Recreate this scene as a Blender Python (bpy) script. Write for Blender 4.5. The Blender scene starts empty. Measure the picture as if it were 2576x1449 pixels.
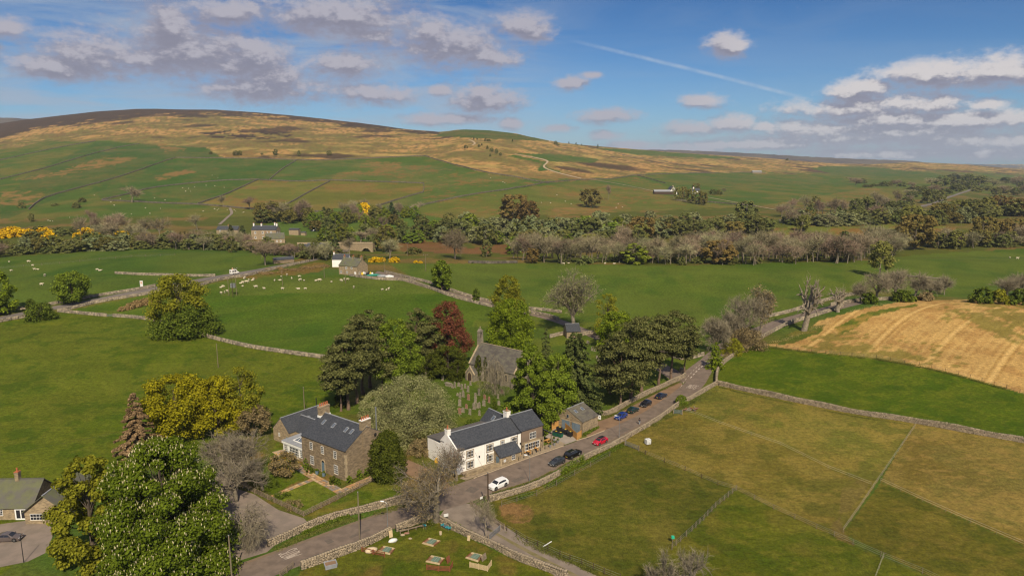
import bpy, math, random, zlib
import numpy as np
from mathutils import Vector, Matrix
S = bpy.context.scene
COL = S.collection
R = math.radians
random.seed(7)
# ------------------------------------------------------------------ camera
F_PX, PITCH, CAM_H = 1773.0, R(10.3), 68.0      # focal length for a 2576 px wide frame
cam = bpy.data.objects.new('camera', bpy.data.cameras.new('camera'))
COL.objects.link(cam)
cam.location = (0, 0, CAM_H)
cam.rotation_euler = (R(90) - PITCH, 0, 0)
cam.data.sensor_width = 36.0
cam.data.lens = F_PX / 2576 * 36.0
cam.data.clip_start = 1.0
cam.data.clip_end = 40000.0
S.camera = cam
# ------------------------------------------------------------------ light
SUN_EL, SUN_AZ = R(43), math.atan2(0.19, -0.98)   # azimuth from +Y towards +X
sun = bpy.data.objects.new('sun', bpy.data.lights.new('sun', 'SUN'))
COL.objects.link(sun)
sun.data.energy = 4.3
sun.data.angle = R(0.53)
sun.data.color = (1.0, 0.87, 0.66)
to_sun = Vector((math.sin(SUN_AZ) * math.cos(SUN_EL), math.cos(SUN_AZ) * math.cos(SUN_EL), math.sin(SUN_EL)))
sun.rotation_euler = to_sun.to_track_quat('Z', 'Y').to_euler()
S.view_settings.view_transform = 'Standard'
S.view_settings.look = 'None'
S.view_settings.gamma = 1.0
S.view_settings.exposure = 0.35
S.view_settings.use_curve_mapping = False
S.render.engine = 'CYCLES'
S.cycles.filter_width = 1.25
S.cycles.max_bounces = 5
S.cycles.diffuse_bounces = 3
S.cycles.transparent_max_bounces = 6
S.cycles.volume_bounces = 0
S.cycles.use_denoising = True

def sky_dir(u, v):
    """pixel of the sky in a 2576 px picture -> azimuth, elevation in degrees"""
    t = (724.5 - v) / F_PX; x = (u - 1288) / F_PX
    y = math.cos(PITCH) + t * math.sin(PITCH); z = -math.sin(PITCH) + t * math.cos(PITCH)
    return math.degrees(math.atan2(x, y)), math.degrees(math.atan2(z, math.hypot(x, y)))

class NT:
    """tiny node-tree writer"""
    def __init__(s, tree): s.t = tree
    def n(s, typ, **kw):
        nd = s.t.nodes.new(typ)
        for k, val in kw.items():
            if k.startswith('i_'):
                nd.inputs[int(k[2:]) if k[2:].isdigit() else k[2:].replace('_', ' ')].default_value = val
            else: setattr(nd, k, val)
        return nd
    def put(s, a, sock):
        if hasattr(a, 'is_output'): s.t.links.new(a, sock)
        else: sock.default_value = a
    def m(s, op, a, b=0.0, c=None, clamp=False):
        nd = s.n('ShaderNodeMath', operation=op, use_clamp=clamp)
        s.put(a, nd.inputs[0]); s.put(b, nd.inputs[1])
        if c is not None: s.put(c, nd.inputs[2])
        return nd.outputs[0]
    def vm(s, op, a, b=(0, 0, 0), out=0):
        nd = s.n('ShaderNodeVectorMath', operation=op)
        s.put(a, nd.inputs[0]); s.put(b, nd.inputs[1])
        return nd.outputs[out]
    def mr(s, x, a, b, c=0.0, d=1.0, smooth=True):
        nd = s.n('ShaderNodeMapRange', interpolation_type='SMOOTHSTEP' if smooth else 'LINEAR', clamp=True)
        for i, q in enumerate((x, a, b, c, d)): s.put(q, nd.inputs[i])
        return nd.outputs[0]
    def mix(s, f, a, b, mode='MIX'):
        nd = s.n('ShaderNodeMix', data_type='RGBA', blend_type=mode)
        s.put(f, nd.inputs['Factor'])
        for q, sk in ((a, nd.inputs[6]), (b, nd.inputs[7])):
            s.put(tuple(q) + (1,) if isinstance(q, (tuple, list)) and len(q) == 3 else q, sk)
        return nd.outputs[2]
    def noise(s, vec, scale, detail=4, rough=.55, dist=0.0, out='Fac'):
        nd = s.n('ShaderNodeTexNoise')
        if vec is not None: s.put(vec, nd.inputs['Vector'])
        nd.inputs['Scale'].default_value = scale; nd.inputs['Detail'].default_value = detail
        nd.inputs['Roughness'].default_value = rough; nd.inputs['Distortion'].default_value = dist
        return nd.outputs[out]

world = bpy.data.worlds.new('World'); S.world = world
world.use_nodes = True
wt = world.node_tree; wt.nodes.clear()
# cumulus: centre u, v, half width, half height of every cloud, turned into directions
CLOUDS = [(130, 165, 120, 34), (235, 140, 130, 52), (330, 150, 110, 44), (505, 130, 185, 72), (435, 75, 62, 56), (560, 165, 130, 40), (640, 140, 80, 50),
          (660, 222, 165, 38), (690, 200, 90, 44), (570, 35, 95, 36), (860, 45, 160, 52), (930, 90, 80, 30),
          (1130, 118, 140, 50), (1090, 92, 60, 42), (1220, 145, 80, 28), (870, 165, 90, 30), (950, 240, 86, 24),
          (1226, 255, 80, 30), (1215, 235, 40, 22), (1320, 72, 62, 34), (1130, 300, 100, 13), (1105, 228, 30, 12),
          (1832, 116, 46, 27), (1525, 292, 62, 17), (1398, 324, 36, 10), (1522, 341, 34, 10), (1770, 255, 50, 16), (1285, 312, 26, 13), (1440, 210, 40, 14), (1490, 190, 24, 9),
          (2340, 190, 130, 34), (2370, 175, 80, 30), (2510, 185, 130, 38), (2190, 222, 70, 22), (2140, 240, 70, 24),
          (2160, 275, 165, 28), (2270, 258, 120, 30), (2360, 262, 90, 28), (2480, 262, 60, 16), (2040, 330, 120, 24), (1985, 320, 60, 22), (1848, 313, 62, 20), (1735, 325, 62, 17), (1925, 318, 40, 11),
          (2250, 300, 190, 24), (2440, 305, 170, 30), (2270, 332, 330, 22), (2420, 355, 340, 26), (2130, 352, 300, 17), (1900, 366, 250, 12), (1575, 366, 60, 10), (1690, 380, 150, 9), (2350, 385, 380, 18),
          (18, 70, 48, 26), (-60, 130, 60, 30), (2700, 200, 120, 50), (2780, 330, 220, 30), (-260, 190, 160, 50), (1000, -60, 170, 45), (300, -80, 200, 60)]
grp = bpy.data.node_groups.new('cloud_field', 'ShaderNodeTree')
grp.interface.new_socket('P', in_out='INPUT', socket_type='NodeSocketVector')
grp.interface.new_socket('Field', in_out='OUTPUT', socket_type='NodeSocketFloat')
g = NT(grp)
gi = g.n('NodeGroupInput'); go = g.n('NodeGroupOutput')
best = None
for (cu, cv, hw, hh) in CLOUDS:
    a0, e0 = sky_dir(cu, cv); a1, e1 = sky_dir(cu + hw, cv); a2, e2 = sky_dir(cu, cv - hh)
    d = g.vm('SUBTRACT', gi.outputs[0], (a0, e0, 0))
    d = g.vm('MULTIPLY', d, (1 / abs(a1 - a0), 1 / abs(e2 - e0), 0))
    L = g.vm('LENGTH', d, out='Value')
    best = L if best is None else g.m('SMOOTH_MIN', best, L, 0.22)
fld = g.m('SUBTRACT', 1.0, best)
# elsewhere in the sky the same kind of scattered cloud goes on
sc = g.vm('MULTIPLY', gi.outputs[0], (0.055, 0.12, 0))
n2 = g.noise(sc, 1.0, 2, .5)
sep = g.n('ShaderNodeSeparateXYZ'); g.put(gi.outputs[0], sep.inputs[0])
out_a = g.mr(g.m('ABSOLUTE', sep.outputs[0]), 40, 52)
out_e = g.mr(sep.outputs[1], 14, 20)
outm = g.m('MAXIMUM', out_a, out_e)
n2 = g.m('MULTIPLY', g.m('SUBTRACT', n2, 0.53), 4.0)
fld = g.m('MAXIMUM', g.m('MAXIMUM', fld, -1.2), g.m('ADD', g.m('MULTIPLY', outm, g.m('ADD', n2, 1.2)), -1.2))
nv = g.vm('MULTIPLY', gi.outputs[0], (0.34, 0.62, 0))
nz = g.noise(nv, 1.0, 8, .56, .15)
nv2 = g.vm('MULTIPLY', gi.outputs[0], (1.3, 2.1, 0))
nzb = g.noise(nv2, 1.0, 6, .62, .1)
fld = g.m('ADD', fld, g.m('MULTIPLY', g.m('SUBTRACT', nz, 0.5), 2.0))
fld = g.m('ADD', fld, g.m('MULTIPLY', g.m('SUBTRACT', nzb, 0.5), 1.5))
g.put(fld, go.inputs[0])

w = NT(wt)
tc = w.n('ShaderNodeTexCoord')
sx = w.n('ShaderNodeSeparateXYZ'); w.put(w.vm('NORMALIZE', tc.outputs['Generated']), sx.inputs[0])
az = w.m('MULTIPLY', w.m('ARCTAN2', sx.outputs[0], sx.outputs[1]), 180 / math.pi)
el = w.m('MULTIPLY', w.m('ARCSINE', sx.outputs[2]), 180 / math.pi)
cx = w.n('ShaderNodeCombineXYZ'); w.put(az, cx.inputs[0]); w.put(el, cx.inputs[1])
pos = cx.outputs[0]
def field(p):
    nd = w.n('ShaderNodeGroup', node_tree=grp); w.put(p, nd.inputs[0]); return nd.outputs[0]
f0 = field(pos)
f1 = field(w.vm('ADD', pos, (0.2, 0.7, 0)))
cover = w.mr(f0, -0.75, 0.52)
lit = w.mr(w.m('SUBTRACT', f0, f1), -0.1, 0.65)
edge = w.mr(f0, -0.1, 0.8)                       # thin rims of a cloud let light through, thick hearts are greyer
right = w.mr(az, 8, 26)
sky = w.n('ShaderNodeTexSky', sky_type='NISHITA', sun_disc=False, sun_elevation=SUN_EL, sun_rotation=SUN_AZ,
          altitude=300.0, air_density=1.0, dust_density=0.6, ozone_density=3.0)
skc = w.mix(1.0, sky.outputs[0], (0.66, 0.82, 1.0), 'MULTIPLY')
skc = w.mix(w.mr(el, -1.0, 14.0), w.mix(1.0, skc, (0.66, 0.84, 0.95), 'MULTIPLY'), w.mix(1.0, skc, (0.25, 0.50, 0.68), 'MULTIPLY'))
# high thin cirrus, densest in the north-west
cv_ = w.vm('MULTIPLY', pos, (0.07, 0.42, 0))
ci = w.noise(cv_, 1.0, 6, .62, .8)
cim = w.m('MULTIPLY', w.mr(ci, 0.36, 0.66), w.mr(az, 8, -6, 0.10, 0.75))
skc = w.mix(cim, skc, (3.6, 4.3, 5.4))
# contrail
A0 = sky_dir(1395, 92); A1 = sky_dir(2060, 257)
dx, dy = A1[0] - A0[0], A1[1] - A0[1]; Ln = math.hypot(dx, dy); dx /= Ln; dy /= Ln
rel = w.vm('SUBTRACT', pos, (A0[0], A0[1], 0))
al = w.vm('DOT_PRODUCT', rel, (dx, dy, 0), out='Value'); ac = w.vm('DOT_PRODUCT', rel, (-dy, dx, 0), out='Value')
bend = w.m('MULTIPLY', w.m('SINE', w.m('MULTIPLY', al, math.pi / Ln)), 0.16)
dist_ = w.m('ABSOLUTE', w.m('SUBTRACT', ac, bend))
tr = w.m('MULTIPLY', w.mr(dist_, 0.21, 0.02), w.m('MULTIPLY', w.mr(al, 0.0, 6.0), w.mr(al, Ln, Ln - 3.0)))
tr = w.m('MULTIPLY', tr, w.mr(w.noise(pos, 0.9, 5), .3, .7, .14, .38))
skc = w.mix(tr, skc, (6.0, 6.4, 7.0))
grey = w.mix(edge, (3.0, 3.0, 3.9), (2.35, 2.3, 3.0))
white = w.mix(right, (4.5, 4.3, 4.9), (7.0, 6.5, 6.4))
cc = w.mix(lit, grey, white)
cc = w.mix(w.mr(el, 4.0, -0.5), cc, w.mix(0.5, cc, (2.9, 3.5, 4.6)))
fin = w.mix(w.m('MULTIPLY', cover, 0.95), skc, cc)
bg = w.n('ShaderNodeBackground'); w.put(fin, bg.inputs['Color']); bg.inputs['Strength'].default_value = 0.079
wo = w.n('ShaderNodeOutputWorld'); wt.links.new(bg.outputs[0], wo.inputs['Surface'])
world.cycles.sampling_method = 'MANUAL'; world.cycles.sample_map_resolution = 512
# ------------------------------------------------------------------ materials
def lin(c):
    return tuple((x / 255 / 12.92) if x / 255 <= 0.04045 else ((x / 255 + 0.055) / 1.055) ** 2.4 for x in c)
MATS = {}
def mat(name, col, col2=None, scale=1.0, rough=0.85, bump=0.0, bscale=6.0, spec=0.3, metal=0.0, island=0.0, amt=1.0, stretch=None, stain=0.0, coat=0.0):
    """procedural surface: two tones mixed by noise, optional tint per loose piece, relief"""
    if name in MATS: return MATS[name]
    m = bpy.data.materials.new(name); m.use_nodes = True
    t = NT(m.node_tree); b = m.node_tree.nodes['Principled BSDF']
    tc = t.n('ShaderNodeTexCoord'); v = tc.outputs['Object']
    if stretch: v = t.vm('MULTIPLY', v, stretch)
    c2 = col2 or tuple(x * .8 for x in col)
    n = t.noise(v, scale, 5, .6)
    c = t.mix(t.m('MULTIPLY', t.mr(n, .36, .64), amt), tuple(col), tuple(c2))
    if stain:
        c = t.mix(t.mr(t.noise(tc.outputs['Object'], .45, 6, .7), .45, .75, 0, stain), c, tuple(x * .45 for x in col))
    if island:
        geo = t.n('ShaderNodeNewGeometry')
        k = t.mr(geo.outputs['Random Per Island'], 0, 1, 1 - island, 1 + island, smooth=False)
        c = t.mix(1.0, c, k, 'MULTIPLY')
    t.put(c, b.inputs['Base Color'])
    b.inputs['Roughness'].default_value = rough; b.inputs['Metallic'].default_value = metal
    b.inputs['Specular IOR Level'].default_value = spec
    if coat: b.inputs['Coat Weight'].default_value = coat; b.inputs['Coat Roughness'].default_value = .06
    if bump:
        bn = t.n('ShaderNodeBump'); bn.inputs['Strength'].default_value = bump; bn.inputs['Distance'].default_value = .05
        t.put(t.noise(tc.outputs['Object'], bscale, 4, .6), bn.inputs['Height']); t.put(bn.outputs[0], b.inputs['Normal'])
    MATS[name] = m
    return m
def leaf_mat(name, c1, c2, var=0.35, trans=0.25, objvar=0.0, gain=1.3):
    c1 = [x * gain for x in c1]; c2 = [x * gain for x in c2]; trans = trans * 1.25
    if name in MATS: return MATS[name]
    m = bpy.data.materials.new(name); m.use_nodes = True
    t = NT(m.node_tree); nt = m.node_tree; nt.nodes.clear()
    geo = t.n('ShaderNodeNewGeometry'); tc = t.n('ShaderNodeTexCoord'); oi = t.n('ShaderNodeObjectInfo')
    n = t.noise(tc.outputs['Object'], .35, 2, .5)
    k = t.m('ADD', t.m('MULTIPLY', geo.outputs['Random Per Island'], .6), t.m('MULTIPLY', n, .5), clamp=True)
    c = t.mix(k, tuple(c1), tuple(c2))
    c = t.mix(1.0, c, t.mr(geo.outputs['Random Per Island'], 0, 1, 1 - var, 1 + var, smooth=False), 'MULTIPLY')
    if objvar:
        h = t.n('ShaderNodeHueSaturation'); t.put(c, h.inputs['Color'])
        t.put(t.mr(oi.outputs['Random'], 0, 1, .5 - objvar * .13, .5 + objvar * .13, smooth=False), h.inputs['Hue'])
        t.put(t.mr(t.m('FRACT', t.m('MULTIPLY', oi.outputs['Random'], 7.31)), 0, 1, 1 - objvar * .8, 1 + objvar * .8, smooth=False), h.inputs['Value'])
        c = h.outputs[0]
    d = t.n('ShaderNodeBsdfDiffuse'); t.put(c, d.inputs[0])
    tr = t.n('ShaderNodeBsdfTranslucent'); t.put(c, tr.inputs[0])
    ms = t.n('ShaderNodeMixShader'); ms.inputs[0].default_value = trans
    nt.links.new(d.outputs[0], ms.inputs[1]); nt.links.new(tr.outputs[0], ms.inputs[2])
    o = t.n('ShaderNodeOutputMaterial'); nt.links.new(ms.outputs[0], o.inputs[0])
    MATS[name] = m
    return m
M = {}
M['stone_wall'] = mat('dry_stone', (.33, .265, .18), (.23, .187, .135), 1.4, .95, .6, 9, island=.30, stain=.25)
M['stone_far'] = mat('far_dry_stone', (.135, .115, .088), (.085, .074, .06), .4, .95, .5, 2, island=.2)
M['stone_mid'] = mat('pale_dry_stone', (.285, .235, .165), (.175, .15, .115), .8, .95, .6, 4, island=.35)
M['core'] = mat('wall_core', (.13, .108, .08), None, 2, 1)
M['sandstone'] = mat('sandstone', (.33, .255, .155), (.19, .145, .095), 1.1, .9, .5, 5, stain=.3, stretch=(1, 1, 2.6))
M['sand_light'] = mat('dressed_sandstone', (.42, .33, .21), (.30, .24, .16), 1.5, .85, .2, 8)
M['rubble'] = mat('grey_brown_rubble', (.27, .205, .13), (.15, .115, .078), 1.0, .95, .8, 3.5, stain=.3, stretch=(1, 1, 2.6))
M['barn_stone'] = mat('barn_stone', (.36, .275, .17), (.22, .17, .11), 1.3, .95, .7, 4, stain=.15, stretch=(1, 1, 2))
M['church_stone'] = mat('church_stone', (.25, .215, .155), (.16, .14, .11), .8, .95, .5, 4, stain=.4, stretch=(1, 1, 2))
M['slate'] = mat('dark_slate', (.030, .034, .043), (.062, .066, .075), 2.2, .62, .35, 14, spec=.4, stain=.2, stretch=(1, 1, 3))
M['slate_old'] = mat('old_stone_slate', (.085, .075, .068), (.13, .12, .09), .7, .9, .6, 5, stain=.35, stretch=(1, 1, 2.5))
M['slate_moss'] = mat('mossy_slate', (.105, .10, .085), (.12, .125, .065), .5, .95, .5, 5, stain=.35)
M['flat_roof'] = mat('grey_membrane', (.125, .115, .105), (.10, .09, .085), .4, .8, .1, 3, stretch=(1, 6, 1))
M['lead'] = mat('lead_grey', (.30, .31, .33), None, 1, .5)
M['render_white'] = mat('white_render', (.84, .82, .78), (.79, .76, .71), .5, .9, .1, 4, stain=.08)
M['white'] = mat('white_paint', (.80, .79, .76), None, 1, .6, amt=.25)
M['glass'] = mat('window_glass', (.018, .02, .026), None, 1, .08, spec=.6, amt=.2)
M['blue_grey'] = mat('blue_grey_paint', (.13, .19, .24), None, 2, .6)
M['timber_clad'] = mat('weathered_timber', (.20, .145, .105), (.14, .105, .08), 1.5, .85, .3, 8, island=.22, stretch=(1, 1, .2))
M['new_timber'] = mat('orange_timber', (.50, .27, .08), (.40, .21, .065), 2, .8, .2, 9, island=.2)
M['old_timber'] = mat('grey_timber', (.24, .185, .125), (.15, .12, .085), 2, .9, .3, 9, island=.2)
M['red_timber'] = mat('red_brown_timber', (.22, .075, .03), (.15, .055, .03), 2, .8, island=.15)
M['pale_timber'] = mat('pale_board', (.52, .40, .23), (.42, .32, .18), 2, .8, island=.1)
M['pole'] = mat('pole_wood', (.20, .16, .105), (.13, .105, .075), 1, .9, stretch=(1, 1, .2))
M['pole_dark'] = mat('creosoted_pole', (.07, .045, .028), None, 1, .9)
M['terracotta'] = mat('terracotta', (.42, .13, .055), None, 3, .8)
M['metal'] = mat('galvanised_metal', (.32, .33, .34), None, 1, .45, metal=.5)
M['black'] = mat('black_iron', (.018, .018, .02), None, 1, .5)
M['white_glow'] = mat('lamp_glass', (.78, .82, .86), None, 1, .3)
M['rubber'] = mat('tyre_rubber', (.015, .015, .016), None, 1, .8)
M['rim'] = mat('alloy_rim', (.30, .31, .32), None, 1, .35, metal=.8)
M['plate_y'] = mat('yellow_plate', (.72, .50, .05), None, 1, .5)
M['plate_w'] = mat('white_plate', (.75, .75, .73), None, 1, .5)
M['lamp_red'] = mat('red_lens', (.35, .01, .01), None, 1, .2)
M['lamp_clear'] = mat('clear_lens', (.62, .64, .66), None, 1, .12)
M['asphalt'] = mat('asphalt', (.19, .144, .111), (.14, .107, .084), .5, .92, .3, 30, stain=.12)
M['far_asphalt'] = mat('distant_asphalt', (.17, .145, .125), (.14, .12, .105), .1, .9)
M['gravel'] = mat('grey_gravel', (.24, .19, .155), (.19, .155, .125), .35, .97, .5, 25, stain=.1)
M['dirt'] = mat('brown_gravel', (.23, .145, .085), (.18, .115, .07), .4, .97, .4, 20)
M['track'] = mat('track_dirt', (.235, .19, .15), (.18, .145, .115), .4, .97, .4, 15)
M['pale_track'] = mat('pale_track', (.42, .32, .20), (.34, .26, .16), .1, .97)
M['paving'] = mat('sandstone_paving', (.46, .30, .15), (.30, .23, .16), .9, .85, .2, 6, island=.45)
M['kerb'] = mat('kerb_stone', (.46, .36, .24), (.36, .28, .19), 1.2, .9)
M['patio'] = mat('patio_setts', (.30, .235, .155), (.23, .18, .125), 1.4, .9, .3, 9)
M['concrete'] = mat('pale_concrete', (.33, .28, .235), (.28, .24, .2), .6, .9)
M['paint'] = mat('road_paint', (.62, .53, .43), (.45, .38, .32), 2.2, .8)
M['grave_grey'] = mat('grey_gravestone', (.30, .255, .19), (.20, .175, .13), 2.2, .9, .3, 7)
M['grave_red'] = mat('red_gravestone', (.33, .155, .105), (.25, .15, .11), 2.2, .9, .3, 7)
M['wool'] = mat('sheep_wool', (.60, .52, .38), (.48, .42, .31), 6, 1)
M['turq'] = mat('turquoise_plastic', (.06, .36, .42), None, 1, .45)
M['cover'] = mat('green_cover', (.10, .16, .105), (.14, .20, .15), 1.5, .7)
M['plastic_white'] = mat('white_plastic', (.72, .72, .70), None, 1, .5)
M['bin_green'] = mat('green_bin', (.01, .10, .06), None, 1, .4)
M['bin_black'] = mat('black_bin', (.02, .02, .022), None, 1, .5)
M['bark'] = mat('bark', (.115, .09, .065), (.07, .055, .042), 1.2, .95, .6, 6)
M['bark_pale'] = mat('pale_bark', (.30, .25, .185), (.19, .16, .12), 1.2, .95, .5, 6)
M['bark_pine'] = mat('pine_bark', (.19, .125, .085), (.12, .085, .062), 1.2, .95, .6, 6)
M['bark_grey'] = mat('grey_bark', (.21, .175, .13), (.14, .12, .09), 1.2, .95, .5, 6)
M['yellow'] = mat('yellow_plastic', (.75, .42, .02), None, 1, .6)
M['straw'] = mat('pale_tape', (.5, .46, .36), None, 1, .7)
M['tarp'] = mat('cream_tarp', (.58, .46, .30), None, 1, .7)
M['teal'] = mat('teal_net', (.03, .22, .16), None, 2, .8)
M['skin'] = mat('skin', (.45, .27, .19), None, 1, .6)
M['navy'] = mat('navy_coat', (.022, .022, .032), None, 3, .8)
M['jeans'] = mat('pale_jeans', (.32, .36, .40), None, 3, .8)
M['hair'] = mat('dark_hair', (.03, .022, .016), None, 3, .8)
# leaves
LEAF = {
 'chestnut': leaf_mat('chestnut_leaf', (.068, .098, .008), (.102, .136, .012), .26, .28),
 'olive': leaf_mat('spring_olive_leaf', (.145, .15, .012), (.205, .20, .02), .35, .3),
 'yellow': leaf_mat('yellow_green_leaf', (.165, .16, .008), (.26, .23, .012), .35, .3),
 'syc': leaf_mat('sycamore_leaf', (.075, .115, .010), (.15, .19, .022), .4, .28),
 'deep': leaf_mat('deep_green_leaf', (.05, .085, .010), (.11, .135, .018), .4, .25),
 'willow': leaf_mat('grey_willow_leaf', (.15, .155, .06), (.235, .235, .105), .35, .2),
 'pine': leaf_mat('pine_needle', (.055, .062, .018), (.105, .105, .036), .4, .12),
 'yew': leaf_mat('yew_needle', (.028, .042, .006), (.062, .068, .010), .45, .1),
 'spruce': leaf_mat('spruce_needle', (.042, .06, .018), (.088, .10, .03), .4, .1),
 'brownfir': leaf_mat('brown_fir_needle', (.145, .095, .05), (.205, .14, .075), .35, .1),
 'copper': leaf_mat('copper_beech_leaf', (.10, .032, .018), (.165, .062, .036), .35, .25),
 'bright': leaf_mat('bright_green_leaf', (.10, .15, .010), (.18, .22, .018), .35, .3),
 'bud': leaf_mat('brown_bud', (.13, .105, .055), (.20, .15, .07), .4, .15),
 'purple': leaf_mat('purple_leaf', (.085, .05, .04), (.16, .09, .06), .4, .2),
 'twig': leaf_mat('grey_twig', (.15, .130, .088), (.21, .18, .12), .4, .0),
 'candle': leaf_mat('chestnut_flower', (.50, .46, .26), (.62, .55, .36), .2, .2),
 'gorse': leaf_mat('gorse_flower', (.40, .25, .006), (.50, .32, .012), .3, .1),
 'far_wood': leaf_mat('far_wood_twig', (.112, .094, .058), (.158, .13, .082), .3, .0, .35, gain=1.75),
 'far_green': leaf_mat('far_green_leaf', (.082, .090, .026), (.118, .124, .040), .22, .3, .16, gain=1.75),
 'far_willow': leaf_mat('far_willow_leaf', (.112, .122, .052), (.148, .158, .072), .2, .25, .15, gain=1.75),
 'far_bright': leaf_mat('far_bright_leaf', (.095, .122, .014), (.14, .165, .022), .22, .3, .18, gain=1.75),
 'far_olive': leaf_mat('far_olive_leaf', (.102, .098, .026), (.138, .126, .036), .22, .3, .18, gain=1.75),
 'far_brown': leaf_mat('far_oak_leaf', (.112, .088, .026), (.148, .112, .036), .22, .3, .15, gain=1.75),
 'far_dark': leaf_mat('far_dark_needle', (.032, .046, .018), (.062, .075, .026), .35, .1, .3, gain=1.75),
 'bracken': leaf_mat('bracken', (.17, .115, .05), (.25, .175, .08), .35, .1),
 'tuft': leaf_mat('rough_grass', (.075, .086, .016), (.118, .122, .03), .4, .2),
 'straw': leaf_mat('dry_grass', (.30, .24, .11), (.42, .33, .16), .35, .1),
}
# ------------------------------------------------------------------ things, parts
def tag(o, label=None, cat=None, group=None, kind=None):
    for k, v in (('label', label), ('category', cat), ('group', group), ('kind', kind)):
        if v: o[k] = v
    return o
def thing(name, label, cat, loc=(0, 0, 0), rz=0.0, group=None):
    o = bpy.data.objects.new(name, None); COL.objects.link(o)
    o.empty_display_size = .5
    o.location = loc; o.rotation_euler = (0, 0, rz)
    return tag(o, label, cat, group)
def mesh_np(name, V, Fc, m=None, smooth=False):
    """vertices (N,3), faces (K,3) or (K,4)"""
    V = np.asarray(V, np.float32); Fc = np.asarray(Fc, np.int32)
    me = bpy.data.meshes.new(name)
    me.vertices.add(len(V)); me.vertices.foreach_set('co', V.ravel())
    k = Fc.shape[1]
    me.loops.add(Fc.size); me.loops.foreach_set('vertex_index', Fc.ravel())
    me.polygons.add(len(Fc)); me.polygons.foreach_set('loop_start', np.arange(0, Fc.size, k, dtype=np.int32))
    if smooth: me.polygons.foreach_set('use_smooth', np.ones(len(Fc), bool))
    if m: me.materials.append(m)
    me.update(calc_edges=True)
    return me
def link(name, me, parent=None, loc=None, rz=None, kind=None):
    o = bpy.data.objects.new(name, me); COL.objects.link(o)
    if parent: o.parent = parent
    if loc is not None: o.location = loc
    if rz is not None: o.rotation_euler = (0, 0, rz)
    if kind: o['kind'] = kind
    return o
def copy_tree(o, parent=None):
    c = o.copy(); COL.objects.link(c); c.parent = parent
    for ch in list(o.children): copy_tree(ch, c)
    return c
class MB:
    """collects shapes, builds ONE mesh object"""
    def __init__(s): s.v = []; s.f = []
    def add(s, vs, fs):
        o = len(s.v); s.v += [tuple(q) for q in vs]; s.f += [tuple(i + o for i in f) for f in fs]; return s
    def box(s, x0, y0, z0, x1, y1, z1):
        return s.add([(x0, y0, z0), (x1, y0, z0), (x1, y1, z0), (x0, y1, z0), (x0, y0, z1), (x1, y0, z1), (x1, y1, z1), (x0, y1, z1)],
                     [(3, 2, 1, 0), (4, 5, 6, 7), (0, 1, 5, 4), (1, 2, 6, 5), (2, 3, 7, 6), (3, 0, 4, 7)])
    def beam(s, p, q, w, h, up=(0, 0, 1)):
        p, q, up = Vector(p), Vector(q), Vector(up); d = (q - p).normalized()
        a = d.cross(up)
        a = a.normalized() * w / 2 if a.length > 1e-5 else Vector((w / 2, 0, 0))
        b = a.cross(d).normalized() * h / 2
        vs = [p - a - b, p + a - b, p + a + b, p - a + b, q - a - b, q + a - b, q + a + b, q - a + b]
        return s.add(vs, [(0, 1, 2, 3), (7, 6, 5, 4), (0, 4, 5, 1), (1, 5, 6, 2), (2, 6, 7, 3), (3, 7, 4, 0)])
    def tube(s, p, q, r0, r1=None, n=6, caps=True):
        r1 = r0 if r1 is None else r1
        p, q = Vector(p), Vector(q); d = q - p
        a = d.orthogonal().normalized(); b = d.cross(a).normalized()
        vs = []
        for c, r in ((p, r0), (q, r1)):
            for i in range(n):
                t = 2 * math.pi * i / n; vs.append(c + a * math.cos(t) * r + b * math.sin(t) * r)
        fs = [(i, (i + 1) % n, n + (i + 1) % n, n + i) for i in range(n)]
        if caps: fs += [tuple(range(n))[::-1], tuple(range(n, 2 * n))]
        return s.add(vs, fs)
    def poly(s, pts, thick=None, ext=(0, 0, 0)):
        n = len(pts)
        if thick is None: return s.add(pts, [tuple(range(n))])
        e = Vector(ext) * thick
        vs = [Vector(p) for p in pts] + [Vector(p) + e for p in pts]
        return s.add(vs, [tuple(range(n))[::-1], tuple(range(n, 2 * n))] + [(i, (i + 1) % n, n + (i + 1) % n, n + i) for i in range(n)])
    def loft(s, rings, cap=True):
        n = len(rings[0]); o = []
        for r in rings: o += list(r)
        fs = []
        for k in range(len(rings) - 1):
            for i in range(n): fs.append((k * n + i, k * n + (i + 1) % n, (k + 1) * n + (i + 1) % n, (k + 1) * n + i))
        if cap: fs += [tuple(range(n))[::-1], tuple(range((len(rings) - 1) * n, len(rings) * n))]
        return s.add(o, fs)
    def mesh(s, name, m, smooth=False):
        me = bpy.data.meshes.new(name); me.from_pydata(s.v, [], s.f); me.materials.append(m)
        if smooth: me.polygons.foreach_set('use_smooth', np.ones(len(me.polygons), bool))
        me.update(); return me
    def build(s, name, m, parent=None, smooth=False, loc=None, kind=None, label=None):
        o = link(name, s.mesh(name, m, smooth), parent, loc, kind=kind)
        if label: o['label'] = label
        return o
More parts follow.
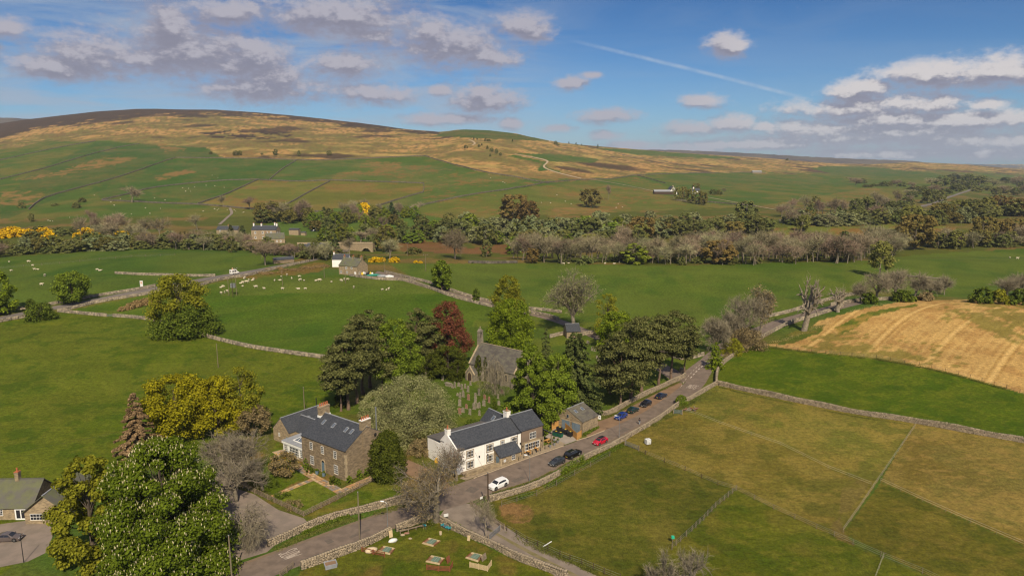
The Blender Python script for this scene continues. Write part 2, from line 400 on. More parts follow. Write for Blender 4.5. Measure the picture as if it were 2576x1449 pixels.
# ------------------------------------------------------------------ terrain
TP, CP, SP = math.tan(PITCH), math.cos(PITCH), math.sin(PITCH)
def slope_of(v):                                  # height change per metre forward along the sight line of row v
    t = (724.5 - v) / F_PX
    return (t * CP - SP) / (CP + t * SP)
def row_of(h):                                    # inverse
    t = (h * CP + SP) / (CP - h * SP)
    return 724.5 - F_PX * t
Y1 = 800.0
V1 = row_of(-CAM_H / Y1)
SKY = np.array([(-900, 345), (-400, 330), (0, 313), (87, 300), (177, 290), (252, 281.5), (353, 275), (404, 274.6), (480, 276.5), (555, 276.8), (650, 283), (776, 295), (902, 309), (1029, 326),
                (1104, 332), (1130, 330), (1150, 327), (1172, 326), (1230, 328), (1300, 337), (1338, 346), (1413, 360), (1514, 369.5), (1578, 374), (1679, 383), (1950, 400), (2103, 412), (2200, 413.5),
                (2300, 408), (2431, 414), (2576, 427), (3000, 440), (3600, 440)], float)
DSK = np.array([(-900, 3200), (600, 3200), (900, 2850), (1150, 2400), (1300, 2450), (1420, 2750), (1700, 3500), (2200, 4200), (2300, 4600), (2576, 4800), (3600, 4800)], float)
def sstep(x, a, b):
    t = np.clip((x - a) / (b - a), 0, 1); return t * t * (3 - 2 * t)
_rs = np.random.RandomState(11)
_tab = _rs.rand(512, 512)
def vnoise(x, y):
    x0 = np.floor(x).astype(int); y0 = np.floor(y).astype(int)
    fx = x - x0; fy = y - y0; fx = fx * fx * (3 - 2 * fx); fy = fy * fy * (3 - 2 * fy)
    a = _tab[x0 & 511, y0 & 511]; b = _tab[(x0 + 1) & 511, y0 & 511]; c = _tab[x0 & 511, (y0 + 1) & 511]; d = _tab[(x0 + 1) & 511, (y0 + 1) & 511]
    return (a * (1 - fx) + b * fx) * (1 - fy) + (c * (1 - fx) + d * fx) * fy
def fbm(x, y, s, o=4, g=.5):
    r = 0; a = 1; n = 0
    for i in range(o):
        r = r + a * vnoise(x / s + 17.3 * i, y / s + 9.1 * i); n += a; a *= g; s = s / 2.03
    return r / n
def zf(x, y):
    x = np.asarray(x, float); y = np.asarray(y, float)
    d = np.hypot(x, y) + 1e-6
    az = np.clip(np.arctan2(x, y), R(-50), R(50))
    Y = d * np.cos(az); k = np.tan(az); X = Y * k
    us = 1288 + F_PX * k / .984
    vs = np.interp(us, SKY[:, 0], SKY[:, 1]); D = np.interp(us, DSK[:, 0], DSK[:, 1])
    q = np.log(np.maximum(Y, Y1) / Y1) / np.log(D / Y1)
    qc = np.minimum(q, 1.0)
    s = qc * (1.37 - .37 * qc)
    v = V1 + (vs - V1) * s
    t = (724.5 - v) / F_PX
    Yc = np.clip(Y, Y1, D)
    z = CAM_H + Yc * (t * CP - SP) / (CP + t * SP)
    z = np.where(Y < Y1, 0.0, z)
    z = np.where(Y > D, np.maximum(z - (Y - D) * .06, -45), z)
    # relief of the valley floor
    b = 5.2 * sstep(Y, 285, 372) * sstep(-Y, -560, -455) * sstep(-us, -1270, -1080) * sstep(us, -700, 640)
    b = b + 3.0 * sstep(Y, 340, 400) * sstep(-Y, -520, -430) * sstep(us, 1330, 1560) * (1 - sstep(us, 2150, 2350))
    b = b + 6.5 * np.exp(-((Y - 292) / 46) ** 2) * sstep(X, 92, 165)
    b = b - 7.0 * sstep(Y, 470, 560) * sstep(-Y, -800, -640) * sstep(us, 650, 1000)
    b = b + 1.6 * (fbm(X, Y, 95, 2) - .5) * sstep(Y, 235, 330) * (1 - .75 * sstep(us, 1700, 2100))
    b = b + 14 * (fbm(X + 900, Y, 300, 3) - .5) * sstep(Y, 880, 1300) * (1 - .9 * sstep(q, .8, 1.0))
    return z + b
_Ym = np.concatenate([np.arange(40, 300, .5), 300 * 1.0028 ** np.arange(0, 1320)])
def at(u, v):
    """where the sight line through a pixel of the 2576 px frame meets the ground"""
    t = (724.5 - v) / F_PX; k = slope_of(v)
    h = CAM_H + _Ym * k
    dep = _Ym * CP - (h - CAM_H) * SP
    X = (u - 1288) / F_PX * dep
    g = zf(X, _Ym) - h
    i = int(np.argmax(g >= 0)) if (g >= 0).any() else len(_Ym) - 1
    i = max(i, 1)
    f = g[i - 1] / (g[i - 1] - g[i]) if g[i] != g[i - 1] else 0
    f = min(max(f, 0), 1)
    x = X[i - 1] + (X[i] - X[i - 1]) * f; y = _Ym[i - 1] + (_Ym[i] - _Ym[i - 1]) * f
    return Vector((x, y, float(zf(x, y))))
def gz(x, y): return float(zf(x, y))
def on(x, y, dz=0.0): return Vector((x, y, gz(x, y) + dz))
def height_to(p, v):                               # height above point p that reaches row v
    return CAM_H + p.y * slope_of(v) - p.z
def mpp(p):                                        # metres per frame pixel at a point
    return (p.y * CP - (p.z - CAM_H) * SP) / F_PX
# ------------------------------------------------------------------ ground sheet with its fields
def poly_in(U, V, pts):
    ins = np.zeros(U.shape, bool); n = len(pts)
    xs = [p[0] for p in pts]; ys = [p[1] for p in pts]
    idx = np.where((U > min(xs)) & (U < max(xs)) & (V > min(ys)) & (V < max(ys)))[0]
    if not len(idx): return ins
    u = U[idx]; v = V[idx]; r = np.zeros(len(idx), bool)
    for i in range(n):
        x0, y0 = pts[i]; x1, y1 = pts[(i + 1) % n]
        c = (y0 > v) != (y1 > v)
        with np.errstate(divide='ignore', invalid='ignore'):
            r ^= c & (u < (x1 - x0) * (v - y0) / (y1 - y0 + 1e-9) + x0)
    ins[idx] = r
    return ins
def C(r, g, b, k=1.0): return np.array(lin((r, g, b))) * np.array([.80, .76, .58]) * k
FIELDS = [  # colour, outline, wobble of the edge in px, second colour, noise size in m, share
 ((84, 92, 38), [(-900, 560), (640, 545), (1000, 555), (1400, 540), (1900, 520), (2600, 480), (3300, 470), (3300, 700), (2576, 640), (2200, 672), (980, 690), (640, 660), (-900, 670)], 5, (116, 100, 60), 30, .45),
 ((82, 106, 44), [(640, 590), (700, 545), (880, 520), (1000, 535), (1200, 560), (1160, 600), (1000, 615), (830, 600)], 4, (96, 110, 50), 30, .4),
 ((116, 86, 60), [(995, 612), (1040, 606), (1110, 606), (1180, 625), (1290, 612), (1420, 622), (1420, 634), (1180, 640), (1010, 632)], 3, (112, 88, 56), 12, .4),
 ((104, 112, 52), [(1760, 596), (1850, 580), (2100, 566), (2330, 562), (2420, 580), (2300, 612), (2080, 606), (1900, 604)], 3, (128, 100, 58), 14, .35),
 ((70, 96, 30), [(-900, 640), (0, 648), (120, 640), (330, 624), (640, 630), (760, 650), (590, 692), (300, 742), (0, 792), (-900, 870)], 1, (84, 102, 36), 60, .6),
 ((74, 98, 30), [(980, 664), (1300, 662), (1700, 668), (2200, 655), (2300, 642), (2576, 625), (3300, 600), (3300, 770), (2300, 745), (2150, 725), (1960, 800), (1780, 880), (1700, 915), (1500, 840), (1400, 792), (1230, 764), (1060, 712)], 1, (90, 106, 40), 90, .7),
 ((74, 98, 24), [(391, 800), (520, 715), (700, 688), (880, 695), (1030, 706), (1240, 775), (1340, 800), (1340, 860), (1180, 930), (835, 905), (650, 878), (487, 835)], 1, (78, 100, 28), 60, .4),
 ((92, 106, 44), [(540, 712), (620, 700), (880, 697), (1030, 708), (1110, 735), (1000, 742), (760, 738), (560, 745)], 6, (84, 102, 36), 25, .5),
 ((116, 98, 52), [(590, 697), (680, 684), (760, 668), (815, 661), (830, 672), (800, 684), (720, 694), (640, 702)], 5, (96, 100, 42), 7, .5),
 ((88, 106, 38), [(130, 795), (190, 778), (380, 740), (500, 722), (540, 712), (391, 806), (268, 797)], 1, (76, 100, 28), 40, .5),
 ((84, 100, 22), [(-900, 860), (0, 810), (150, 784), (268, 797), (381, 805), (487, 836), (650, 879), (835, 906), (900, 1050), (700, 1100), (300, 1200), (0, 1449), (-900, 1800)], 1, (92, 104, 28), 45, .6),
 ((78, 98, 34), [(840, 1040), (1100, 930), (1200, 800), (1520, 790), (1760, 900), (1720, 938), (1600, 1003), (1500, 1040), (1380, 1070), (1100, 1125), (950, 1080)], 2, (96, 108, 40), 10, .5),
 ((92, 96, 44), [(540, 1110), (700, 1085), (950, 1030), (1100, 1090), (1200, 1060), (1350, 1060), (1300, 1130), (1190, 1210), (1180, 1300), (1000, 1260), (780, 1325), (600, 1260)], 4, (118, 100, 62), 5, .45),
 ((92, 108, 34), [(690, 1252), (782, 1207), (856, 1236), (764, 1296)], 1, (86, 104, 30), 8, .5),
 ((90, 104, 32), [(764, 1300), (942, 1210), (1012, 1215), (1015, 1252), (868, 1292), (785, 1322)], 1, (112, 106, 50), 7, .4),
 ((84, 102, 28), [(640, 1210), (700, 1110), (735, 1165), (770, 1200), (684, 1245)], 3, (98, 104, 42), 6, .5),
 ((86, 90, 32), [(1180, 1275), (1230, 1256), (1345, 1218), (1466, 1146), (1562, 1106), (1620, 1141), (1853, 1233), (1690, 1379), (1600, 1800), (1520, 1470), (1430, 1412), (1270, 1336)], 1, (108, 102, 48), 13, .5),
 ((112, 110, 50), [(1720, 1036), (1802, 967), (2000, 1010), (2300, 1062), (2208, 1211), (2083, 1180), (1964, 1120), (1796, 1066)], 1, (130, 118, 60), 6, .55),
 ((130, 116, 64), [(2300, 1062), (2576, 1112), (3300, 1280), (3300, 1700), (2576, 1372), (2215, 1211)], 1, (116, 104, 52), 9, .5),
 ((108, 102, 46), [(1562, 1106), (1720, 1036), (1796, 1066), (1964, 1120), (2083, 1180), (2208, 1211), (2121, 1337), (2145, 1369), (2054, 1330), (1853, 1232), (1620, 1141)], 1, (124, 114, 58), 6, .5),
 ((96, 94, 36), [(2215, 1213), (2576, 1374), (3300, 1700), (3300, 1900), (2350, 1456), (2121, 1340)], 1, (84, 88, 30), 9, .5),
 ((86, 94, 26), [(1853, 1235), (2145, 1371), (2330, 1449), (2600, 1800), (1600, 1800), (1690, 1379)], 1, (102, 98, 40), 9, .5),
 ((78, 97, 14), [(1802, 965), (1815, 920), (1905, 868), (1990, 880), (2200, 903), (2400, 940), (2576, 992), (3300, 1170), (3300, 1280), (2576, 1111), (2300, 1062), (2000, 1010)], 1, (86, 100, 22), 18, .5),
 ((186, 154, 104), [(1925, 868), (1960, 855), (2010, 848), (2060, 806), (2180, 774), (2290, 755), (2576, 752), (3300, 780), (3300, 1170), (2576, 990), (2400, 940), (2200, 900), (2000, 880)], 2, (168, 134, 88), 6, .5),
 ((84, 98, 36), [(1930, 866), (1970, 845), (2040, 822), (2080, 812), (2060, 838), (2010, 858), (1970, 868)], 5, (108, 104, 50), 5, .4),
 ((90, 102, 36), [(2100, 822), (2170, 790), (2300, 764), (2310, 768), (2200, 796), (2150, 826), (2110, 842)], 4, (150, 128, 70), 5, .4),
 ((84, 94, 26), [(755, 1436), (842, 1402), (985, 1342), (1095, 1302), (1160, 1345), (1300, 1410), (1430, 1452), (1600, 1800), (600, 1800)], 1, (106, 96, 46), 4, .4),
 ((136, 108, 76), [(1252, 1268), (1290, 1265), (1332, 1272), (1342, 1290), (1330, 1312), (1290, 1316), (1262, 1300)], 6, (112, 98, 54), 3, .4),
 ((112, 100, 60), [(2085, 1322), (2110, 1300), (2122, 1337), (2150, 1372), (2100, 1352)], 8, (104, 98, 46), 4, .4),
 ((112, 102, 58), [(2120, 1230), (2170, 1205), (2185, 1218), (2140, 1285), (2110, 1290)], 8, (108, 102, 50), 4, .5),
]
MOORLINE = np.array([(-900, 400), (0, 372), (60, 366), (120, 354), (240, 357), (360, 362), (500, 372), (565, 399), (650, 399), (801, 404), (928, 400), (1066, 393), (1130, 412), (1205, 432), (1300, 447), (1464, 453), (1540, 450), (1603, 441), (1729, 437), (1855, 434), (2000, 437), (2200, 430), (2400, 432), (2576, 440), (3600, 450)], float)
GREENS = [((66, 92, 38), [(0, 520), (70, 440), (240, 360), (350, 362), (520, 372), (560, 398), (442, 398), (343, 432), (222, 468), (75, 528), (0, 560)]),
          ((64, 94, 36), [(442, 400), (565, 401), (748, 404), (713, 425), (678, 453), (568, 455), (454, 464), (315, 492), (257, 504), (225, 468), (343, 432)]),
          ((70, 96, 38), [(257, 504), (373, 475), (568, 455), (650, 455), (568, 490), (497, 514), (404, 512)]),
          ((102, 108, 50), [(497, 516), (568, 490), (650, 453), (751, 459), (829, 456), (776, 485), (741, 505), (711, 522), (618, 527)]),
          ((100, 104, 46), [(711, 522), (776, 485), (829, 458), (953, 459), (1066, 463), (1064, 485), (1003, 503), (945, 521), (800, 530)]),
          ((72, 98, 42), [(748, 404), (801, 406), (930, 402), (880, 425), (830, 452), (751, 457), (680, 452), (713, 425)]),
          ((82, 102, 46), [(830, 452), (900, 410), (1060, 412), (1130, 425), (1205, 434), (1300, 449), (1464, 455), (1376, 461), (1205, 489), (1010, 529), (945, 522), (1064, 485), (1066, 462), (953, 457)]),
          ((94, 104, 46), [(1010, 531), (1205, 489), (1300, 476), (1464, 455), (1600, 446), (1680, 470), (1660, 490), (1900, 530), (1700, 552), (1420, 545), (1200, 565)]),
          ((72, 98, 40), [(1480, 455), (1530, 452), (1640, 478), (1600, 476)]), ((76, 98, 40), [(1650, 450), (1700, 440), (1855, 436), (2100, 450), (2060, 470), (1750, 462)]),
          ((66, 98, 36), [(1270, 391), (1300, 391), (1375, 408), (1372, 420), (1460, 448), (1380, 428), (1350, 432), (1362, 412)]), ((72, 98, 40), [(1300, 386), (1400, 388), (1510, 402), (1490, 410), (1420, 407), (1385, 408), (1350, 396)]),
          ((72, 98, 40), [(1500, 374), (1600, 377), (1800, 392), (1860, 398), (1800, 400), (1600, 390)]), ((70, 96, 38), [(2040, 424), (2080, 418), (2200, 421), (2330, 436), (2440, 447), (2300, 447), (2100, 440)]),
          ((96, 104, 48), [(1900, 520), (2200, 470), (2300, 520), (2100, 540)]), ((80, 96, 40), [(2300, 520), (2420, 480), (2576, 500), (2576, 560), (2400, 560)]),
          ((76, 92, 42), [(1085, 345), (1120, 332), (1170, 324), (1260, 330), (1345, 346), (1380, 356), (1300, 352), (1200, 349), (1130, 344)])]
def build_ground():
    azs = np.concatenate([R(-180) + np.arange(0, 24) * R(135 / 24.), [R(-45)], np.arctan(np.linspace(-.88, .88, 630)), [R(45)], R(45) + (np.arange(0, 24) + 1) * R(135 / 24.)])
    azs = np.unique(np.round(azs, 7))[:-1] if False else np.array(sorted(set(np.round(azs, 7))))
    azs = azs[azs < R(179.99)]
    rows = [CAM_H / -slope_of(v) for v in np.arange(1620, V1, -3.0)]
    s = np.linspace(0, 1, 125)[1:]
    s = s[s > 0.004]
    nr0 = len(rows); nr = nr0 + len(s) + 14
    A = azs[None, :]; azc = np.clip(A, R(-50), R(50)); k = np.tan(azc)
    us = 1288 + F_PX * k / .984
    D = np.interp(us, DSK[:, 0], DSK[:, 1])
    Yr = np.zeros((nr, len(azs)))
    Yr[:nr0] = np.array(rows)[:, None]
    q = (1.37 - np.sqrt(1.37 ** 2 - 4 * .37 * s)) / (2 * .37)
    Yr[nr0:nr0 + len(s)] = Y1 * (D / Y1) ** q[:, None]
    Yr[nr0 + len(s):] = D * (1 + .012 * 1.52 ** np.arange(14)[:, None])
    dist = Yr / np.cos(azc)
    X = dist * np.sin(A); Y = dist * np.cos(A)
    Z = zf(X, Y)
    n = len(azs)
    fwd = (Y > 5)
    dep = np.where(fwd, Y * CP - (Z - CAM_H) * SP, 1e9); up = Y * SP + (Z - CAM_H) * CP
    Vp = np.where(fwd, 724.5 - F_PX * up / dep, 1700.0); Up = np.where(fwd, 1288 + F_PX * X / dep, np.where(X > 0, 4000.0, -2000.0))
    U = Up.ravel(); V = Vp.ravel(); x = X.ravel(); y = Y.ravel()
    usr = np.broadcast_to(us, Y.shape).ravel(); Dr = np.broadcast_to(D, Y.shape).ravel(); Yf = Yr.ravel()
    mix = lambda a, b, f: a * (1 - f[:, None]) + b * f[:, None]
    n60 = fbm(x, y, 60, 4); n200 = fbm(x + 500, y, 220, 4); n25 = fbm(x, y + 300, 25, 3); n9 = fbm(x + 77, y, 9, 3)
    col = mix(C(74, 98, 38), C(104, 104, 52), sstep(n60 * .6 + n25 * .4, .38, .62))
    # moor above the head dykes
    ml = np.interp(U, MOORLINE[:, 0], MOORLINE[:, 1]); vs = np.interp(U, SKY[:, 0], SKY[:, 1])
    straw = C(180, 144, 98); olive = C(112, 108, 64); brown = C(126, 100, 72); heath = C(70, 56, 50)
    mc = mix(straw, olive, sstep(n200 * .45 + n60 * .55, .40, .62))
    mc = mix(mc, brown, sstep(n25 * .6 + n60 * .4, .50, .68) * .8); n5 = fbm(x + 41, y * .8, 5, 2); mc = mix(mc, C(122, 116, 66), sstep(n9 * .6 + n25 * .4, .49, .58) * .8); mc = mix(mc, C(108, 88, 62), sstep(n5 * .6 + n9 * .4, .56, .64) * .65)
    mc = mix(mc, C(184, 162, 104), sstep(fbm(x + 33, y, 70, 4), .60, .72) * .6 * sstep(V, 340, 380))
    mc = mix(mc, heath, sstep(fbm(x, y + 777, 150, 4), .60, .68) * .85)
    hb = np.interp(U, [-900, 0, 120, 250, 400, 560, 700, 900, 1050, 1110, 1400, 2600], [40, 32, 28, 22, 17, 11, 10, 9, 4, 0, 0, 0])
    mc = mix(mc, heath, sstep(hb - (V - vs) + (n60 - .5) * 30 + (n25 - .5) * 16 + (n200 - .5) * 26, -3, 4) * (U < 1105) * .95)
    hp = poly_in(U + (n25 - .5) * 14, V + (n25 - .5) * 8, [(500, 336), (580, 330), (720, 332), (742, 340), (700, 350), (620, 352), (540, 348)])
    hp = hp & (n25 * .5 + n60 * .5 > .50); mc[hp] = heath * .9
    w2 = np.where(U > 1900, .55, 1.0)
    isM = sstep(ml - V + (n60 - .5) * np.where((U > 560) & (U < 1300), 5, 22), -1.5, 1.5)
    col = mix(col, mc, isM)
    # enclosed pastures on the hillside
    wob = (n25 - .5) * 3
    for c, pl in GREENS:
        ins = poly_in(U + wob, V + wob * .6, pl)
        cc = mix(C(*c), C(c[0] + 18, c[1] + 4, c[2] + 12), sstep(n60, .4, .65))
        rough = sstep(fbm(x + 190, y + 40, 42, 4) * .45 + n9 * .35 + fbm(x, y + 50, 4, 2) * .2, .545, .60) * (.75 if c[0] > 78 else .25)
        cc = mix(cc, C(128, 102, 62), rough)
        col[ins] = cc[ins]
    br = (V > 365) & (V < 560) & (V > ml)
    streak = fbm(x * .55 + y * .2, y * .9, 90, 4)
    for lst in ([(30, 455), (140, 432), (260, 396), (345, 398), (300, 412), (200, 432), (120, 446)], [(0, 482), (60, 478), (120, 484), (95, 512), (0, 522)], [(375, 352), (440, 372), (470, 376), (420, 382)], [(388, 444), (440, 432), (496, 422), (486, 434), (420, 450), (398, 454)],
                [(820, 440), (900, 428), (920, 405), (1010, 410), (1000, 430), (930, 436)], [(560, 384), (640, 378), (650, 398), (560, 396)], [(1380, 520), (1500, 523), (1560, 535), (1400, 545)], [(1300, 448), (1330, 435), (1440, 438), (1480, 452), (1400, 458)]):
        ins = poly_in(U + (n25 - .5) * 30, V + (n9 - .5) * 10, lst)
        cc = mix(C(132, 108, 68), col, sstep(n9 * .4 + n25 * .4 + streak * .2, .44, .58)); col[ins] = cc[ins]
    # valley floor and village
    for c, pl, wo_, c2, ns, sh in FIELDS:
        ins = poly_in(U + (n9 - .5) * wo_ * 2, V + (n9 - .5) * wo_ * 1.3, pl)
        nn = fbm(x + ns * 7, y, ns, 4)
        cc = mix(C(*c), C(*c2), sstep(nn, .62 - sh * .35, .78 - sh * .28))
        if c[0] > 170:     # stubble field: drilled lines, tramlines and weedy green patches
            a = R(48); pr = x * math.cos(a) - y * math.sin(a); alg = x * math.sin(a) + y * math.cos(a)
            pr2 = pr + 5 * np.sin(alg / 40.)
            line = .5 + .5 * np.sin(pr2 * 2 * math.pi / 2.6)
            cc = mix(cc, C(202, 172, 120), line * .5 * sstep(fbm(pr, alg * .15, 6, 3), .35, .6))
            tram = np.abs(((pr2 / 19.0) % 1) - .5) * 2
            cc = mix(cc, C(210, 178, 126), sstep(tram, .90, .97) * .8); cc = mix(cc, C(150, 118, 66), sstep(tram, .80, .84) * sstep(-tram, -.90, -.86) * .5)
            gp = sstep(fbm(x + 31, y + 9, 22, 4) * .6 + fbm(x, y, 3.0, 2) * .4, .575, .63)
            cc = mix(cc, C(104, 106, 44), gp * .7)
        elif wo_ == 1 and c[0] < 150:
            cc = mix(cc, C(c[0] - 16, c[1] - 8, c[2] - 6), sstep(fbm(x * 1.0, y * .5, 14, 3), .52, .72) * .5); sk = fbm(x * .16 + y * .12, y * .9 - x * .5, 9, 3); cc = mix(cc, C(c[0] + 14, c[1] + 8, c[2] + 10), sstep(sk, .50, .66) * .55)
            if V[ins].mean() > 930 if ins.any() else False:
                fine = fbm(x * .6 + y * .3, y, 1.6, 3)
                cc = mix(cc, C(c[0] + 26, c[1] + 16, c[2] + 16), sstep(fine, .52, .72) * .5)
                cc = mix(cc, C(c[0] - 22, c[1] - 12, c[2] - 10), sstep(fbm(x + 5, y, 5, 3), .58, .70) * .6)
        col[ins] = cc[ins]
    # trodden strips along paddock fences
    Vt = np.stack([x, y, Z.ravel()], 1)
    idx = np.arange(nr * n).reshape(nr, n)
    a = idx[:-1, :]; b = idx[1:, :]
    Fc = np.stack([a, np.roll(a, -1, 1), np.roll(b, -1, 1), b], -1).reshape(-1, 4)
    # close the disc below the camera
    c0 = len(Vt); Vt = np.vstack([Vt, [[0, 0, float(zf(0.01, 0.01))]]]); col = np.vstack([col, col[:1]])
    cen = np.stack([np.full(n, c0), np.roll(idx[0], -1), idx[0], idx[0]], -1)
    me = mesh_np('ground', Vt, Fc, smooth=True)
    me2 = None
    at_ = me.color_attributes.new('soil', 'FLOAT_COLOR', 'POINT')
    at_.data.foreach_set('color', np.hstack([np.clip(col, 0, 1), np.ones((len(col), 1))]).astype(np.float32).ravel())
    m = bpy.data.materials.new('ground_cover'); m.use_nodes = True
    t = NT(m.node_tree); bs = m.node_tree.nodes['Principled BSDF']
    an = t.n('ShaderNodeAttribute', attribute_name='soil'); tc = t.n('ShaderNodeTexCoord')
    c = an.outputs['Color']
    k1 = t.mr(t.noise(tc.outputs['Object'], .9, 6, .7), .3, .7, .72, 1.28); k3 = t.mr(t.noise(t.vm('MULTIPLY', tc.outputs['Object'], (1.0, .6, 1.0)), 3.6, 5, .7), .3, .7, .74, 1.28)
    c = t.mix(1.0, c, k3, 'MULTIPLY')
    k2 = t.mr(t.noise(tc.outputs['Object'], .045, 4, .6), .3, .7, .90, 1.10)
    c = t.mix(1.0, c, k1, 'MULTIPLY'); c = t.mix(1.0, c, k2, 'MULTIPLY')
    t.put(c, bs.inputs['Base Color']); bs.inputs['Roughness'].default_value = 1.0; bs.inputs['Specular IOR Level'].default_value = .1
    bn = t.n('ShaderNodeBump'); bn.inputs['Strength'].default_value = .55; bn.inputs['Distance'].default_value = .25
    t.put(t.noise(tc.outputs['Object'], 1.3, 5, .65), bn.inputs['Height']); t.put(bn.outputs[0], bs.inputs['Normal'])
    me.materials.append(m)
    return link('ground', me, kind='structure')
ground = build_ground()

def ridge_object(name, pts, Y, thick, m):
    """a far ridge: pts = (u, v of its crest)"""
    rows = []
    us = np.arange(pts[0][0], pts[-1][0] + 1, 12.0); vs = np.interp(us, [p[0] for p in pts], [p[1] for p in pts])
    for j, (dy, dz) in enumerate(((-thick, -160), (-thick * .4, -45), (0, 0), (thick, -120))):
        h = np.array([slope_of(v) for v in vs]) * Y
        yy = np.full(len(us), Y + dy); dep = Y * CP - h * SP
        rows.append(np.stack([(us - 1288) / F_PX * dep, yy, CAM_H + h + dz + (_rs.rand(len(us)) - .5) * Y * .0006], 1))
    V = np.vstack(rows); n = len(us); i = np.arange(n - 1)
    Fc = np.vstack([np.stack([k * n + i, k * n + i + 1, (k + 1) * n + i + 1, (k + 1) * n + i], 1) for k in range(3)])
    return link(name, mesh_np(name, V, Fc, m, True), kind='structure')
heath_m = mat('far_heather', (.058, .046, .042), (.10, .08, .055), .004, 1)
ridge_object('distant_moor', [(1480, 380), (1613, 376.8), (1700, 378), (1805, 382), (1926, 388.5), (2077, 397), (2200, 402), (2292, 405), (2420, 420), (2480, 432)], 6500, 900, heath_m)
ridge_object('distant_moor', [(-700, 300), (-300, 292), (0, 296.5), (30, 297.5), (87, 300.5), (160, 306)], 5200, 700, heath_m)
ridge_object('distant_hills', [(2330, 424), (2400, 414), (2440, 413), (2500, 415.5), (2576, 418), (2900, 418), (3400, 424)], 11500, 900, mat('far_hills', (.05, .06, .06), None, .002, 1))

# ------------------------------------------------------------------ strips on the ground (roads, paths)
def resample(pts, step):
    """pts: list of Vector; points every step metres"""
    out = [pts[0].copy()]; acc = 0.0
    for a, b in zip(pts, pts[1:]):
        L = (b - a).to_2d().length
        n = max(1, int(round(L / step)))
        for i in range(1, n + 1): out.append(a.lerp(b, i / n))
    return out
def smooth_px(px, k=2):
    for _ in range(k):
        q = [px[0]]
        for a, b in zip(px, px[1:]): q += [(a[0] * .75 + b[0] * .25, a[1] * .75 + b[1] * .25), (a[0] * .25 + b[0] * .75, a[1] * .25 + b[1] * .75)]
        px = q + [px[-1]]
    return px
def strip(name, left, right, m, dz, kind='structure', parent=None, nacross=4, smooth=2, step=2.5):
    """surface between two pixel lines"""
    Lp = resample([at(*p) for p in smooth_px(left, smooth)], step); Rp = resample([at(*p) for p in smooth_px(right, smooth)], step)
    n = max(len(Lp), len(Rp))
    def idx(P, i): 
        f = i / (n - 1) * (len(P) - 1); j = min(int(f), len(P) - 2); return P[j].lerp(P[j + 1], f - j)
    V = []
    for i in range(n):
        a, b = idx(Lp, i), idx(Rp, i)
        for j in range(nacross + 1):
            p = a.lerp(b, j / nacross); V.append((p.x, p.y, gz(p.x, p.y) + dz))
    w_ = nacross + 1
    Fc = [(i * w_ + j, i * w_ + j + 1, (i + 1) * w_ + j + 1, (i + 1) * w_ + j) for i in range(n - 1) for j in range(nacross)]
    me = mesh_np(name, V, Fc, m, True)
    if me.polygons[0].normal.z < 0: me.flip_normals()
    return link(name, me, parent, kind=kind)
def path_strip(name, px, width, m, dz, kind='structure', step=3.0, smooth=2):
    P = resample([at(*p) for p in smooth_px(px, smooth)], step)
    V = []; n = len(P)
    for i, p in enumerate(P):
        d = (P[min(i + 1, n - 1)] - P[max(i - 1, 0)]).to_2d(); d = Vector((-d.y, d.x)).normalized() * width / 2
        for s_ in (-1, 0, 1): V.append((p.x + d.x * s_, p.y + d.y * s_, gz(p.x + d.x * s_, p.y + d.y * s_) + dz))
    Fc = [(i * 3 + j, i * 3 + j + 1, (i + 1) * 3 + j + 1, (i + 1) * 3 + j) for i in range(n - 1) for j in range(2)]
    me = mesh_np(name, V, Fc, m, True)
    if me.polygons[0].normal.z < 0: me.flip_normals()
    return link(name, me, kind=kind)
def area(name, px, m, dz, kind='structure'):
    P = [at(*p) for p in px]
    b = MB(); b.poly([(p.x, p.y, p.z + dz) for p in P])
    o = b.build(name, m, kind=kind)
    if o.data.polygons[0].normal.z < 0: o.data.flip_normals()
    return o
road = strip('road', [(520, 1428), (600, 1420), (735, 1371), (905, 1308), (1010, 1272), (1090, 1240), (1201, 1199), (1330, 1152), (1417, 1122), (1500, 1091), (1560, 1066), (1620, 1038), (1690, 990), (1717, 968), (1731, 955), (1745, 925)],
      [(560, 1500), (750, 1424), (905, 1366), (1050, 1303), (1130, 1278), (1190, 1262), (1237, 1240), (1334, 1213), (1390, 1184), (1466, 1146), (1531, 1115), (1616, 1069), (1699, 1024), (1766, 980), (1791, 935), (1806, 906)], M['asphalt'], .03)
strip('road', [(1745, 925), (1770, 895), (1830, 850), (1930, 812), (2000, 792), (2065, 775), (2140, 757), (2200, 746)], [(1806, 906), (1840, 880), (1890, 852), (1960, 826), (2020, 806), (2085, 786), (2160, 766), (2220, 754)], M['asphalt'], .034)
strip('lane', [(1717, 938), (1650, 905), (1560, 862), (1480, 830), (1400, 798), (1236, 763), (1140, 736), (1040, 706), (985, 690), (950, 682)], [(1690, 958), (1640, 922), (1550, 876), (1470, 842), (1390, 806), (1236, 771), (1135, 745), (1035, 713), (975, 696), (940, 690)], M['asphalt'], .04, step=5)
area('junction', [(1690, 958), (1717, 938), (1760, 906), (1752, 950), (1731, 957), (1712, 965)], M['asphalt'], .046)
strip('layby', [(1497, 1062), (1530, 1052), (1560, 1038), (1600, 1016), (1660, 985), (1712, 955)], [(1500, 1092), (1560, 1067), (1620, 1039), (1660, 1011), (1690, 991), (1717, 969)], M['dirt'], .018)
area('gravel_apron', [(1478, 1099), (1500, 1091), (1500, 1060), (1480, 1062), (1466, 1088)], M['dirt'], .012)
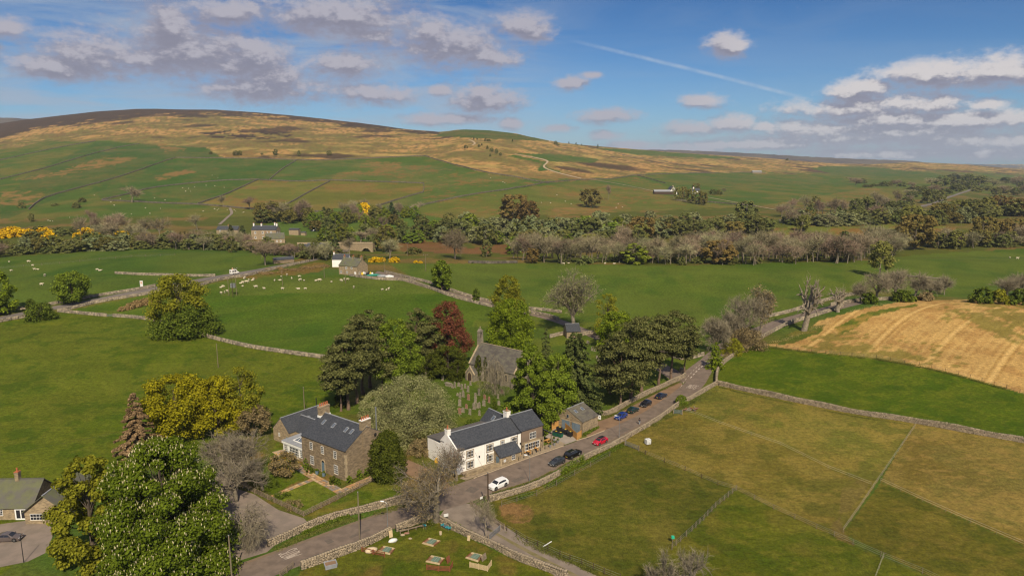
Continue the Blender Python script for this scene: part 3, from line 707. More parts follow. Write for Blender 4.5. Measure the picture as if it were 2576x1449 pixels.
# track down the right with a grassy middle
strip('farm_track', [(1120, 1278), (1190, 1262), (1215, 1283), (1262, 1318), (1330, 1362), (1430, 1413), (1530, 1462)], [(1105, 1300), (1150, 1317), (1195, 1342), (1228, 1360), (1300, 1398), (1370, 1432), (1440, 1475)], M['track'], .022)
strip('track_middle', [(1222, 1325), (1262, 1346), (1330, 1383), (1400, 1418), (1495, 1468)], [(1218, 1328), (1256, 1350), (1322, 1388), (1392, 1424), (1478, 1470)], mat('track_grass', (.15, .13, .05), (.20, .16, .09), .8, 1), .03)
area('gravel_drive', [(555, 1180), (600, 1230), (640, 1243), (700, 1282), (764, 1303), (785, 1325), (690, 1372), (672, 1388), (640, 1398), (600, 1410), (560, 1424), (500, 1350), (520, 1240)], M['gravel'], .016)
area('side_drive', [(940, 1195), (960, 1165), (1010, 1150), (1060, 1170), (1110, 1196), (1150, 1240), (1100, 1268), (1060, 1268), (1085, 1225), (1020, 1190)], M['dirt'], .014)
area('courtyard', [(-200, 1330), (0, 1318), (90, 1306), (140, 1330), (115, 1390), (70, 1412), (0, 1426), (-200, 1440)], M['gravel'], .016)
strip('pavement', [(1155, 1203), (1210, 1184), (1316, 1143), (1366, 1123), (1402, 1108)], [(1172, 1209), (1201, 1198), (1330, 1151), (1417, 1121), (1424, 1117)], M['patio'], .10, smooth=0)
strip('bin_yard', [(1370, 1100), (1395, 1078), (1420, 1070), (1452, 1094)], [(1404, 1110), (1420, 1119), (1450, 1108), (1462, 1099)], M['concrete'], .05, smooth=0)
def kerb(px):
    P = resample([at(*p) for p in px], .92); n = 0
    t = thing('kerb', 'pale stone kerb along the road in front of the ' + px_label[len(KERBS)], 'kerb', P[0]); KERBS.append(t)
    shared = []
    for i in range(4):
        b = MB(); b.box(-.44, -.10, -.05, .44, .10, .115 + .006 * i); shared.append(b.mesh('kerb_stone', M['kerb']))
    for a, c in zip(P, P[1:]):
        d = c - a; link('kerb_stone', random.choice(shared), t, (a + c) / 2 - P[0], math.atan2(d.y, d.x))
KERBS = []; px_label = ['white pub and its terrace', 'small stone outbuilding']
kerb([(1190, 1204), (1201, 1199.5), (1330, 1152), (1418, 1121.5)])
kerb([(1450, 1108), (1478, 1100), (1521, 1083)])
strip('track', [(1295, 387.8), (1350, 397), (1378, 403.5), (1381, 409), (1369, 418), (1374, 424), (1401, 434), (1464, 449.3)], [(1295, 388.8), (1349, 398.4), (1373, 405), (1376, 409), (1364, 418), (1369, 425), (1399, 435.6), (1461, 450.6)], M['pale_track'], .5, step=12)
for px in ([(1464, 450), (1502, 454), (1578, 467), (1646, 482)], [(1774, 496), (1863, 512), (1950, 528)], [(2060, 558), (2100, 556)], [(1880, 330 + 25), (1884, 360)], [(552, 566), (575, 545), (585, 537), (578, 524)], [(1180, 352), (1190, 356), (1196, 362), (1188, 366)], [(1372, 346), (1380, 352), (1384, 358)], [(1170, 580), (1200, 590), (1240, 600)]):
    path_strip('track', px, 3.2 if px[0][1] > 440 else 5, M['pale_track' if px[0][1] < 530 else 'track'], .4, step=12)
strip('road', [(-300, 858), (0, 797), (130, 771), (190, 762), (290, 741), (400, 721), (520, 698), (600, 686), (700, 668), (760, 657), (800, 648)], [(-300, 876), (0, 808), (140, 778), (200, 770), (300, 748), (410, 728), (530, 704), (610, 692), (710, 673), (772, 661), (812, 651)], M['far_asphalt'], .10, step=6)
strip('road', [(800, 648), (850, 634), (885, 622), (930, 614)], [(812, 651), (860, 638), (892, 626), (936, 617)], M['far_asphalt'], .12, step=6)
strip('road', [(1990, 547), (2150, 539), (2230, 528), (2300, 520), (2345, 512), (2365, 502), (2400, 490), (2440, 477)], [(1990, 549.5), (2150, 542), (2232, 531.5), (2303, 524), (2350, 515.5), (2372, 504.5), (2404, 493), (2443, 480)], M['far_asphalt'], .35, step=15)

MUD = mat('muddy_edge', (.19, .135, .09), (.15, .115, .08), .6, .97)
for px in ([(1242, 1238), (1334, 1211.5), (1390, 1183), (1466, 1145.5), (1531, 1114), (1616, 1068), (1699, 1023), (1765, 979)], [(600, 1422), (735, 1372.5), (905, 1309.5), (1010, 1273.5)], [(752, 1422), (905, 1364), (1050, 1301)]):
    path_strip('muddy_edge', px, .75, MUD, .036, step=2)
RP = mat('road_repair', (.115, .092, .074), (.135, .108, .086), 1.5, .9)
for px, w_ in (([(1290, 1212), (1318, 1200)], 1.3), ([(1400, 1156), (1452, 1132)], .7), ([(1180, 1238), (1196, 1226)], 2.2), ([(880, 1352), (930, 1331)], .8), ([(820, 1364), (836, 1358)], 1.6), ([(1560, 1086), (1578, 1077)], 1.5), ([(1060, 1280), (1110, 1258)], .6)): path_strip('road_repair', px, w_, RP, .041, step=2, smooth=0)
for u, v in ((1222, 1195.5), (1372, 1140.5), (960, 1291), (1478, 1103)):
    b_ = MB(); p_ = at(u, v); b_.box(-.28, -.2, 0, .28, .2, .012); o_ = b_.build('drain_cover', mat('drain_iron', (.05, .045, .04), None, 2, .7), kind='structure'); o_.location = p_ + Vector((0, 0, .032)); o_.rotation_euler[2] = .7
# ------------------------------------------------------------------ dry stone walls
def stone_boxes(cen, ang, size, rs, jit=.16):
    """many rough blocks: cen (N,3), ang (N,), size (N,3) -> verts, quads"""
    N = len(cen)
    base = np.array([(-1, -1, -1), (1, -1, -1), (1, 1, -1), (-1, 1, -1), (-1, -1, 1), (1, -1, 1), (1, 1, 1), (-1, 1, 1)], float) * .5
    P = base[None] * size[:, None, :] * (1 + (rs.rand(N, 8, 3) - .5) * 2 * jit)
    c, s = np.cos(ang)[:, None], np.sin(ang)[:, None]
    x = P[..., 0] * c - P[..., 1] * s; y = P[..., 0] * s + P[..., 1] * c
    V = np.stack([x, y, P[..., 2]], -1) + cen[:, None, :]
    f = np.array([(3, 2, 1, 0), (4, 5, 6, 7), (0, 1, 5, 4), (1, 2, 6, 5), (2, 3, 7, 6), (3, 0, 4, 7)])
    return V.reshape(-1, 3), (f[None] + (np.arange(N) * 8)[:, None, None]).reshape(-1, 4)
def walk(P, step):
    """points, headings at equal steps along a 3D polyline"""
    A = np.array([(p.x, p.y) for p in P]); seg = np.hypot(*np.diff(A, axis=0).T); cum = np.r_[0, np.cumsum(seg)]
    n = max(2, int(cum[-1] / step)); s = (np.arange(n) + .5) * cum[-1] / n
    x = np.interp(s, cum, A[:, 0]); y = np.interp(s, cum, A[:, 1])
    e = .3; xa = np.interp(s + e, cum, A[:, 0]); xb = np.interp(s - e, cum, A[:, 0]); ya = np.interp(s + e, cum, A[:, 1]); yb = np.interp(s - e, cum, A[:, 1])
    return np.stack([x, y], 1), np.arctan2(ya - yb, xa - xb), cum[-1]
COPES = []
for i in range(8):
    rs_ = np.random.RandomState(50 + i)
    v_, f_ = stone_boxes(np.zeros((1, 3)), np.zeros(1), np.array([[.34 + .14 * rs_.rand(), .52, .26 + .12 * rs_.rand()]]), rs_, .28)
    COPES.append(mesh_np('coping_stone', v_, f_, M['stone_wall']))
def stone_wall(label, px, h=1.15, th=.55, level='near', smooth=1, copes=True, group=None, pts=None, mk='stone_wall'):
    P = pts or [at(*p) for p in (smooth_px(px, smooth) if smooth else px)]
    rs = np.random.RandomState(zlib.crc32(label.encode()) & 0xffff)
    o0 = P[0].copy()
    t = thing('dry_stone_wall', label, 'stone wall', o0, group=group)
    T0 = np.array(o0)
    if level == 'near':
        xy, an, L = walk(P, .5)
        z = zf(xy[:, 0], xy[:, 1])
        v, f = stone_boxes(np.c_[xy, z + h * .42] - T0, an, np.tile([.56, th * .72, h * .9], (len(xy), 1)), rs, .04)
        link('wall_core', mesh_np('wall_core', v, f, M['core']), t)
        cs, as_, ss = [], [], []
        zc = 0.0
        while zc < h - .12:
            ch = .15 + rs.rand() * .10
            xy, an, L = walk(P, .40 + rs.rand() * .12)
            off = rs.rand(len(xy)) * .2
            hh = h * (1 + .17 * np.sin(xy[:, 0] * .35) * np.sin(xy[:, 1] * .23))
            for side in (-1, 1):
                inset = th / 2 - .10 * zc / h + (rs.rand(len(xy)) - .5) * .07
                nx, ny = -np.sin(an) * side, np.cos(an) * side
                sx = .30 + rs.rand(len(xy)) * .26
                c = np.c_[xy[:, 0] + nx * inset + np.cos(an) * off, xy[:, 1] + ny * inset + np.sin(an) * off, zf(xy[:, 0], xy[:, 1]) + zc + ch / 2 + (rs.rand(len(xy)) - .5) * .05]
                k = (zc + ch < hh)
                cs.append(c[k]); as_.append((an + (rs.rand(len(xy)) - .5) * .25)[k]); ss.append(np.c_[sx, np.full(len(xy), .26), ch * (.8 + .5 * rs.rand(len(xy)))][k])
            zc += ch
        v, f = stone_boxes(np.vstack(cs) - T0, np.hstack(as_), np.vstack(ss), rs, .2)
        link('walling_stones', mesh_np('walling_stones', v, f, M['stone_wall']), t, kind='stuff')
        xy, an, L = walk(P, .46)
        hh = h * (1 + .17 * np.sin(xy[:, 0] * .35) * np.sin(xy[:, 1] * .23))
        if copes:
            for i in range(len(xy)):
                o = link('coping_stone', COPES[rs.randint(8)], t, (xy[i, 0] - T0[0], xy[i, 1] - T0[1], gz(*xy[i]) + hh[i] - T0[2] + (rs.rand() - .5) * .06))
                o.rotation_euler = ((rs.rand() - .5) * .3, (rs.rand() - .5) * .35, an[i] + (rs.rand() - .5) * .3)
        else:
            v, f = stone_boxes(np.c_[xy, zf(xy[:, 0], xy[:, 1]) + hh] - T0, an + (rs.rand(len(xy)) - .5) * .3, np.c_[.3 + .2 * rs.rand(len(xy)), np.full(len(xy), .5), .2 + .18 * rs.rand(len(xy))], rs, .25)
            link('coping_stones', mesh_np('coping_stones', v, f, M['stone_wall']), t, kind='stuff')
    else:
        st = {'mid': .9, 'far': 2.5}[level]; m = M[mk if mk != 'stone_wall' else {'mid': 'stone_mid', 'far': 'stone_far'}[level]]
        cs, as_, ss = [], [], []
        for zc, hh_, wd in ((0, .55, 1.0), (.55, .45, .82)):
            xy, an, L = walk(P, st)
            cs.append(np.c_[xy, zf(xy[:, 0], xy[:, 1]) + h * (zc + hh_ / 2) - .1]); as_.append(an + (rs.rand(len(xy)) - .5) * .06)
            ss.append(np.c_[np.full(len(xy), L / len(xy) * 1.35), th * wd * (1 + .15 * rs.rand(len(xy))), h * hh_ * (1.0 + .16 * rs.rand(len(xy))) + .15])
        if level == 'mid':
            xy, an, L = walk(P, .55)
            cs.append(np.c_[xy, zf(xy[:, 0], xy[:, 1]) + h + .02]); as_.append(an); ss.append(np.c_[.5 + .25 * rs.rand(len(xy)), np.full(len(xy), th * .8), .16 + .14 * rs.rand(len(xy))])
        v, f = stone_boxes(np.vstack(cs) - T0, np.hstack(as_), np.vstack(ss), rs, .07)
        link('stonework', mesh_np('stonework', v, f, m), t, kind='stuff')
    return t
# ------------------------------------------------------------------ trees
def quads(c, nrm, s1, s2, rs, along=None):
    """leaf faces: centres, normals, half sizes"""
    N = len(c)
    nrm = nrm / (np.linalg.norm(nrm, axis=1, keepdims=True) + 1e-9)
    r = rs.normal(size=(N, 3)) if along is None else along
    a = np.cross(nrm, r); a /= (np.linalg.norm(a, axis=1, keepdims=True) + 1e-9); b = np.cross(nrm, a)
    if along is not None: a, b = b, a
    a = a * np.reshape(s1, (-1, 1)); b = b * np.reshape(s2, (-1, 1))
    V = np.stack([c - a - b * .6, c + a * .3 - b, c + a + b * .5, c - a * .4 + b], 1)
    return V.reshape(-1, 3), np.arange(N * 4).reshape(-1, 4)
PROF = {'round': lambda t: np.sqrt(np.clip(1 - (2 * t - 1) ** 2, 0, 1)) ** .8, 'dome': lambda t: np.sqrt(np.clip(1 - t ** 2.2, 0, 1)), 'cone': lambda t: np.clip(1.02 - t, 0, 1) ** .85,
        'egg': lambda t: np.sqrt(np.clip(1 - (1.55 * t - .55) ** 2, 0, 1)), 'column': lambda t: np.clip(1 - t ** 4, 0, 1) ** .6 * (.75 + .25 * np.sin(t * 3)), 'pine': lambda t: np.sqrt(np.clip(1 - (1.7 * t - .7) ** 2, 0, 1)), 'spire': lambda t: np.clip(1.02 - t, 0, 1) ** .55, 'bell': lambda t: (1 - t) ** .55}
def crown_np(seed, H, W, kind='round', nl=40, n=4000, leaf=.3, fine=False, base=.18, lobe=(.20, .36), flat=.8, hole=0.0, droop=0.0, depth=.78, up=.25, asp=1.0):
    if fine: n = int(n * 1.8); leaf *= .66
    rs = np.random.RandomState(seed)
    t = (np.arange(nl) + rs.rand(nl)) / nl
    ph = np.arange(nl) * 2.39996 + rs.rand(nl) * 1.2
    pr = PROF[kind](t)
    rad = W / 2 * pr * (.45 + .5 * rs.rand(nl))
    rl = W / 2 * (lobe[0] + (lobe[1] - lobe[0]) * rs.rand(nl)) * (.35 + .65 * pr)
    lim = W / 2 * np.maximum(pr, .12)
    rad = np.clip(np.minimum(rad, lim * 1.06 - rl * .8), 0, None)
    z = H * (base + (1 - base) * t); z = np.minimum(z, H - rl * flat * .9); z = np.maximum(z, H * base * .6 + rl * flat * .5)
    cen = np.stack([np.cos(ph) * rad, np.sin(ph) * rad, z], 1)
    if hole: keep = rs.rand(nl) > hole; cen, rl = cen[keep], rl[keep]
    w = rl ** 2; pk = rs.choice(len(cen), n, p=w / w.sum())
    d = rs.normal(size=(n, 3)); d[:, 2] += up; d /= np.linalg.norm(d, axis=1, keepdims=True)
    # twig-end clusters: quantise directions a little so that foliage gathers in sprays
    q = rs.normal(size=(n // 9 + 1, 3)); q /= np.linalg.norm(q, axis=1, keepdims=True)
    k = rs.randint(len(q), size=n); d = d * .45 + q[k] * .55; d[:, 2] += up * .3; d /= np.linalg.norm(d, axis=1, keepdims=True)
    r = rl[pk] * (1 - (1 - depth) * 2.2 * rs.rand(n) ** 1.6) * (1 + .16 * rs.normal(size=n))
    c = cen[pk] + d * r[:, None] * np.array([1, 1, flat])
    c[:, 2] -= droop * (np.hypot(c[:, 0], c[:, 1]) / (W / 2)) ** 2
    c[:, 2] = np.maximum(c[:, 2], .15)
    nr = d * .9 + rs.normal(size=(n, 3)) * .42 + np.array([0, -.15, .45])
    s = leaf * (.6 + .8 * rs.rand(n))
    V, Fc = quads(c, nr, s, s * asp, rs)
    return V, Fc, cen, rl
def limbs_np(cen, H, r0, base, rs, n=6, lean=0.0, fork=.35):
    """tapered trunk with limbs reaching towards the foliage clumps"""
    b = MB(); top = H * .82; z = 0.0; p = Vector((0, 0, -.4)); N = 7
    ax = [Vector((lean * H * (i / N) ** 1.5 + (rs.rand() - .5) * .03 * H * (i > 0), (rs.rand() - .5) * .03 * H * (i > 0), -.4 + top * i / N)) for i in range(N + 1)]
    for i in range(N):
        ra = r0 * (1.35 if i == 0 else 1) * (1 - .85 * i / N); rb = r0 * (1 - .85 * (i + 1) / N)
        b.tube(ax[i], ax[i + 1], ra, rb, 7, caps=False)
    idx = rs.permutation(len(cen))[:n * 3]
    for j in idx:
        c = Vector(cen[j]); hz = min(max(c.z * (.45 + .3 * rs.rand()), H * base * fork * 2), top * .95)
        f = (hz + .4) / top * N; i = min(int(f), N - 1); s = ax[i].lerp(ax[i + 1], f - i)
        rr = r0 * (1 - .8 * (hz / top)) * .42
        mid = s.lerp(c, .5) + Vector((0, 0, (c - s).length * .10))
        b.tube(s, mid, rr, rr * .6, 5, caps=False); b.tube(mid, c, rr * .6, rr * .15, 5, caps=False)
    return b
def bare_np(seed, H, W, r0, depth=5, spread=.62, twig=.035, fork=.22, gnarl=.25, weep=0.0, nch=(2, 4), lead=.75, tw=True):
    """leafless tree: tapered limbs and twigs; returns limbs MB, list of twig segments"""
    rs = np.random.RandomState(seed); b = MB(); tips = []
    def grow(p, d, L, r, k):
        n = 3 if k < 2 else 2
        q = p
        for i in range(n):
            d = (d + Vector(rs.normal(size=3)) * gnarl * (.5 if k == 0 else 1) * .5 + Vector((0, 0, (.10 - weep * (k >= 2)) * (1 if k else 0)))).normalized()
            e = q + d * L / n
            rr = r * (1 - .25 * (i + 1) / n)
            b.tube(q, e, r * (1 - .25 * i / n), rr, 6 if k < 2 else (4 if k < 3 else 3), caps=False)
            q = e
            if k >= 1 and i < n - 1 and k < depth:
                side = d.orthogonal().normalized(); side.rotate(Matrix.Rotation(rs.rand() * 6.28, 3, d))
                grow(q, (d * .5 + side * spread * 1.1).normalized(), L * .55, r * .42, k + 1)
        if k < depth:
            m = rs.randint(nch[0], nch[1] + 1) if k else rs.randint(3, 6)
            a0 = rs.rand() * 6.28
            for j in range(m):
                side = d.orthogonal().normalized(); side.rotate(Matrix.Rotation(a0 + j * 6.283 / m + rs.rand() * .6, 3, d))
                s = spread * (.7 + .6 * rs.rand())
                grow(q, (d * (1 - s * .35) + side * s).normalized(), L * lead * (.75 + .4 * rs.rand()), r * .58, k + 1)
        else: tips.append((q, d))
    grow(Vector((0, 0, -.3)), Vector((.03, .02, 1)), H * fork, r0, 0)
    v = np.array([q[:] for q in b.v]); zt = v[:, 2].max(); hw = np.percentile(np.hypot(v[:, 0], v[:, 1]), 98)
    sc = np.array([W / 2 / hw, W / 2 / hw, H / zt]); lo = np.clip(v[:, 2] / (H * fork), 0, 1)[:, None] ** .5
    v2 = v * (sc * lo + np.array([1, 1, sc[2]]) * (1 - lo))
    tp = np.array([t[0][:] for t in tips]) * sc; td = np.array([t[1][:] for t in tips]) * sc
    return v2, b.f, tp, td, rs
def twigs_np(tp, td, rs, L=.9, w=.02, per=4, fan=.6, droop=0.0):
    N = len(tp) * per
    p = np.repeat(tp, per, 0); d = np.repeat(td / (np.linalg.norm(td, axis=1, keepdims=True) + 1e-9), per, 0) + rs.normal(size=(N, 3)) * fan
    d[:, 2] -= droop
    d /= np.linalg.norm(d, axis=1, keepdims=True)
    l = L * (.5 + rs.rand(N)); p = p - d * (l * rs.rand(N) * .3)[:, None]
    a = np.cross(d, rs.normal(size=(N, 3))); a /= np.linalg.norm(a, axis=1, keepdims=True); a = a * w
    V = np.stack([p - a, p + a, p + d * l[:, None] + a * .4, p + d * l[:, None] - a * .4], 1)
    return V.reshape(-1, 3), np.arange(N * 4).reshape(-1, 4)
def poly_mesh(name, v, f, m, smooth=False):
    me = bpy.data.meshes.new(name); me.from_pydata([tuple(q) for q in v], [], f); me.materials.append(m)
    if smooth: me.polygons.foreach_set('use_smooth', np.ones(len(me.polygons), bool))
    me.update(); return me
_seed = [100]
def make_leafy(name, label, p, H, W, leaf_key, kind='round', bark='bark', tr=.022, rz=None, group=None, cat='tree', trunk=True, extra=None, **kw):
    _seed[0] += 1; sd = _seed[0]
    V, Fc, cen, rl = crown_np(sd, H, W, kind, **kw)
    t = thing(name, label, cat, p, random.random() * 6.28 if rz is None else rz, group)
    link('crown', mesh_np('crown', V, Fc, LEAF[leaf_key]), t)
    if trunk:
        b = limbs_np(cen, H, H * tr, kw.get('base', .18), np.random.RandomState(sd), n=kw.get('nl', 40) // 6)
        b.build('trunk', M[bark], t, True)
    if extra:
        nm, key, n, s1, s2 = extra
        rs = np.random.RandomState(sd + 5); pk = rs.choice(len(cen), n, p=rl ** 2 / (rl ** 2).sum()); d = rs.normal(size=(n, 3)); d[:, 2] = np.abs(d[:, 2]) + .1; d /= np.linalg.norm(d, axis=1, keepdims=True)
        c = cen[pk] + d * (rl[pk] * 1.03)[:, None] * np.array([1, 1, kw.get('flat', .8)])
        a = rs.rand(n) * 6.28
        nr = np.stack([np.cos(a), np.sin(a), np.zeros(n)], 1)
        v1, f1 = quads(c, nr, np.full(n, s1), np.full(n, s2), rs, along=np.tile([0, 0, 1.], (n, 1)))
        v2, f2 = quads(c, np.stack([-np.sin(a), np.cos(a), np.zeros(n)], 1), np.full(n, s1), np.full(n, s2), rs, along=np.tile([0, 0, 1.], (n, 1)))
        link(nm, mesh_np(nm, np.vstack([v1, v2]), np.vstack([f1, f2 + len(v1)]), LEAF[key]), t, kind='stuff')
    return t
def make_bare(name, label, p, H, W, bark='bark_grey', r0=None, tw=('twig', .9, .022, 4), leaves=None, group=None, cat='tree', rz=None, **kw):
    _seed[0] += 1; sd = _seed[0]
    v, f, tp, td, rs = bare_np(sd, H, W, r0 or H * .034, **kw)
    t = thing(name, label, cat, p, random.random() * 6.28 if rz is None else rz, group)
    link('trunk', poly_mesh('trunk', v, f, M[bark], True), t)
    if tw:
        V, Fc = twigs_np(tp, td, rs, tw[1], tw[2], tw[3], droop=kw.get('weep', 0) * 1.5)
        link('crown', mesh_np('twigs', V, Fc, LEAF[tw[0]]), t)
    if leaves:
        key, n, s = leaves
        pk = rs.randint(len(tp), size=n); c = tp[pk] + rs.normal(size=(n, 3)) * .55
        V, Fc = quads(c, rs.normal(size=(n, 3)) + np.array([0, 0, .5]), s * (.6 + .8 * rs.rand(n)), s * (.6 + .8 * rs.rand(n)), rs)
        link('leaves', mesh_np('leaves', V, Fc, LEAF[key]), t, kind='stuff')
    return t
def make_pine(label, p, H, W, first=.5, group=None, lean=0.0, key='pine', n=8000, leaf=.21):
    """tall bare trunk, flat uneven plates of foliage above"""
    _seed[0] += 1; sd = _seed[0]; rs = np.random.RandomState(sd)
    V, Fc, cen, rl = crown_np(sd, H, W, 'pine', nl=22, n=n, leaf=leaf, base=first, lobe=(.30, .52), flat=.42, depth=.7, up=.45, hole=.08)
    t = thing('pine_tree', label, 'tree', p, rs.rand() * 6.28, group)
    link('crown', mesh_np('crown', V, Fc, LEAF[key]), t)
    limbs_np(cen, H, H * .021, first, rs, n=5, lean=lean, fork=.45).build('trunk', M['bark_pine'], t, True)
    return t
def make_conifer(label, p, H, W, key='spruce', name='conifer', group=None, n=4200, droop=.35, base=.04, leaf=.26, tiers=17, dens=9, power=.85):
    n = int(n * 1.8); leaf *= .68
    """layered branches along a straight stem"""
    _seed[0] += 1; rs = np.random.RandomState(_seed[0])
    cs, ns_ = [], []
    for i in range(tiers):
        tt = (i + .4 * rs.rand()) / tiers; z0 = H * (base + (1 - base) * tt); Lb = W / 2 * (1 - tt) ** power * (.8 + .35 * rs.rand()) + .15
        m = max(4, int(dens * (1 - tt * .5)))
        for j in range(m):
            a = 6.283 * (j + rs.rand() * .7) / m + i; Lj = Lb * (.75 + .4 * rs.rand())
            k = max(6, int(n / (tiers * m) * (.35 + 1.3 * (1 - tt))))
            s = rs.rand(k) ** .7; w_ = (rs.rand(k) - .5) * Lj * .38 * (1 - s * .6)
            x = np.cos(a) * s * Lj - np.sin(a) * w_; y = np.sin(a) * s * Lj + np.cos(a) * w_
            z = z0 - droop * s ** 1.3 * Lj + rs.normal(size=k) * .12 * (H / 15)
            cs.append(np.stack([x, y, z], 1)); ns_.append(np.stack([np.cos(a) * np.ones(k) * .4, np.sin(a) * np.ones(k) * .4, np.ones(k)], 1))
    c = np.vstack(cs); c[:, 2] = np.maximum(c[:, 2], .1); nr = np.vstack(ns_) + rs.normal(size=c.shape) * .5
    s = leaf * (.6 + .8 * rs.rand(len(c)))
    V, Fc = quads(c, nr, s, s * .7, rs)
    t = thing(name, label, 'tree', p, rs.rand() * 6.28, group)
    link('crown', mesh_np('crown', V, Fc, LEAF[key]), t)
    b = MB(); b.tube((0, 0, -.3), (0, 0, H * .5), H * .018, H * .010, 7, False).tube((0, 0, H * .5), (0, 0, H * .97), H * .010, .03, 6, False)
    b.build('trunk', M['bark'], t, True)
    return t
def px_size(u, vb, vt, w):
    p = at(u, vb); return p, max(height_to(p, vt), .5), w * mpp(p)
# ------------------------------------------------------------------ building helpers (local frame: x along the front, y into the building)
def quad_prism(b, pts, th):
    """sloping slab: 4 points, thickness downwards"""
    p = [Vector(q) for q in pts]; n = (p[1] - p[0]).cross(p[3] - p[0]).normalized()
    if n.z < 0: n = -n
    return b.poly(p, th, -n)
def wall_frame(fr):
    """face of a wall: 'f' front, 'b' back, 'l' left, 'r' right -> function mapping (s along, d out, z) to local xyz"""
    k, c = fr
    return {'f': lambda s, d, z: (s, c - d, z), 'b': lambda s, d, z: (s, c + d, z), 'l': lambda s, d, z: (c - d, s, z), 'r': lambda s, d, z: (c + d, s, z)}[k]
def fbox(b, f, s0, s1, d0, d1, z0, z1):
    A = f(s0, d0, z0); B = f(s1, d1, z1)
    return b.box(min(A[0], B[0]), min(A[1], B[1]), A[2], max(A[0], B[0]), max(A[1], B[1]), B[2])
def window(parent, fr, s, z, w, h, nx=2, ny=4, frame='white', surround=None, fw=.07, bar=.035, glass='glass', mullions=0):
    f = wall_frame(fr); b = MB()
    if surround:
        fw = .11; g = MB(); e = .17
        fbox(g, f, s - w / 2 - e, s + w / 2 + e, 0, .05, z + h, z + h + .2); fbox(g, f, s - w / 2 - e, s + w / 2 + e, 0, .11, z - .17, z)
        for q in (-1, 1): fbox(g, f, s + q * (w / 2 + e / 2) - e / 2, s + q * (w / 2 + e / 2) + e / 2, 0, .05, z, z + h)
        for k in range(mullions): q = s - w / 2 + w * (k + 1) / (mullions + 1); fbox(g, f, q - .08, q + .08, 0, .048, z, z + h)
        sur = g
    fbox(b, f, s - w / 2, s + w / 2, 0, .045, z, z + fw); fbox(b, f, s - w / 2, s + w / 2, 0, .045, z + h - fw, z + h)
    fbox(b, f, s - w / 2, s - w / 2 + fw, 0, .044, z + fw, z + h - fw); fbox(b, f, s + w / 2 - fw, s + w / 2, 0, .044, z + fw, z + h - fw)
    for i in range(1, nx): q = s - w / 2 + w * i / nx; t_ = bar if not (mullions and i * (mullions + 1) % nx == 0) else .1; fbox(b, f, q - t_ / 2, q + t_ / 2, 0, .04, z + fw, z + h - fw)
    for j in range(1, ny): q = z + h * j / ny; t_ = .06 if j == ny / 2 else bar; fbox(b, f, s - w / 2 + fw, s + w / 2 - fw, 0, .038, q - t_ / 2, q + t_ / 2)
    wo = b.build('window', M[frame], parent)
    p = MB(); fbox(p, f, s - w / 2 + .01, s + w / 2 - .01, .004, .018, z + .01, z + h - .01); p.build('pane', M[glass], wo)
    if surround: sur.build('surround', M[surround], wo)
    else:
        g = MB(); fbox(g, f, s - w / 2 - .12, s + w / 2 + .12, 0, .12, z - .13, z); g.build('sill', M['sand_light'] if frame == 'white' else M['sandstone'], wo)
    return wo
def gable_walls(b, x0, y0, L, W, e, r, ridge=.5, axis='x', e2=None):
    """closed body with a pitched top"""
    e2 = e if e2 is None else e2
    if axis == 'x':
        sec = [(y0, 0), (y0 + W, 0), (y0 + W, e2), (y0 + W * ridge, r), (y0, e)]; mk = lambda t, q: (t, q[0], q[1]); a, c = x0, x0 + L
    else:
        sec = [(x0, 0), (x0 + W, 0), (x0 + W, e2), (x0 + W * ridge, r), (x0, e)]; mk = lambda t, q: (q[0], t, q[1]); a, c = y0, y0 + L
    return b.loft([[mk(a, q) for q in sec], [mk(c, q) for q in sec]])
def gable_roof(x0, y0, L, W, e, r, ridge=.5, axis='x', over=.22, gov=.12, th=.12, e2=None):
    e2 = e if e2 is None else e2; b = MB(); m1 = (r - e) / (W * ridge); m2 = (r - e2) / (W * (1 - ridge)); u = .03
    lo, hi = -over, W + over
    def pt(t, q, z): return (t, y0 + q, z) if axis == 'x' else (x0 + q, t, z)
    a, c = ((x0 - gov, x0 + L + gov) if axis == 'x' else (y0 - gov, y0 + L + gov))
    zr = r + u + th
    quad_prism(b, [pt(a, lo, e - m1 * over + u + th), pt(c, lo, e - m1 * over + u + th), pt(c, W * ridge, zr), pt(a, W * ridge, zr)], th)
    quad_prism(b, [pt(a, W * ridge, zr), pt(c, W * ridge, zr), pt(c, hi, e2 - m2 * over + u + th), pt(a, hi, e2 - m2 * over + u + th)], th)
    g = MB(); yr = W * ridge
    g.beam(pt(a - .01, yr, zr + .02), pt(c + .01, yr, zr + .02), .26, .10)
    return b, g
def chimney(parent, x, y, z0, z1, wx, wy, m, pots, along='x', cap='sand_light', top_m=None):
    b = MB(); b.box(x - wx / 2, y - wy / 2, z0, x + wx / 2, y + wy / 2, z1)
    b.box(x - wx / 2 - .08, y - wy / 2 - .08, z1 - .28, x + wx / 2 + .08, y + wy / 2 + .08, z1 - .12)
    c = b.build('chimney', M[m], parent)
    g = MB(); g.box(x - wx / 2 - .05, y - wy / 2 - .05, z1, x + wx / 2 + .05, y + wy / 2 + .05, z1 + .10); g.build('chimney_cap', M[cap], c)
    for i in range(pots):
        q = (i + .5) / pots - .5; px_, py_ = (x + q * (wx - .1), y) if along == 'x' else (x, y + q * (wy - .1))
        k = MB(); k.tube((px_, py_, z1 + .1), (px_, py_, z1 + .75), .16, .13, 8); k.tube((px_, py_, z1 + .68), (px_, py_, z1 + .80), .17, .17, 8); k.build('chimney_pot', M['terracotta'], c)
    return c
def frame_at(u, v, ang): return at(u, v), R(ang)
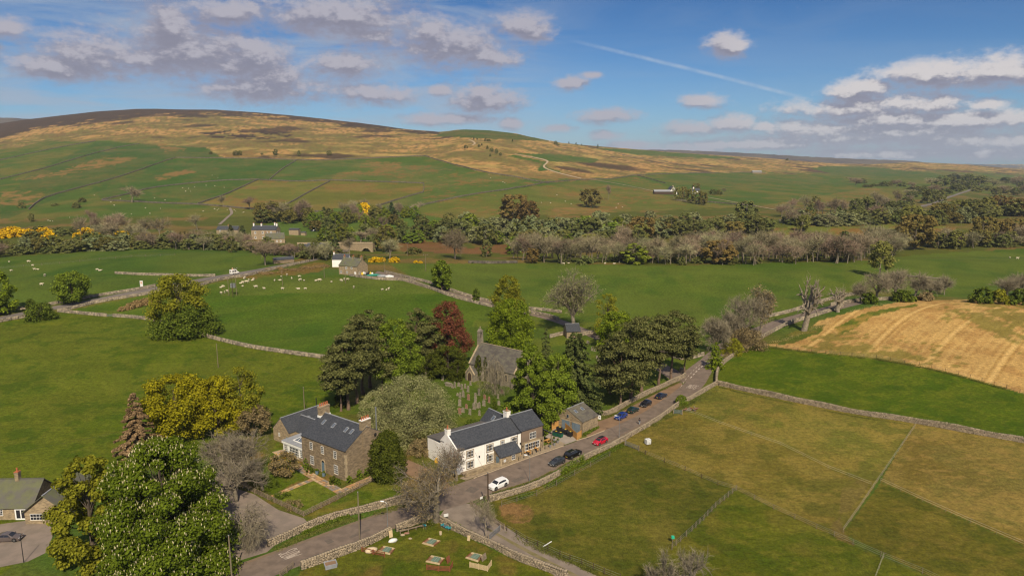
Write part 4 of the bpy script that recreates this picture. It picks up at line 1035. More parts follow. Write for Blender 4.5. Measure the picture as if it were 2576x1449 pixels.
def rooflight(parent, x, y, z, slope, w=.8, h=1.2, axis='x'):
    """pane lying on a roof; slope = rise per metre along +y (axis x) or +x (axis y)"""
    b = MB(); g = MB()
    c = Vector((x, y, z)); a = Vector((1, 0, 0)) if axis == 'x' else Vector((0, 1, 0)); d = (Vector((0, 1, slope)) if axis == 'x' else Vector((1, 0, slope))).normalized(); n = a.cross(d)
    if n.z < 0: n = -n
    q = [c - a * w / 2 - d * h / 2, c + a * w / 2 - d * h / 2, c + a * w / 2 + d * h / 2, c - a * w / 2 + d * h / 2]
    b.poly(q, .09, n); o = b.build('rooflight', M['lead'], parent)
    q2 = [c + (k - c) * .80 + n * .092 for k in q]; g.poly(q2, .012, n); g.build('pane', M['skyglass'], o)
M['skyglass'] = mat('rooflight_glass', (.10, .12, .15), None, 1, .05, spec=1.0, amt=.2)
def build_farmhouse():
    p = at(762, 1166); q = at(868.7, 1212.8)
    ang = math.atan2(q.y - p.y, q.x - p.x) + R(1.5); L = (q - p).length
    t = thing('farmhouse', 'grey-brown stone farmhouse with dark slate roof, blue front door and orangery', 'house', p, ang)
    W, e, r = 12.2, 6.85, 10.5
    b = MB(); gable_walls(b, 0, 0, L, W, e, r, .5); b.build('wall', M['rubble'], t)
    b, g = gable_roof(0, 0, L, W, e, r, .5, over=.2, gov=.02); rf = b.build('roof', M['slate'], t); g.build('ridge_tile', M['lead'], rf)
    for zc, hs, nx in ((4.3, 1.75, 2), ):
        for s in (.225, .485, .765): window(t, ('f', 0), s * L, zc, .95, hs, 2, 4)
    for s in (.23, .775): window(t, ('f', 0), s * L, .8, 1.3, 2.05, 3, 4)
    d = MB(); f = wall_frame(('f', 0)); sd = .487 * L
    fbox(d, f, sd - .75, sd - .5, 0, .10, 0, 2.3); fbox(d, f, sd + .5, sd + .75, 0, .10, 0, 2.3)
    for i in range(7):
        a0, a1 = math.pi * i / 7, math.pi * (i + 1) / 7
        d.poly([(sd + .5 * math.cos(a0), -.10, 2.3 + .5 * math.sin(a0)), (sd + .75 * math.cos(a0), -.10, 2.3 + .75 * math.sin(a0)), (sd + .75 * math.cos(a1), -.10, 2.3 + .75 * math.sin(a1)), (sd + .5 * math.cos(a1), -.10, 2.3 + .5 * math.sin(a1))], .10, (0, 1, 0))
    do = d.build('door_surround', M['sand_light'], t)
    g = MB(); fbox(g, f, sd - .5, sd + .5, 0, .05, 0, 2.3); dr = g.build('door', M['blue_grey'], t)
    g = MB(); g.poly([(sd + .5 * math.cos(a), -.03, 2.3 + .5 * math.sin(a)) for a in [math.pi * i / 8 for i in range(9)]], .03, (0, 1, 0)); g.build('fanlight', M['glass'], t)
    window(t, ('r', L), W * .46, 7.6, .65, 1.0, 2, 2)
    sl = (r - e) / (W / 2)
    for s in (.20, .43, .71, .83): y = W * .33; rooflight(t, s * L, y, e + sl * y + .17, sl, .75, 1.35)
    chimney(t, .5, W / 2, r - 1.9, r + 1.7, .95, 2.7, 'sandstone', 5, 'y', 'sand_light')
    chimney(t, L - .5, W / 2, r - 1.9, r + 1.6, .95, 2.5, 'sandstone', 4, 'y', 'white')
    g = MB(); g.box(.03, W / 2 - 1.5, r - 2.3, 1.05, W / 2 + 1.5, r - .3); g.build('chimney_flashing', M['white'], t)
    g = MB(); g.box(-.1, -.10, e - .16, L + .1, -.01, e - .03); g.build('gutter', M['black'], t)
    g = MB(); g.tube((L - 2.4, W - 1.2, 6.5), (L - 2.4, W - 1.2, 12.8), .13, .13, 8); g.tube((L - 2.4, W - 1.2, 12.5), (L - 2.4, W - 1.2, 13.1), .18, .18, 8); g.build('flue', M['metal'], t)
    g = MB()
    for i in range(8): z0 = i * .75; w_ = .55 if i % 2 else .38; g.box(L - w_, -.03, z0, L + .03, w_ * .9 - .1, z0 + .70)
    g.build('quoin_stones', M['sand_light'], t)
    # breast of the gable chimney
    g = MB(); g.box(L, W / 2 - 1.3, 0, L + .16, W / 2 + 1.1, 9.4); g.build('chimney_breast', M['rubble'], t)
    # satellite dish
    g = MB()
    for i in range(10):
        a0, a1 = 6.283 * i / 10, 6.283 * (i + 1) / 10; g.poly([(L + .35, W * .68, 8.1), (L + .25, W * .68 + .4 * math.cos(a0), 8.1 + .4 * math.sin(a0)), (L + .25, W * .68 + .4 * math.cos(a1), 8.1 + .4 * math.sin(a1))])
    g.beam((L, W * .68, 7.9), (L + .3, W * .68, 8.1), .05, .05); g.build('satellite_dish', M['black'], t)
    # orangery
    ox, oy, ow, od, oh = -8.0, .55, 7.98, 5.2, 2.95
    g = MB(); g.box(ox, oy, 0, ox + ow, oy + od, .75); g.build('orangery_plinth', M['sandstone'], t)
    g = MB(); g.box(ox + .02, oy + .02, .75, ox + ow, oy + od, oh); g.box(ox - .2, oy - .2, oh - .05, ox + ow, oy + od, oh + .52); o = g.build('orangery', M['white'], t)
    g = MB(); g.box(ox - .24, oy - .24, oh + .522, ox + ow, oy + od, oh + .60); g.build('orangery_roof', M['lead'], o)
    g = MB(); x0, x1, y0, y1 = ox + 2.2, ox + 6.6, oy + 1.3, oy + 3.9; zr = oh + .62
    for a, c in (((x0, y0), (x1, y0)), ((x1, y0), (x1, y1)), ((x1, y1), (x0, y1)), ((x0, y1), (x0, y0))): g.beam((a[0], a[1], zr + .06), (c[0], c[1], zr + .06), .14, .16)
    ym = (y0 + y1) / 2; g.beam((x0 + 1.1, ym, zr + .75), (x1 - 1.1, ym, zr + .75), .1, .1)
    for a in ((x0, y0), (x0, y1)): g.beam((a[0], a[1], zr), (x0 + 1.1, ym, zr + .75), .08, .08)
    for a in ((x1, y0), (x1, y1)): g.beam((a[0], a[1], zr), (x1 - 1.1, ym, zr + .75), .08, .08)
    for k in (.33, .66): q = x0 + (x1 - x0) * k; g.beam((q, y0, zr), (q, ym, zr + .73), .06, .06); g.beam((q, y1, zr), (q, ym, zr + .73), .06, .06)
    ln = g.build('roof_lantern', M['white'], t)
    g = MB(); a, b_, c, d_ = (x0, y0, zr), (x1, y0, zr), (x1, y1, zr), (x0, y1, zr); e1, e2 = (x0 + 1.1, ym, zr + .72), (x1 - 1.1, ym, zr + .72)
    for f4 in ((a, b_, e2, e1), (b_, c, e2), (c, d_, e1, e2), (d_, a, e1)): g.poly(f4)
    g.build('pane', M['skyglass'], ln)
    for s, w_, n in ((ox + 1.1, 1.3, 3), (ox + 4.2, 3.4, 6), (ox + 7.0, 1.1, 2)): window(t, ('f', oy + .02), s, .35 if n == 6 else .85, w_, 2.35 if n == 6 else 1.85, n, 4, 'white', bar=.07)
    for s in (oy + 1.3, oy + 3.8): window(t, ('l', ox + .02), s, .85, 1.6, 1.85, 3, 4, 'white', bar=.07)
    # rear barn wing and link
    bx, by, bw, bl = -17.4, 4.4, 6.3, 13.0
    g = MB(); gable_walls(g, bx, by, bl, bw, 3.1, 6.2, .5, 'y'); g.build('barn_wall', M['barn_stone'], t)
    g, k = gable_roof(bx, by, bl, bw, 3.1, 6.2, .5, 'y', over=.15, gov=.02); rr = g.build('barn_roof', M['slate'], t); k.build('ridge_tile', M['lead'], rr)
    g = MB(); gable_walls(g, bx + bw / 2, by + 2.2, -(bx + bw / 2) - .02, 6.2, 2.9, 5.7, .5, 'x'); g.build('link_wall', M['barn_stone'], t)
    g, k = gable_roof(bx + bw / 2 + 1.0, by + 2.2, -(bx + bw / 2) - 1.05, 6.2, 2.9, 5.7, .5, 'x', over=.15, gov=.02); rr = g.build('link_roof', M['slate'], t); k.build('ridge_tile', M['lead'], rr)
    window(t, ('f', by), bx + 2.4, 1.5, .6, .9, 2, 2)
    g = MB(); fbox(g, wall_frame(('f', by)), bx + 5.2, bx + 6.0, 0, .05, 0, 2.0); g.build('side_door', M['blue_grey'], t)
    rooflight(t, bx + bw * .78, by + bl * .55, 6.2 - (6.2 - 3.1) / (bw / 2) * (bw * .28) + .17, -(6.2 - 3.1) / (bw / 2), .7, 1.1, 'y')
    g = MB(); g.tube((bx + 2.2, by + 11.5, 5), (bx + 2.2, by + 11.5, 8.0), .12, .12, 8); g.build('stove_pipe', M['black'], t)
    return t
FARM = build_farmhouse()
def build_pub():
    p = at(1149, 1195); q = at(1363, 1125.5); d = q - p
    ang = math.atan2(d.y, d.x); L = d.to_2d().length
    t = thing('white_pub', 'long white rendered pub with slate roof and a timber clad stone wing', 'pub', p, ang)
    Lw = L * .735; W, e, r, dm = 6.6, 5.7, 8.1, .62
    b = MB(); gable_walls(b, 0, 0, Lw, W, e, r, dm); b.build('wall', M['render_white'], t)
    b, g = gable_roof(.25, 0, Lw - .25, W, e, r, dm, over=.25, gov=.0); rf = b.build('roof', M['slate'], t); g.build('ridge_tile', M['lead'], rf)
    g = MB()                                          # raised gable coping
    quad_prism(g, [(-.02, -.1, e + .22), (.27, -.1, e + .22), (.27, W * dm, r + .32), (-.02, W * dm, r + .32)], .2); quad_prism(g, [(-.02, W * dm, r + .32), (.27, W * dm, r + .32), (.27, W + .1, e + .22), (-.02, W + .1, e + .22)], .2)
    g.build('gable_coping', M['render_white'], t)
    # rear flat-roofed range
    g = MB(); g.box(.1, W, 0, Lw + 1.5, 12.2, 5.0); g.build('rear_wall', M['render_white'], t)
    g = MB(); quad_prism(g, [(-.05, W - 1.6, 6.15), (Lw + 1.5, W - 1.6, 6.15), (Lw + 1.5, 12.4, 5.15), (-.05, 12.4, 5.15)], .15)
    for i in range(24): x = .3 + i * (Lw + 1) / 24; g.beam((x, W - 1.4, 6.15), (x, 12.4, 5.17), .06, .05)
    fr_ = g.build('flat_roof', M['flat_roof'], t)
    g = MB(); g.tube((Lw * .3, W + .4, 5.6), (Lw * .3, W + .4, 6.75), .28, .28, 8); g.tube((Lw * .3, W + .4, 6.6), (Lw * .3, W + .4, 6.95), .42, .1, 8); g.build('roof_vent', M['lead'], t)
    # windows, in twos under stone surrounds
    for s, z, w_, h in ((.20, 3.25, 1.75, 1.5), (.50, 3.25, 1.75, 1.5), (.70, 3.4, .85, 1.4), (.89, 3.25, 1.75, 1.5), (.20, .75, 1.75, 1.55), (.50, .75, 1.75, 1.55), (.905, .75, 1.3, 1.55)):
        window(t, ('f', 0), s * Lw, z, w_, h, 4 if w_ > 1 else 2, 2, 'white', 'sandstone', mullions=1 if w_ > 1 else 0)
    for s, z in ((.22 + .115, 2.55), (.60 - .135, 2.35), (.99, 2.6)):
        g = MB(); fbox(g, wall_frame(('f', 0)), s * Lw - .12, s * Lw + .12, 0, .22, z, z + .4); g.build('wall_lamp', M['black'], t)
    for s in (.415, .945):
        g = MB(); g.tube((s * Lw, -.09, .1), (s * Lw, -.09, e - .1), .05, .05, 6); g.build('downpipe', M['plastic_white'] if s < .5 else M['black'], t)
    g = MB(); g.box(.2, -.34, e - .16, Lw, -.25, e - .04); g.build('gutter', M['black'], t)
    chimney(t, .45, W * dm, r - 1.0, r + 1.25, .85, 1.1, 'render_white', 1, 'x', 'sandstone'); chimney(t, Lw - .6, W * dm + .5, r - 1.0, r + 1.5, 1.1, 1.4, 'render_white', 1, 'x', 'sandstone')
    # timber and stone wing
    x0, x1 = Lw + .02, L; We, ew, rw = 7.2, 5.9, 8.35; yo = -.35
    g = MB(); g.box(x0, yo, 0, x1, yo + We, 2.95); g.build('wing_stone_wall', M['sandstone'], t)
    g = MB(); gable_walls(g, x0, yo + .06, x1 - x0 - .06, We - .1, ew, rw, .6)
    g.build('wing_upper_wall', M['timber_clad'], t)
    nb = 30; shared = MB(); shared.box(-.088, -.03, 2.96, .088, .03, ew - .02); me = shared.mesh('cladding_board', M['timber_clad'])
    n = int((x1 - x0) / .19)
    for i in range(n): o = link('cladding_board', me, t, (x0 + .1 + i * (x1 - x0 - .1) / n, yo + .04 - .012 * (i % 2), 0))
    g, k = gable_roof(x0 - .3, yo, x1 - x0 + .3, We, ew, rw, .6, over=.25, gov=.15); rr = g.build('wing_roof', M['slate'], t); k.build('ridge_tile', M['lead'], rr)
    xm = (x0 + x1) / 2; window(t, ('f', yo), xm + .1, 3.25, 1.9, 1.6, 4, 2, 'white', mullions=1); window(t, ('f', yo), xm - .1, .7, 4.4, 1.7, 8, 2, 'white', 'sand_light', mullions=3)
    window(t, ('r', x1), yo + 3, 3.3, 1.2, 1.4, 2, 2)
    g = MB(); g.box(x1 - .28, yo - .06, 0, x1 + .14, yo + .3, 2.96); g.build('corner_pier', M['sand_light'], t)
    for s in (x0 + .25, x1 - .5):
        g = MB(); fbox(g, wall_frame(('f', yo)), s - .1, s + .1, 0, .2, 1.9, 2.3); g.build('wall_lamp', M['black'], t)
    g = MB(); g.tube((x1 - .15, yo - .12, .1), (x1 - .15, yo - .12, ew), .05, .05, 6); g.build('downpipe', M['black'], t)
    # rear slated block with a rooflight
    g = MB(); gable_walls(g, Lw - 2.4, W + .5, 5.6, 5, 5.2, 7.6, .5, 'y'); g.build('back_wing_wall', M['render_white'], t)
    g, k = gable_roof(Lw - 2.4, W - 1.2, 7.3, 5, 5.2, 7.6, .5, 'y'); rr = g.build('back_wing_roof', M['slate'], t); k.build('ridge_tile', M['lead'], rr)
    rooflight(t, Lw - 1.2, W + 2.5, 5.2 + .96 * 1.2 + .17, .96, 1.0, 1.3, 'y')
    # stone porch with a lean-to slate roof
    a, c, pd = .565 * Lw, .885 * Lw, 2.5
    g = MB(); g.box(a, -pd, 0, c, -.01, 2.25); g.add([(a, -pd, 2.25), (a, 0, 2.25), (a, 0, 3.75), (c, -pd, 2.25), (c, 0, 2.25), (c, 0, 3.75)], [(0, 1, 2), (5, 4, 3), (0, 2, 5, 3)]); g.build('porch_wall', M['sandstone'], t)
    g = MB(); quad_prism(g, [(a - .25, -pd - .3, 2.22), (c + .25, -pd - .3, 2.22), (c + .25, 0, 3.95), (a - .25, 0, 3.95)], .14); g.build('porch_roof', M['slate'], t)
    window(t, ('f', -pd), (a + c) / 2 + .8, .75, .95, 1.2, 2, 2, 'white')
    g = MB(); fbox(g, wall_frame(('f', -pd)), a + .9, a + 1.5, 0, .05, .85, 1.4); nb_ = g.build('menu_board', M['white'], t); g = MB()
    for k in range(4): fbox(g, wall_frame(('f', -pd - .05)), a + 1.0, a + 1.4, 0, .006, .95 + k * .11, 1.0 + k * .11)
    g.build('menu_text', M['black'], nb_)
    g = MB(); fbox(g, wall_frame(('l', a)), -pd + .5, -pd + 1.6, 0, .05, 0, 2.05); g.build('porch_door', M['blue_grey'], t)
    g = MB(); g.box(a - .06, -pd - .03, 0, a + .35, -pd + .35, 2.25); g.build('porch_quoin', M['sand_light'], t)
    # low stone wall of the entrance ramp
    g = MB(); g.box(.6, -2.45, 0, a - .05, -2.1, .95); g.box(a - 1.6, -2.5, 0, a - .05, -2.1, .98); g.build('ramp_wall', M['sandstone'], t)
    g = MB(); g.box(1.0, -2.09, 0, a - .05, -.02, .35); g.build('ramp', M['patio'], t)
    # lean-to canopy at the end
    z0, z1 = 4.9, 2.75; cx0, cx1 = x1 + .12, x1 + 3.6
    g = MB(); quad_prism(g, [(cx0, .2, z0 - .1), (cx1, .2, z1), (cx1, 6.8, z1), (cx0, 6.8, z0 - .1)], .14); g.build('canopy_roof', M['slate'], t)
    for y in (.45, 3.4, 6.5):
        g = MB(); g.beam((cx1 - .2, y, 0), (cx1 - .2, y, z1 - .1), .2, .2); g.build('canopy_post', M['old_timber'], t)
    g = MB(); g.beam((cx1 - .2, .3, z1 - .2), (cx1 - .2, 6.7, z1 - .2), .14, .2); g.build('canopy_beam', M['old_timber'], t)
    return t
PUB = build_pub()
def build_outbuilding():
    p = at(1464, 1094); t = thing('stone_outbuilding', 'small stone outbuilding with blue garage doors beside the bin enclosure', 'outbuilding', p, R(47.6))
    Ls, Wg, e, r = 6.8, 9.6, 3.35, 5.6       # x along the road side, y along the gable
    b = MB(); gable_walls(b, 0, 0, Ls, Wg, e, r, .5, 'x'); b.build('wall', M['sandstone'], t)
    b, g = gable_roof(0, 0, Ls, Wg, e, r, .5, 'x', gov=.05); rf = b.build('roof', M['slate_old'], t); g.build('ridge_tile', M['lead'], rf)
    f = wall_frame(('l', 0))
    for y in (1.9, 5.2):
        b = MB(); fbox(b, f, y - 1.25, y + 1.25, 0, .06, 0, 2.6); d = b.build('garage_door', M['blue_grey'], t)
        for i in range(7): g = MB(); fbox(g, f, y - 1.25 + .36 * i, y - 1.25 + .36 * i + .05, .06, .09, .05, 2.55); g.build('door_batten', M['lead'], d)
        g = MB(); fbox(g, f, y - 1.5, y + 1.5, 0, .08, 2.6, 2.85); g.build('lintel', M['sand_light'], t)
    window(t, ('l', 0), 4.6, 3.4, .55, .85, 1, 1, 'blue_grey')
    sl = (r - e) / (Wg / 2)
    for x, y in ((1.5, 3.2), (4.2, 3.2)): rooflight(t, x, y, e + sl * y + .17, sl, .9, 1.1)
    g = MB(); g.tube((-.08, -.08, 0), (-.08, -.08, e), .05, .05, 6); g.build('downpipe', M['black'], t)
    g = MB(); g.box(-.2, 9.7, 0, 5, 12.2, 2.6); g.build('rear_lean_to_wall', M['sandstone'], t)
    g = MB(); quad_prism(g, [(-.35, 9.6, 3.3), (5.1, 9.6, 3.3), (5.1, 12.4, 2.65), (-.35, 12.4, 2.65)], .12); g.build('rear_lean_to_roof', M['slate_old'], t)
    # hanging sign on the end towards the road
    s = thing('hanging_sign', 'white square pub sign on a bracket at the stone outbuilding corner', 'sign', t.matrix_basis @ Vector((Ls + .05, .35, 2.35)), R(47.6))
    g = MB(); g.beam((0, 0, 1.15), (0, -1.25, 1.15), .05, .05); g.build('bracket', M['black'], s)
    g = MB(); g.box(-.04, -1.2, 0, .04, -.3, 1.1); sb = g.build('sign_board', M['white'], s)
    g = MB(); g.box(-.046, -.85, .45, .046, -.65, .75); g.box(-.047, -.95, .62, .047, -.55, .7); g.build('sign_emblem', M['black'], sb)
    return t
OUT = build_outbuilding()
def build_church():
    rz = R(-39)
    base = Vector((-13.6, 216.0, 0)); t = thing('church', 'stone church with a bellcote and porch standing among the gravestones', 'church', base, rz)
    L, W, e, r = 18.5, 10.4, 4.5, 10.2
    b = MB(); gable_walls(b, 0, 0, L, W, e, r, .5); b.build('wall', M['church_stone'], t)
    b, g = gable_roof(.3, 0, L - .6, W, e, r, .5, over=.25, gov=0, th=.15); rf = b.build('roof', M['slate_old'], t); g.build('ridge_tile', M['sand_light'], rf)
    g = MB()
    for x in (-.15, L - .3):
        quad_prism(g, [(x, -.3, e + .1), (x + .5, -.3, e + .1), (x + .5, W / 2, r + .5), (x, W / 2, r + .5)], .3); quad_prism(g, [(x, W / 2, r + .5), (x + .5, W / 2, r + .5), (x + .5, W + .3, e + .1), (x, W + .3, e + .1)], .3)
    g.build('gable_coping', M['sand_light'], t)
    # bellcote: two piers, an arched opening, a gabled cap, a cross
    yc = W / 2; g = MB(); g.box(-.35, yc - .95, r - .8, .65, yc + .95, r + 1.4); g.box(-.3, yc - .9, r + 1.4, .6, yc - .45, r + 3.3); g.box(-.3, yc + .45, r + 1.4, .6, yc + .9, r + 3.3)
    for i in range(6):
        a0, a1 = math.pi * i / 6, math.pi * (i + 1) / 6; P4 = lambda a, k: (yc + math.cos(a) * .45 * k, r + 3.0 + math.sin(a) * .45 * k)
        q = [P4(a0, 1), (yc + math.cos(a0) * .9, r + 3.75), (yc + math.cos(a1) * .9, r + 3.75), P4(a1, 1)]; g.poly([(-.3, y, z) for y, z in q], .9, (1, 0, 0))
    g.add([(-.4, yc - 1.05, r + 3.7), (-.4, yc + 1.05, r + 3.7), (-.4, yc, r + 4.6), (.7, yc - 1.05, r + 3.7), (.7, yc + 1.05, r + 3.7), (.7, yc, r + 4.6)], [(0, 2, 1), (3, 4, 5), (0, 3, 5, 2), (1, 2, 5, 4), (0, 1, 4, 3)])
    bc = g.build('bellcote', M['church_stone'], t)
    g = MB(); g.beam((.15, yc, r + 4.55), (.15, yc, r + 5.35), .14, .14); g.beam((.15, yc - .32, r + 5.05), (.15, yc + .32, r + 5.05), .13, .13); g.build('cross', M['sand_light'], bc)
    g = MB(); rings = [[(.15 + rr * math.cos(a), yc + rr * math.sin(a), z) for a in [6.283 * i / 10 for i in range(10)]] for rr, z in ((.34, r + 1.85), (.25, r + 2.1), (.19, r + 2.5), (.06, r + 2.62))]; g.loft(rings); g.tube((.15, yc, r + 2.6), (.15, yc, r + 2.95), .04, .04, 6); g.build('bell', M['pole_dark'], bc)
    # porch on the near side
    px0, pw, pd, pe, pr = 1.3, 3.6, 3.2, 2.4, 4.5
    g = MB(); gable_walls(g, px0, -pd, pd - .01, pw, pe, pr, .5, 'y'); po = g.build('porch', M['church_stone'], t)
    g, k = gable_roof(px0, -pd, pd + .6, pw, pe, pr, .5, 'y', gov=.0, over=.15); g.build('porch_roof', M['slate_old'], t)
    g = MB(); c = px0 + pw / 2
    quad_prism(g, [(px0 - .25, -pd - .12, pe - .05), (c, -pd - .12, pr + .35), (c, -pd + .3, pr + .35), (px0 - .25, -pd + .3, pe - .05)], .25); quad_prism(g, [(c, -pd - .12, pr + .35), (px0 + pw + .25, -pd - .12, pe - .05), (px0 + pw + .25, -pd + .3, pe - .05), (c, -pd + .3, pr + .35)], .25)
    g.build('porch_coping', M['sand_light'], t)
    def arch(parent, name, f, s, z, w, h, m, d=.03, top=.8):
        pts = [(s - w / 2, z), (s + w / 2, z)] + [(s + w / 2 * math.cos(a) , z + h + w * top * math.sin(a)) for a in [math.pi * i / 8 for i in range(9)]]
        g = MB(); g.poly([f(x, d, y) for x, y in pts], .05, Vector(f(0, 1, 0)) - Vector(f(0, 0, 0))); return g.build(name, M[m], parent)
    fp = wall_frame(('f', -pd)); arch(t, 'door_arch', fp, c, 0, 2.0, 1.6, 'sand_light', 0); arch(t, 'door', fp, c, 0, 1.5, 1.55, 'pole_dark', .03)
    for y, f in ((0, wall_frame(('f', 0))),):
        for s in (7.5, 11.5, 15.2): a = arch(t, 'window', f, s, 1.5, 1.1, 1.5, 'sand_light', 0); arch(a, 'pane', f, s, 1.62, .8, 1.4, 'glass', .03)
    fl = wall_frame(('l', 0)); a = arch(t, 'window', fl, W / 2, 2.6, 1.3, 2.2, 'sand_light', 0); arch(a, 'pane', fl, W / 2, 2.75, .95, 2.1, 'glass', .03)
    for x in (.0, 5.8, 9.6, 13.4, 17.7):
        g = MB(); g.box(x, -.9, 0, x + .8, -.01, 2.2); quad_prism(g, [(x, -.9, 2.2), (x + .8, -.9, 2.2), (x + .8, 0, 3.3), (x, 0, 3.3)], .3); g.build('buttress', M['church_stone'], t)
    g = MB(); g.tube((13.0, -.1, 0), (13.0, -.1, e), .06, .06, 6); g.build('downpipe', M['black'], t)
    return t
CHURCH = build_church()
# ------------------------------------------------------------------ vehicles
def paint(name, c, rough=.25):
    return mat(name, c, None, 1, rough, spec=.5, coat=.6, amt=.1)
CARK = {'hatch': dict(L=4.25, W=1.8, H=1.5, st=[(1, .68, .34, .5, .62, .66, .52), (.95, .84, .22, .48, .74, .79, .66), (.55, .9, .2, .52, .9, .97, .74), (.18, .9, .2, .55, .94, 1.40, .60), (-.18, .9, .2, .55, .96, 1.5, .61), (-.66, .9, .2, .55, .98, 1.42, .57), (-.93, .87, .24, .55, .95, 1.0, .68), (-1, .76, .36, .55, .82, .86, .62)]),
        'suv': dict(L=4.66, W=1.9, H=1.66, st=[(1, .80, .34, .60, .82, .86, .7), (.965, .90, .26, .60, .92, .98, .78), (.50, .94, .24, .62, 1.02, 1.08, .82), (.16, .95, .24, .64, 1.06, 1.58, .70), (-.2, .95, .24, .64, 1.08, 1.66, .71), (-.80, .95, .24, .64, 1.1, 1.61, .68), (-.97, .92, .3, .64, 1.08, 1.14, .76), (-1, .84, .40, .64, .9, .96, .70)]),
        'saloon': dict(L=4.6, W=1.82, H=1.45, st=[(1, .7, .32, .48, .6, .64, .54), (.95, .86, .22, .46, .72, .77, .68), (.5, .91, .2, .5, .87, .94, .76), (.16, .91, .2, .52, .9, 1.36, .6), (-.15, .91, .2, .52, .92, 1.45, .61), (-.5, .91, .2, .52, .94, 1.36, .57), (-.8, .9, .22, .52, .95, 1.02, .7), (-.96, .86, .26, .52, .9, .96, .7), (-1, .76, .36, .52, .8, .84, .62)])}
def car(label, p, head, kind, pm, roof_m=None, rear='plate_y', group='cars parked along the village road', rails=False, parts=True):
    k = CARK[kind]; hl = k['L'] / 2; ti = {'hatch': 5, 'suv': 5, 'saloon': 5}[kind]
    t = thing('car', label, 'car', p, head, group)
    rings = []
    for (fx, w, zb, zm, zs, zr, wr) in k['st']:
        x = fx * hl; w = w * k['W'] / 2 / max(q[1] for q in k['st'])
        rings.append([(x, -w * .96, zb), (x, -w, zm), (x, -w * .965, zs), (x, -wr, zr), (x, 0, zr + .025), (x, wr, zr), (x, w * .965, zs), (x, w, zm), (x, w * .96, zb)])
    b = MB(); b.loft(rings); body = b.build('body', pm, t, True)
    body.data.set_sharp_from_angle(angle=R(24))
    def pane(name, pts, m, out):
        n = (Vector(pts[1]) - Vector(pts[0])).cross(Vector(pts[2]) - Vector(pts[0])).normalized()
        if n.dot(Vector(out)) < 0: n = -n
        g = MB(); g.poly([Vector(q) + n * .004 for q in pts], .014, n); g.build(name, m, t)
    lp = lambda a, c, f: tuple(Vector(a).lerp(Vector(c), f))
    r2, r3, r4, r5, r6 = rings[2], rings[3], rings[4], rings[5], rings[6]
    GL = M['glass']
    for nm, ra, rb, f0, f1, sx in (('windscreen', r2, r3, .10, .93, 1), ('rear_window', r5, r6, .14, .86, -1)):
        g = MB()
        for i, j in ((3, 4), (4, 5)):
            e0, e1 = (.07, 1) if i == 3 else (0, .93)
            lo0, lo1, hi0, hi1 = lp(ra[i], rb[i], f0), lp(ra[j], rb[j], f0), lp(ra[i], rb[i], f1), lp(ra[j], rb[j], f1)
            q = [lp(lo0, lo1, e0), lp(lo0, lo1, e1), lp(hi0, hi1, e1), lp(hi0, hi1, e0)]
            n = Vector((sx, 0, 1.2)).normalized(); g.poly([Vector(c) + n * .006 for c in q], .014, n)
        g.build(nm, GL, t)
    for a, c in ((2, 3), (6, 5)):
        o = (0, -1 if a == 2 else 1, 0)
        q = lambda i, j, f: lp(lp(rings[i][a], rings[i][c], f), lp(rings[j][a], rings[j][c], f), .5)
        mk = lambda i, j, s, f: lp(lp(rings[i][a], rings[i][c], f), lp(rings[j][a], rings[j][c], f), s)
        pane('side_window', [mk(3, 4, -.55, .14), mk(3, 4, .86, .12), mk(3, 4, .86, .84), mk(3, 4, .06, .84)], GL, o)
        pane('side_window', [mk(4, 5, -.06, .12), mk(4, 5, .85, .16), mk(4, 5, .66, .82), mk(4, 5, -.06, .86)], GL, o)
    if roof_m:
        g = MB()
        for i in (3, 4):
            P4 = [Vector(rings[i][3]), Vector(rings[i][5]), Vector(rings[i + 1][5]), Vector(rings[i + 1][3])]
            g.poly([q + Vector((0, 0, .028)) for q in P4], .012, (0, 0, 1))
        g.build('roof_panel', roof_m, t)
    if rails:
        g = MB()
        for s in (-1, 1): g.beam((hl * .15, s * .62, k['H'] + .04), (-hl * .66, s * .6, k['H'] + .02), .05, .05)
        g.build('roof_rails', M['metal'], t)
    wr_ = .34 if kind != 'suv' else .40
    for x in (hl * .62, -hl * .60):
        for s in (-1, 1):
            y = s * (k['W'] / 2 - .10)
            wl = thing('wheel', None, None, (x, y, wr_)); wl.parent = t
            g = MB(); g.tube((0, s * .06, .02), (0, s * .106, .02), wr_ * 1.17, wr_ * 1.17, 18); g.build('wheel_arch', M['black'], wl)
            g = MB(); g.tube((0, -.11, 0), (0, s * .122, 0) if s > 0 else (0, -.122, 0), wr_, wr_, 16) if s > 0 else g.tube((0, .11, 0), (0, -.122, 0), wr_, wr_, 16); g.build('tyre', M['rubber'], wl)
            g = MB(); g.tube((0, s * .10, 0), (0, s * .134, 0), wr_ * .66, wr_ * .6, 10)
            g.build('rim', M['rim'], wl)
    fx = hl * .985
    for s in (-1, 1):
        g = MB(); g.box(hl * .93, s * .62 - .2, .60, hl * .99, s * .62 + .16, .72); g.build('headlight', M['lamp_clear'], t)
        g = MB(); g.box(-hl * .995, s * .66 - .14, .74, -hl * .94, s * .66 + .14, .92); g.build('tail_light', M['lamp_red'], t)
        g = MB(); g.box(hl * .28, s * (k['W'] / 2 + .0) - .02, .95, hl * .33, s * (k['W'] / 2 + .18), 1.08); g.build('wing_mirror', pm, t)
    g = MB(); g.box(hl * .985, -.26, .42, hl * 1.005, .26, .53); g.build('number_plate', M['plate_w'], t)
    g = MB(); g.box(-hl * 1.006, -.26, .55, -hl * .985, .26, .66); g.build('number_plate', M[rear], t)
    g = MB(); g.box(hl * .99, -.42, .56, hl * 1.002, .42, .64); g.build('grille', M['black'], t)
    return t
def road_dir(u0, v0, u1, v1):
    a, b = at(u0, v0), at(u1, v1); return math.atan2(b.y - a.y, b.x - a.x)
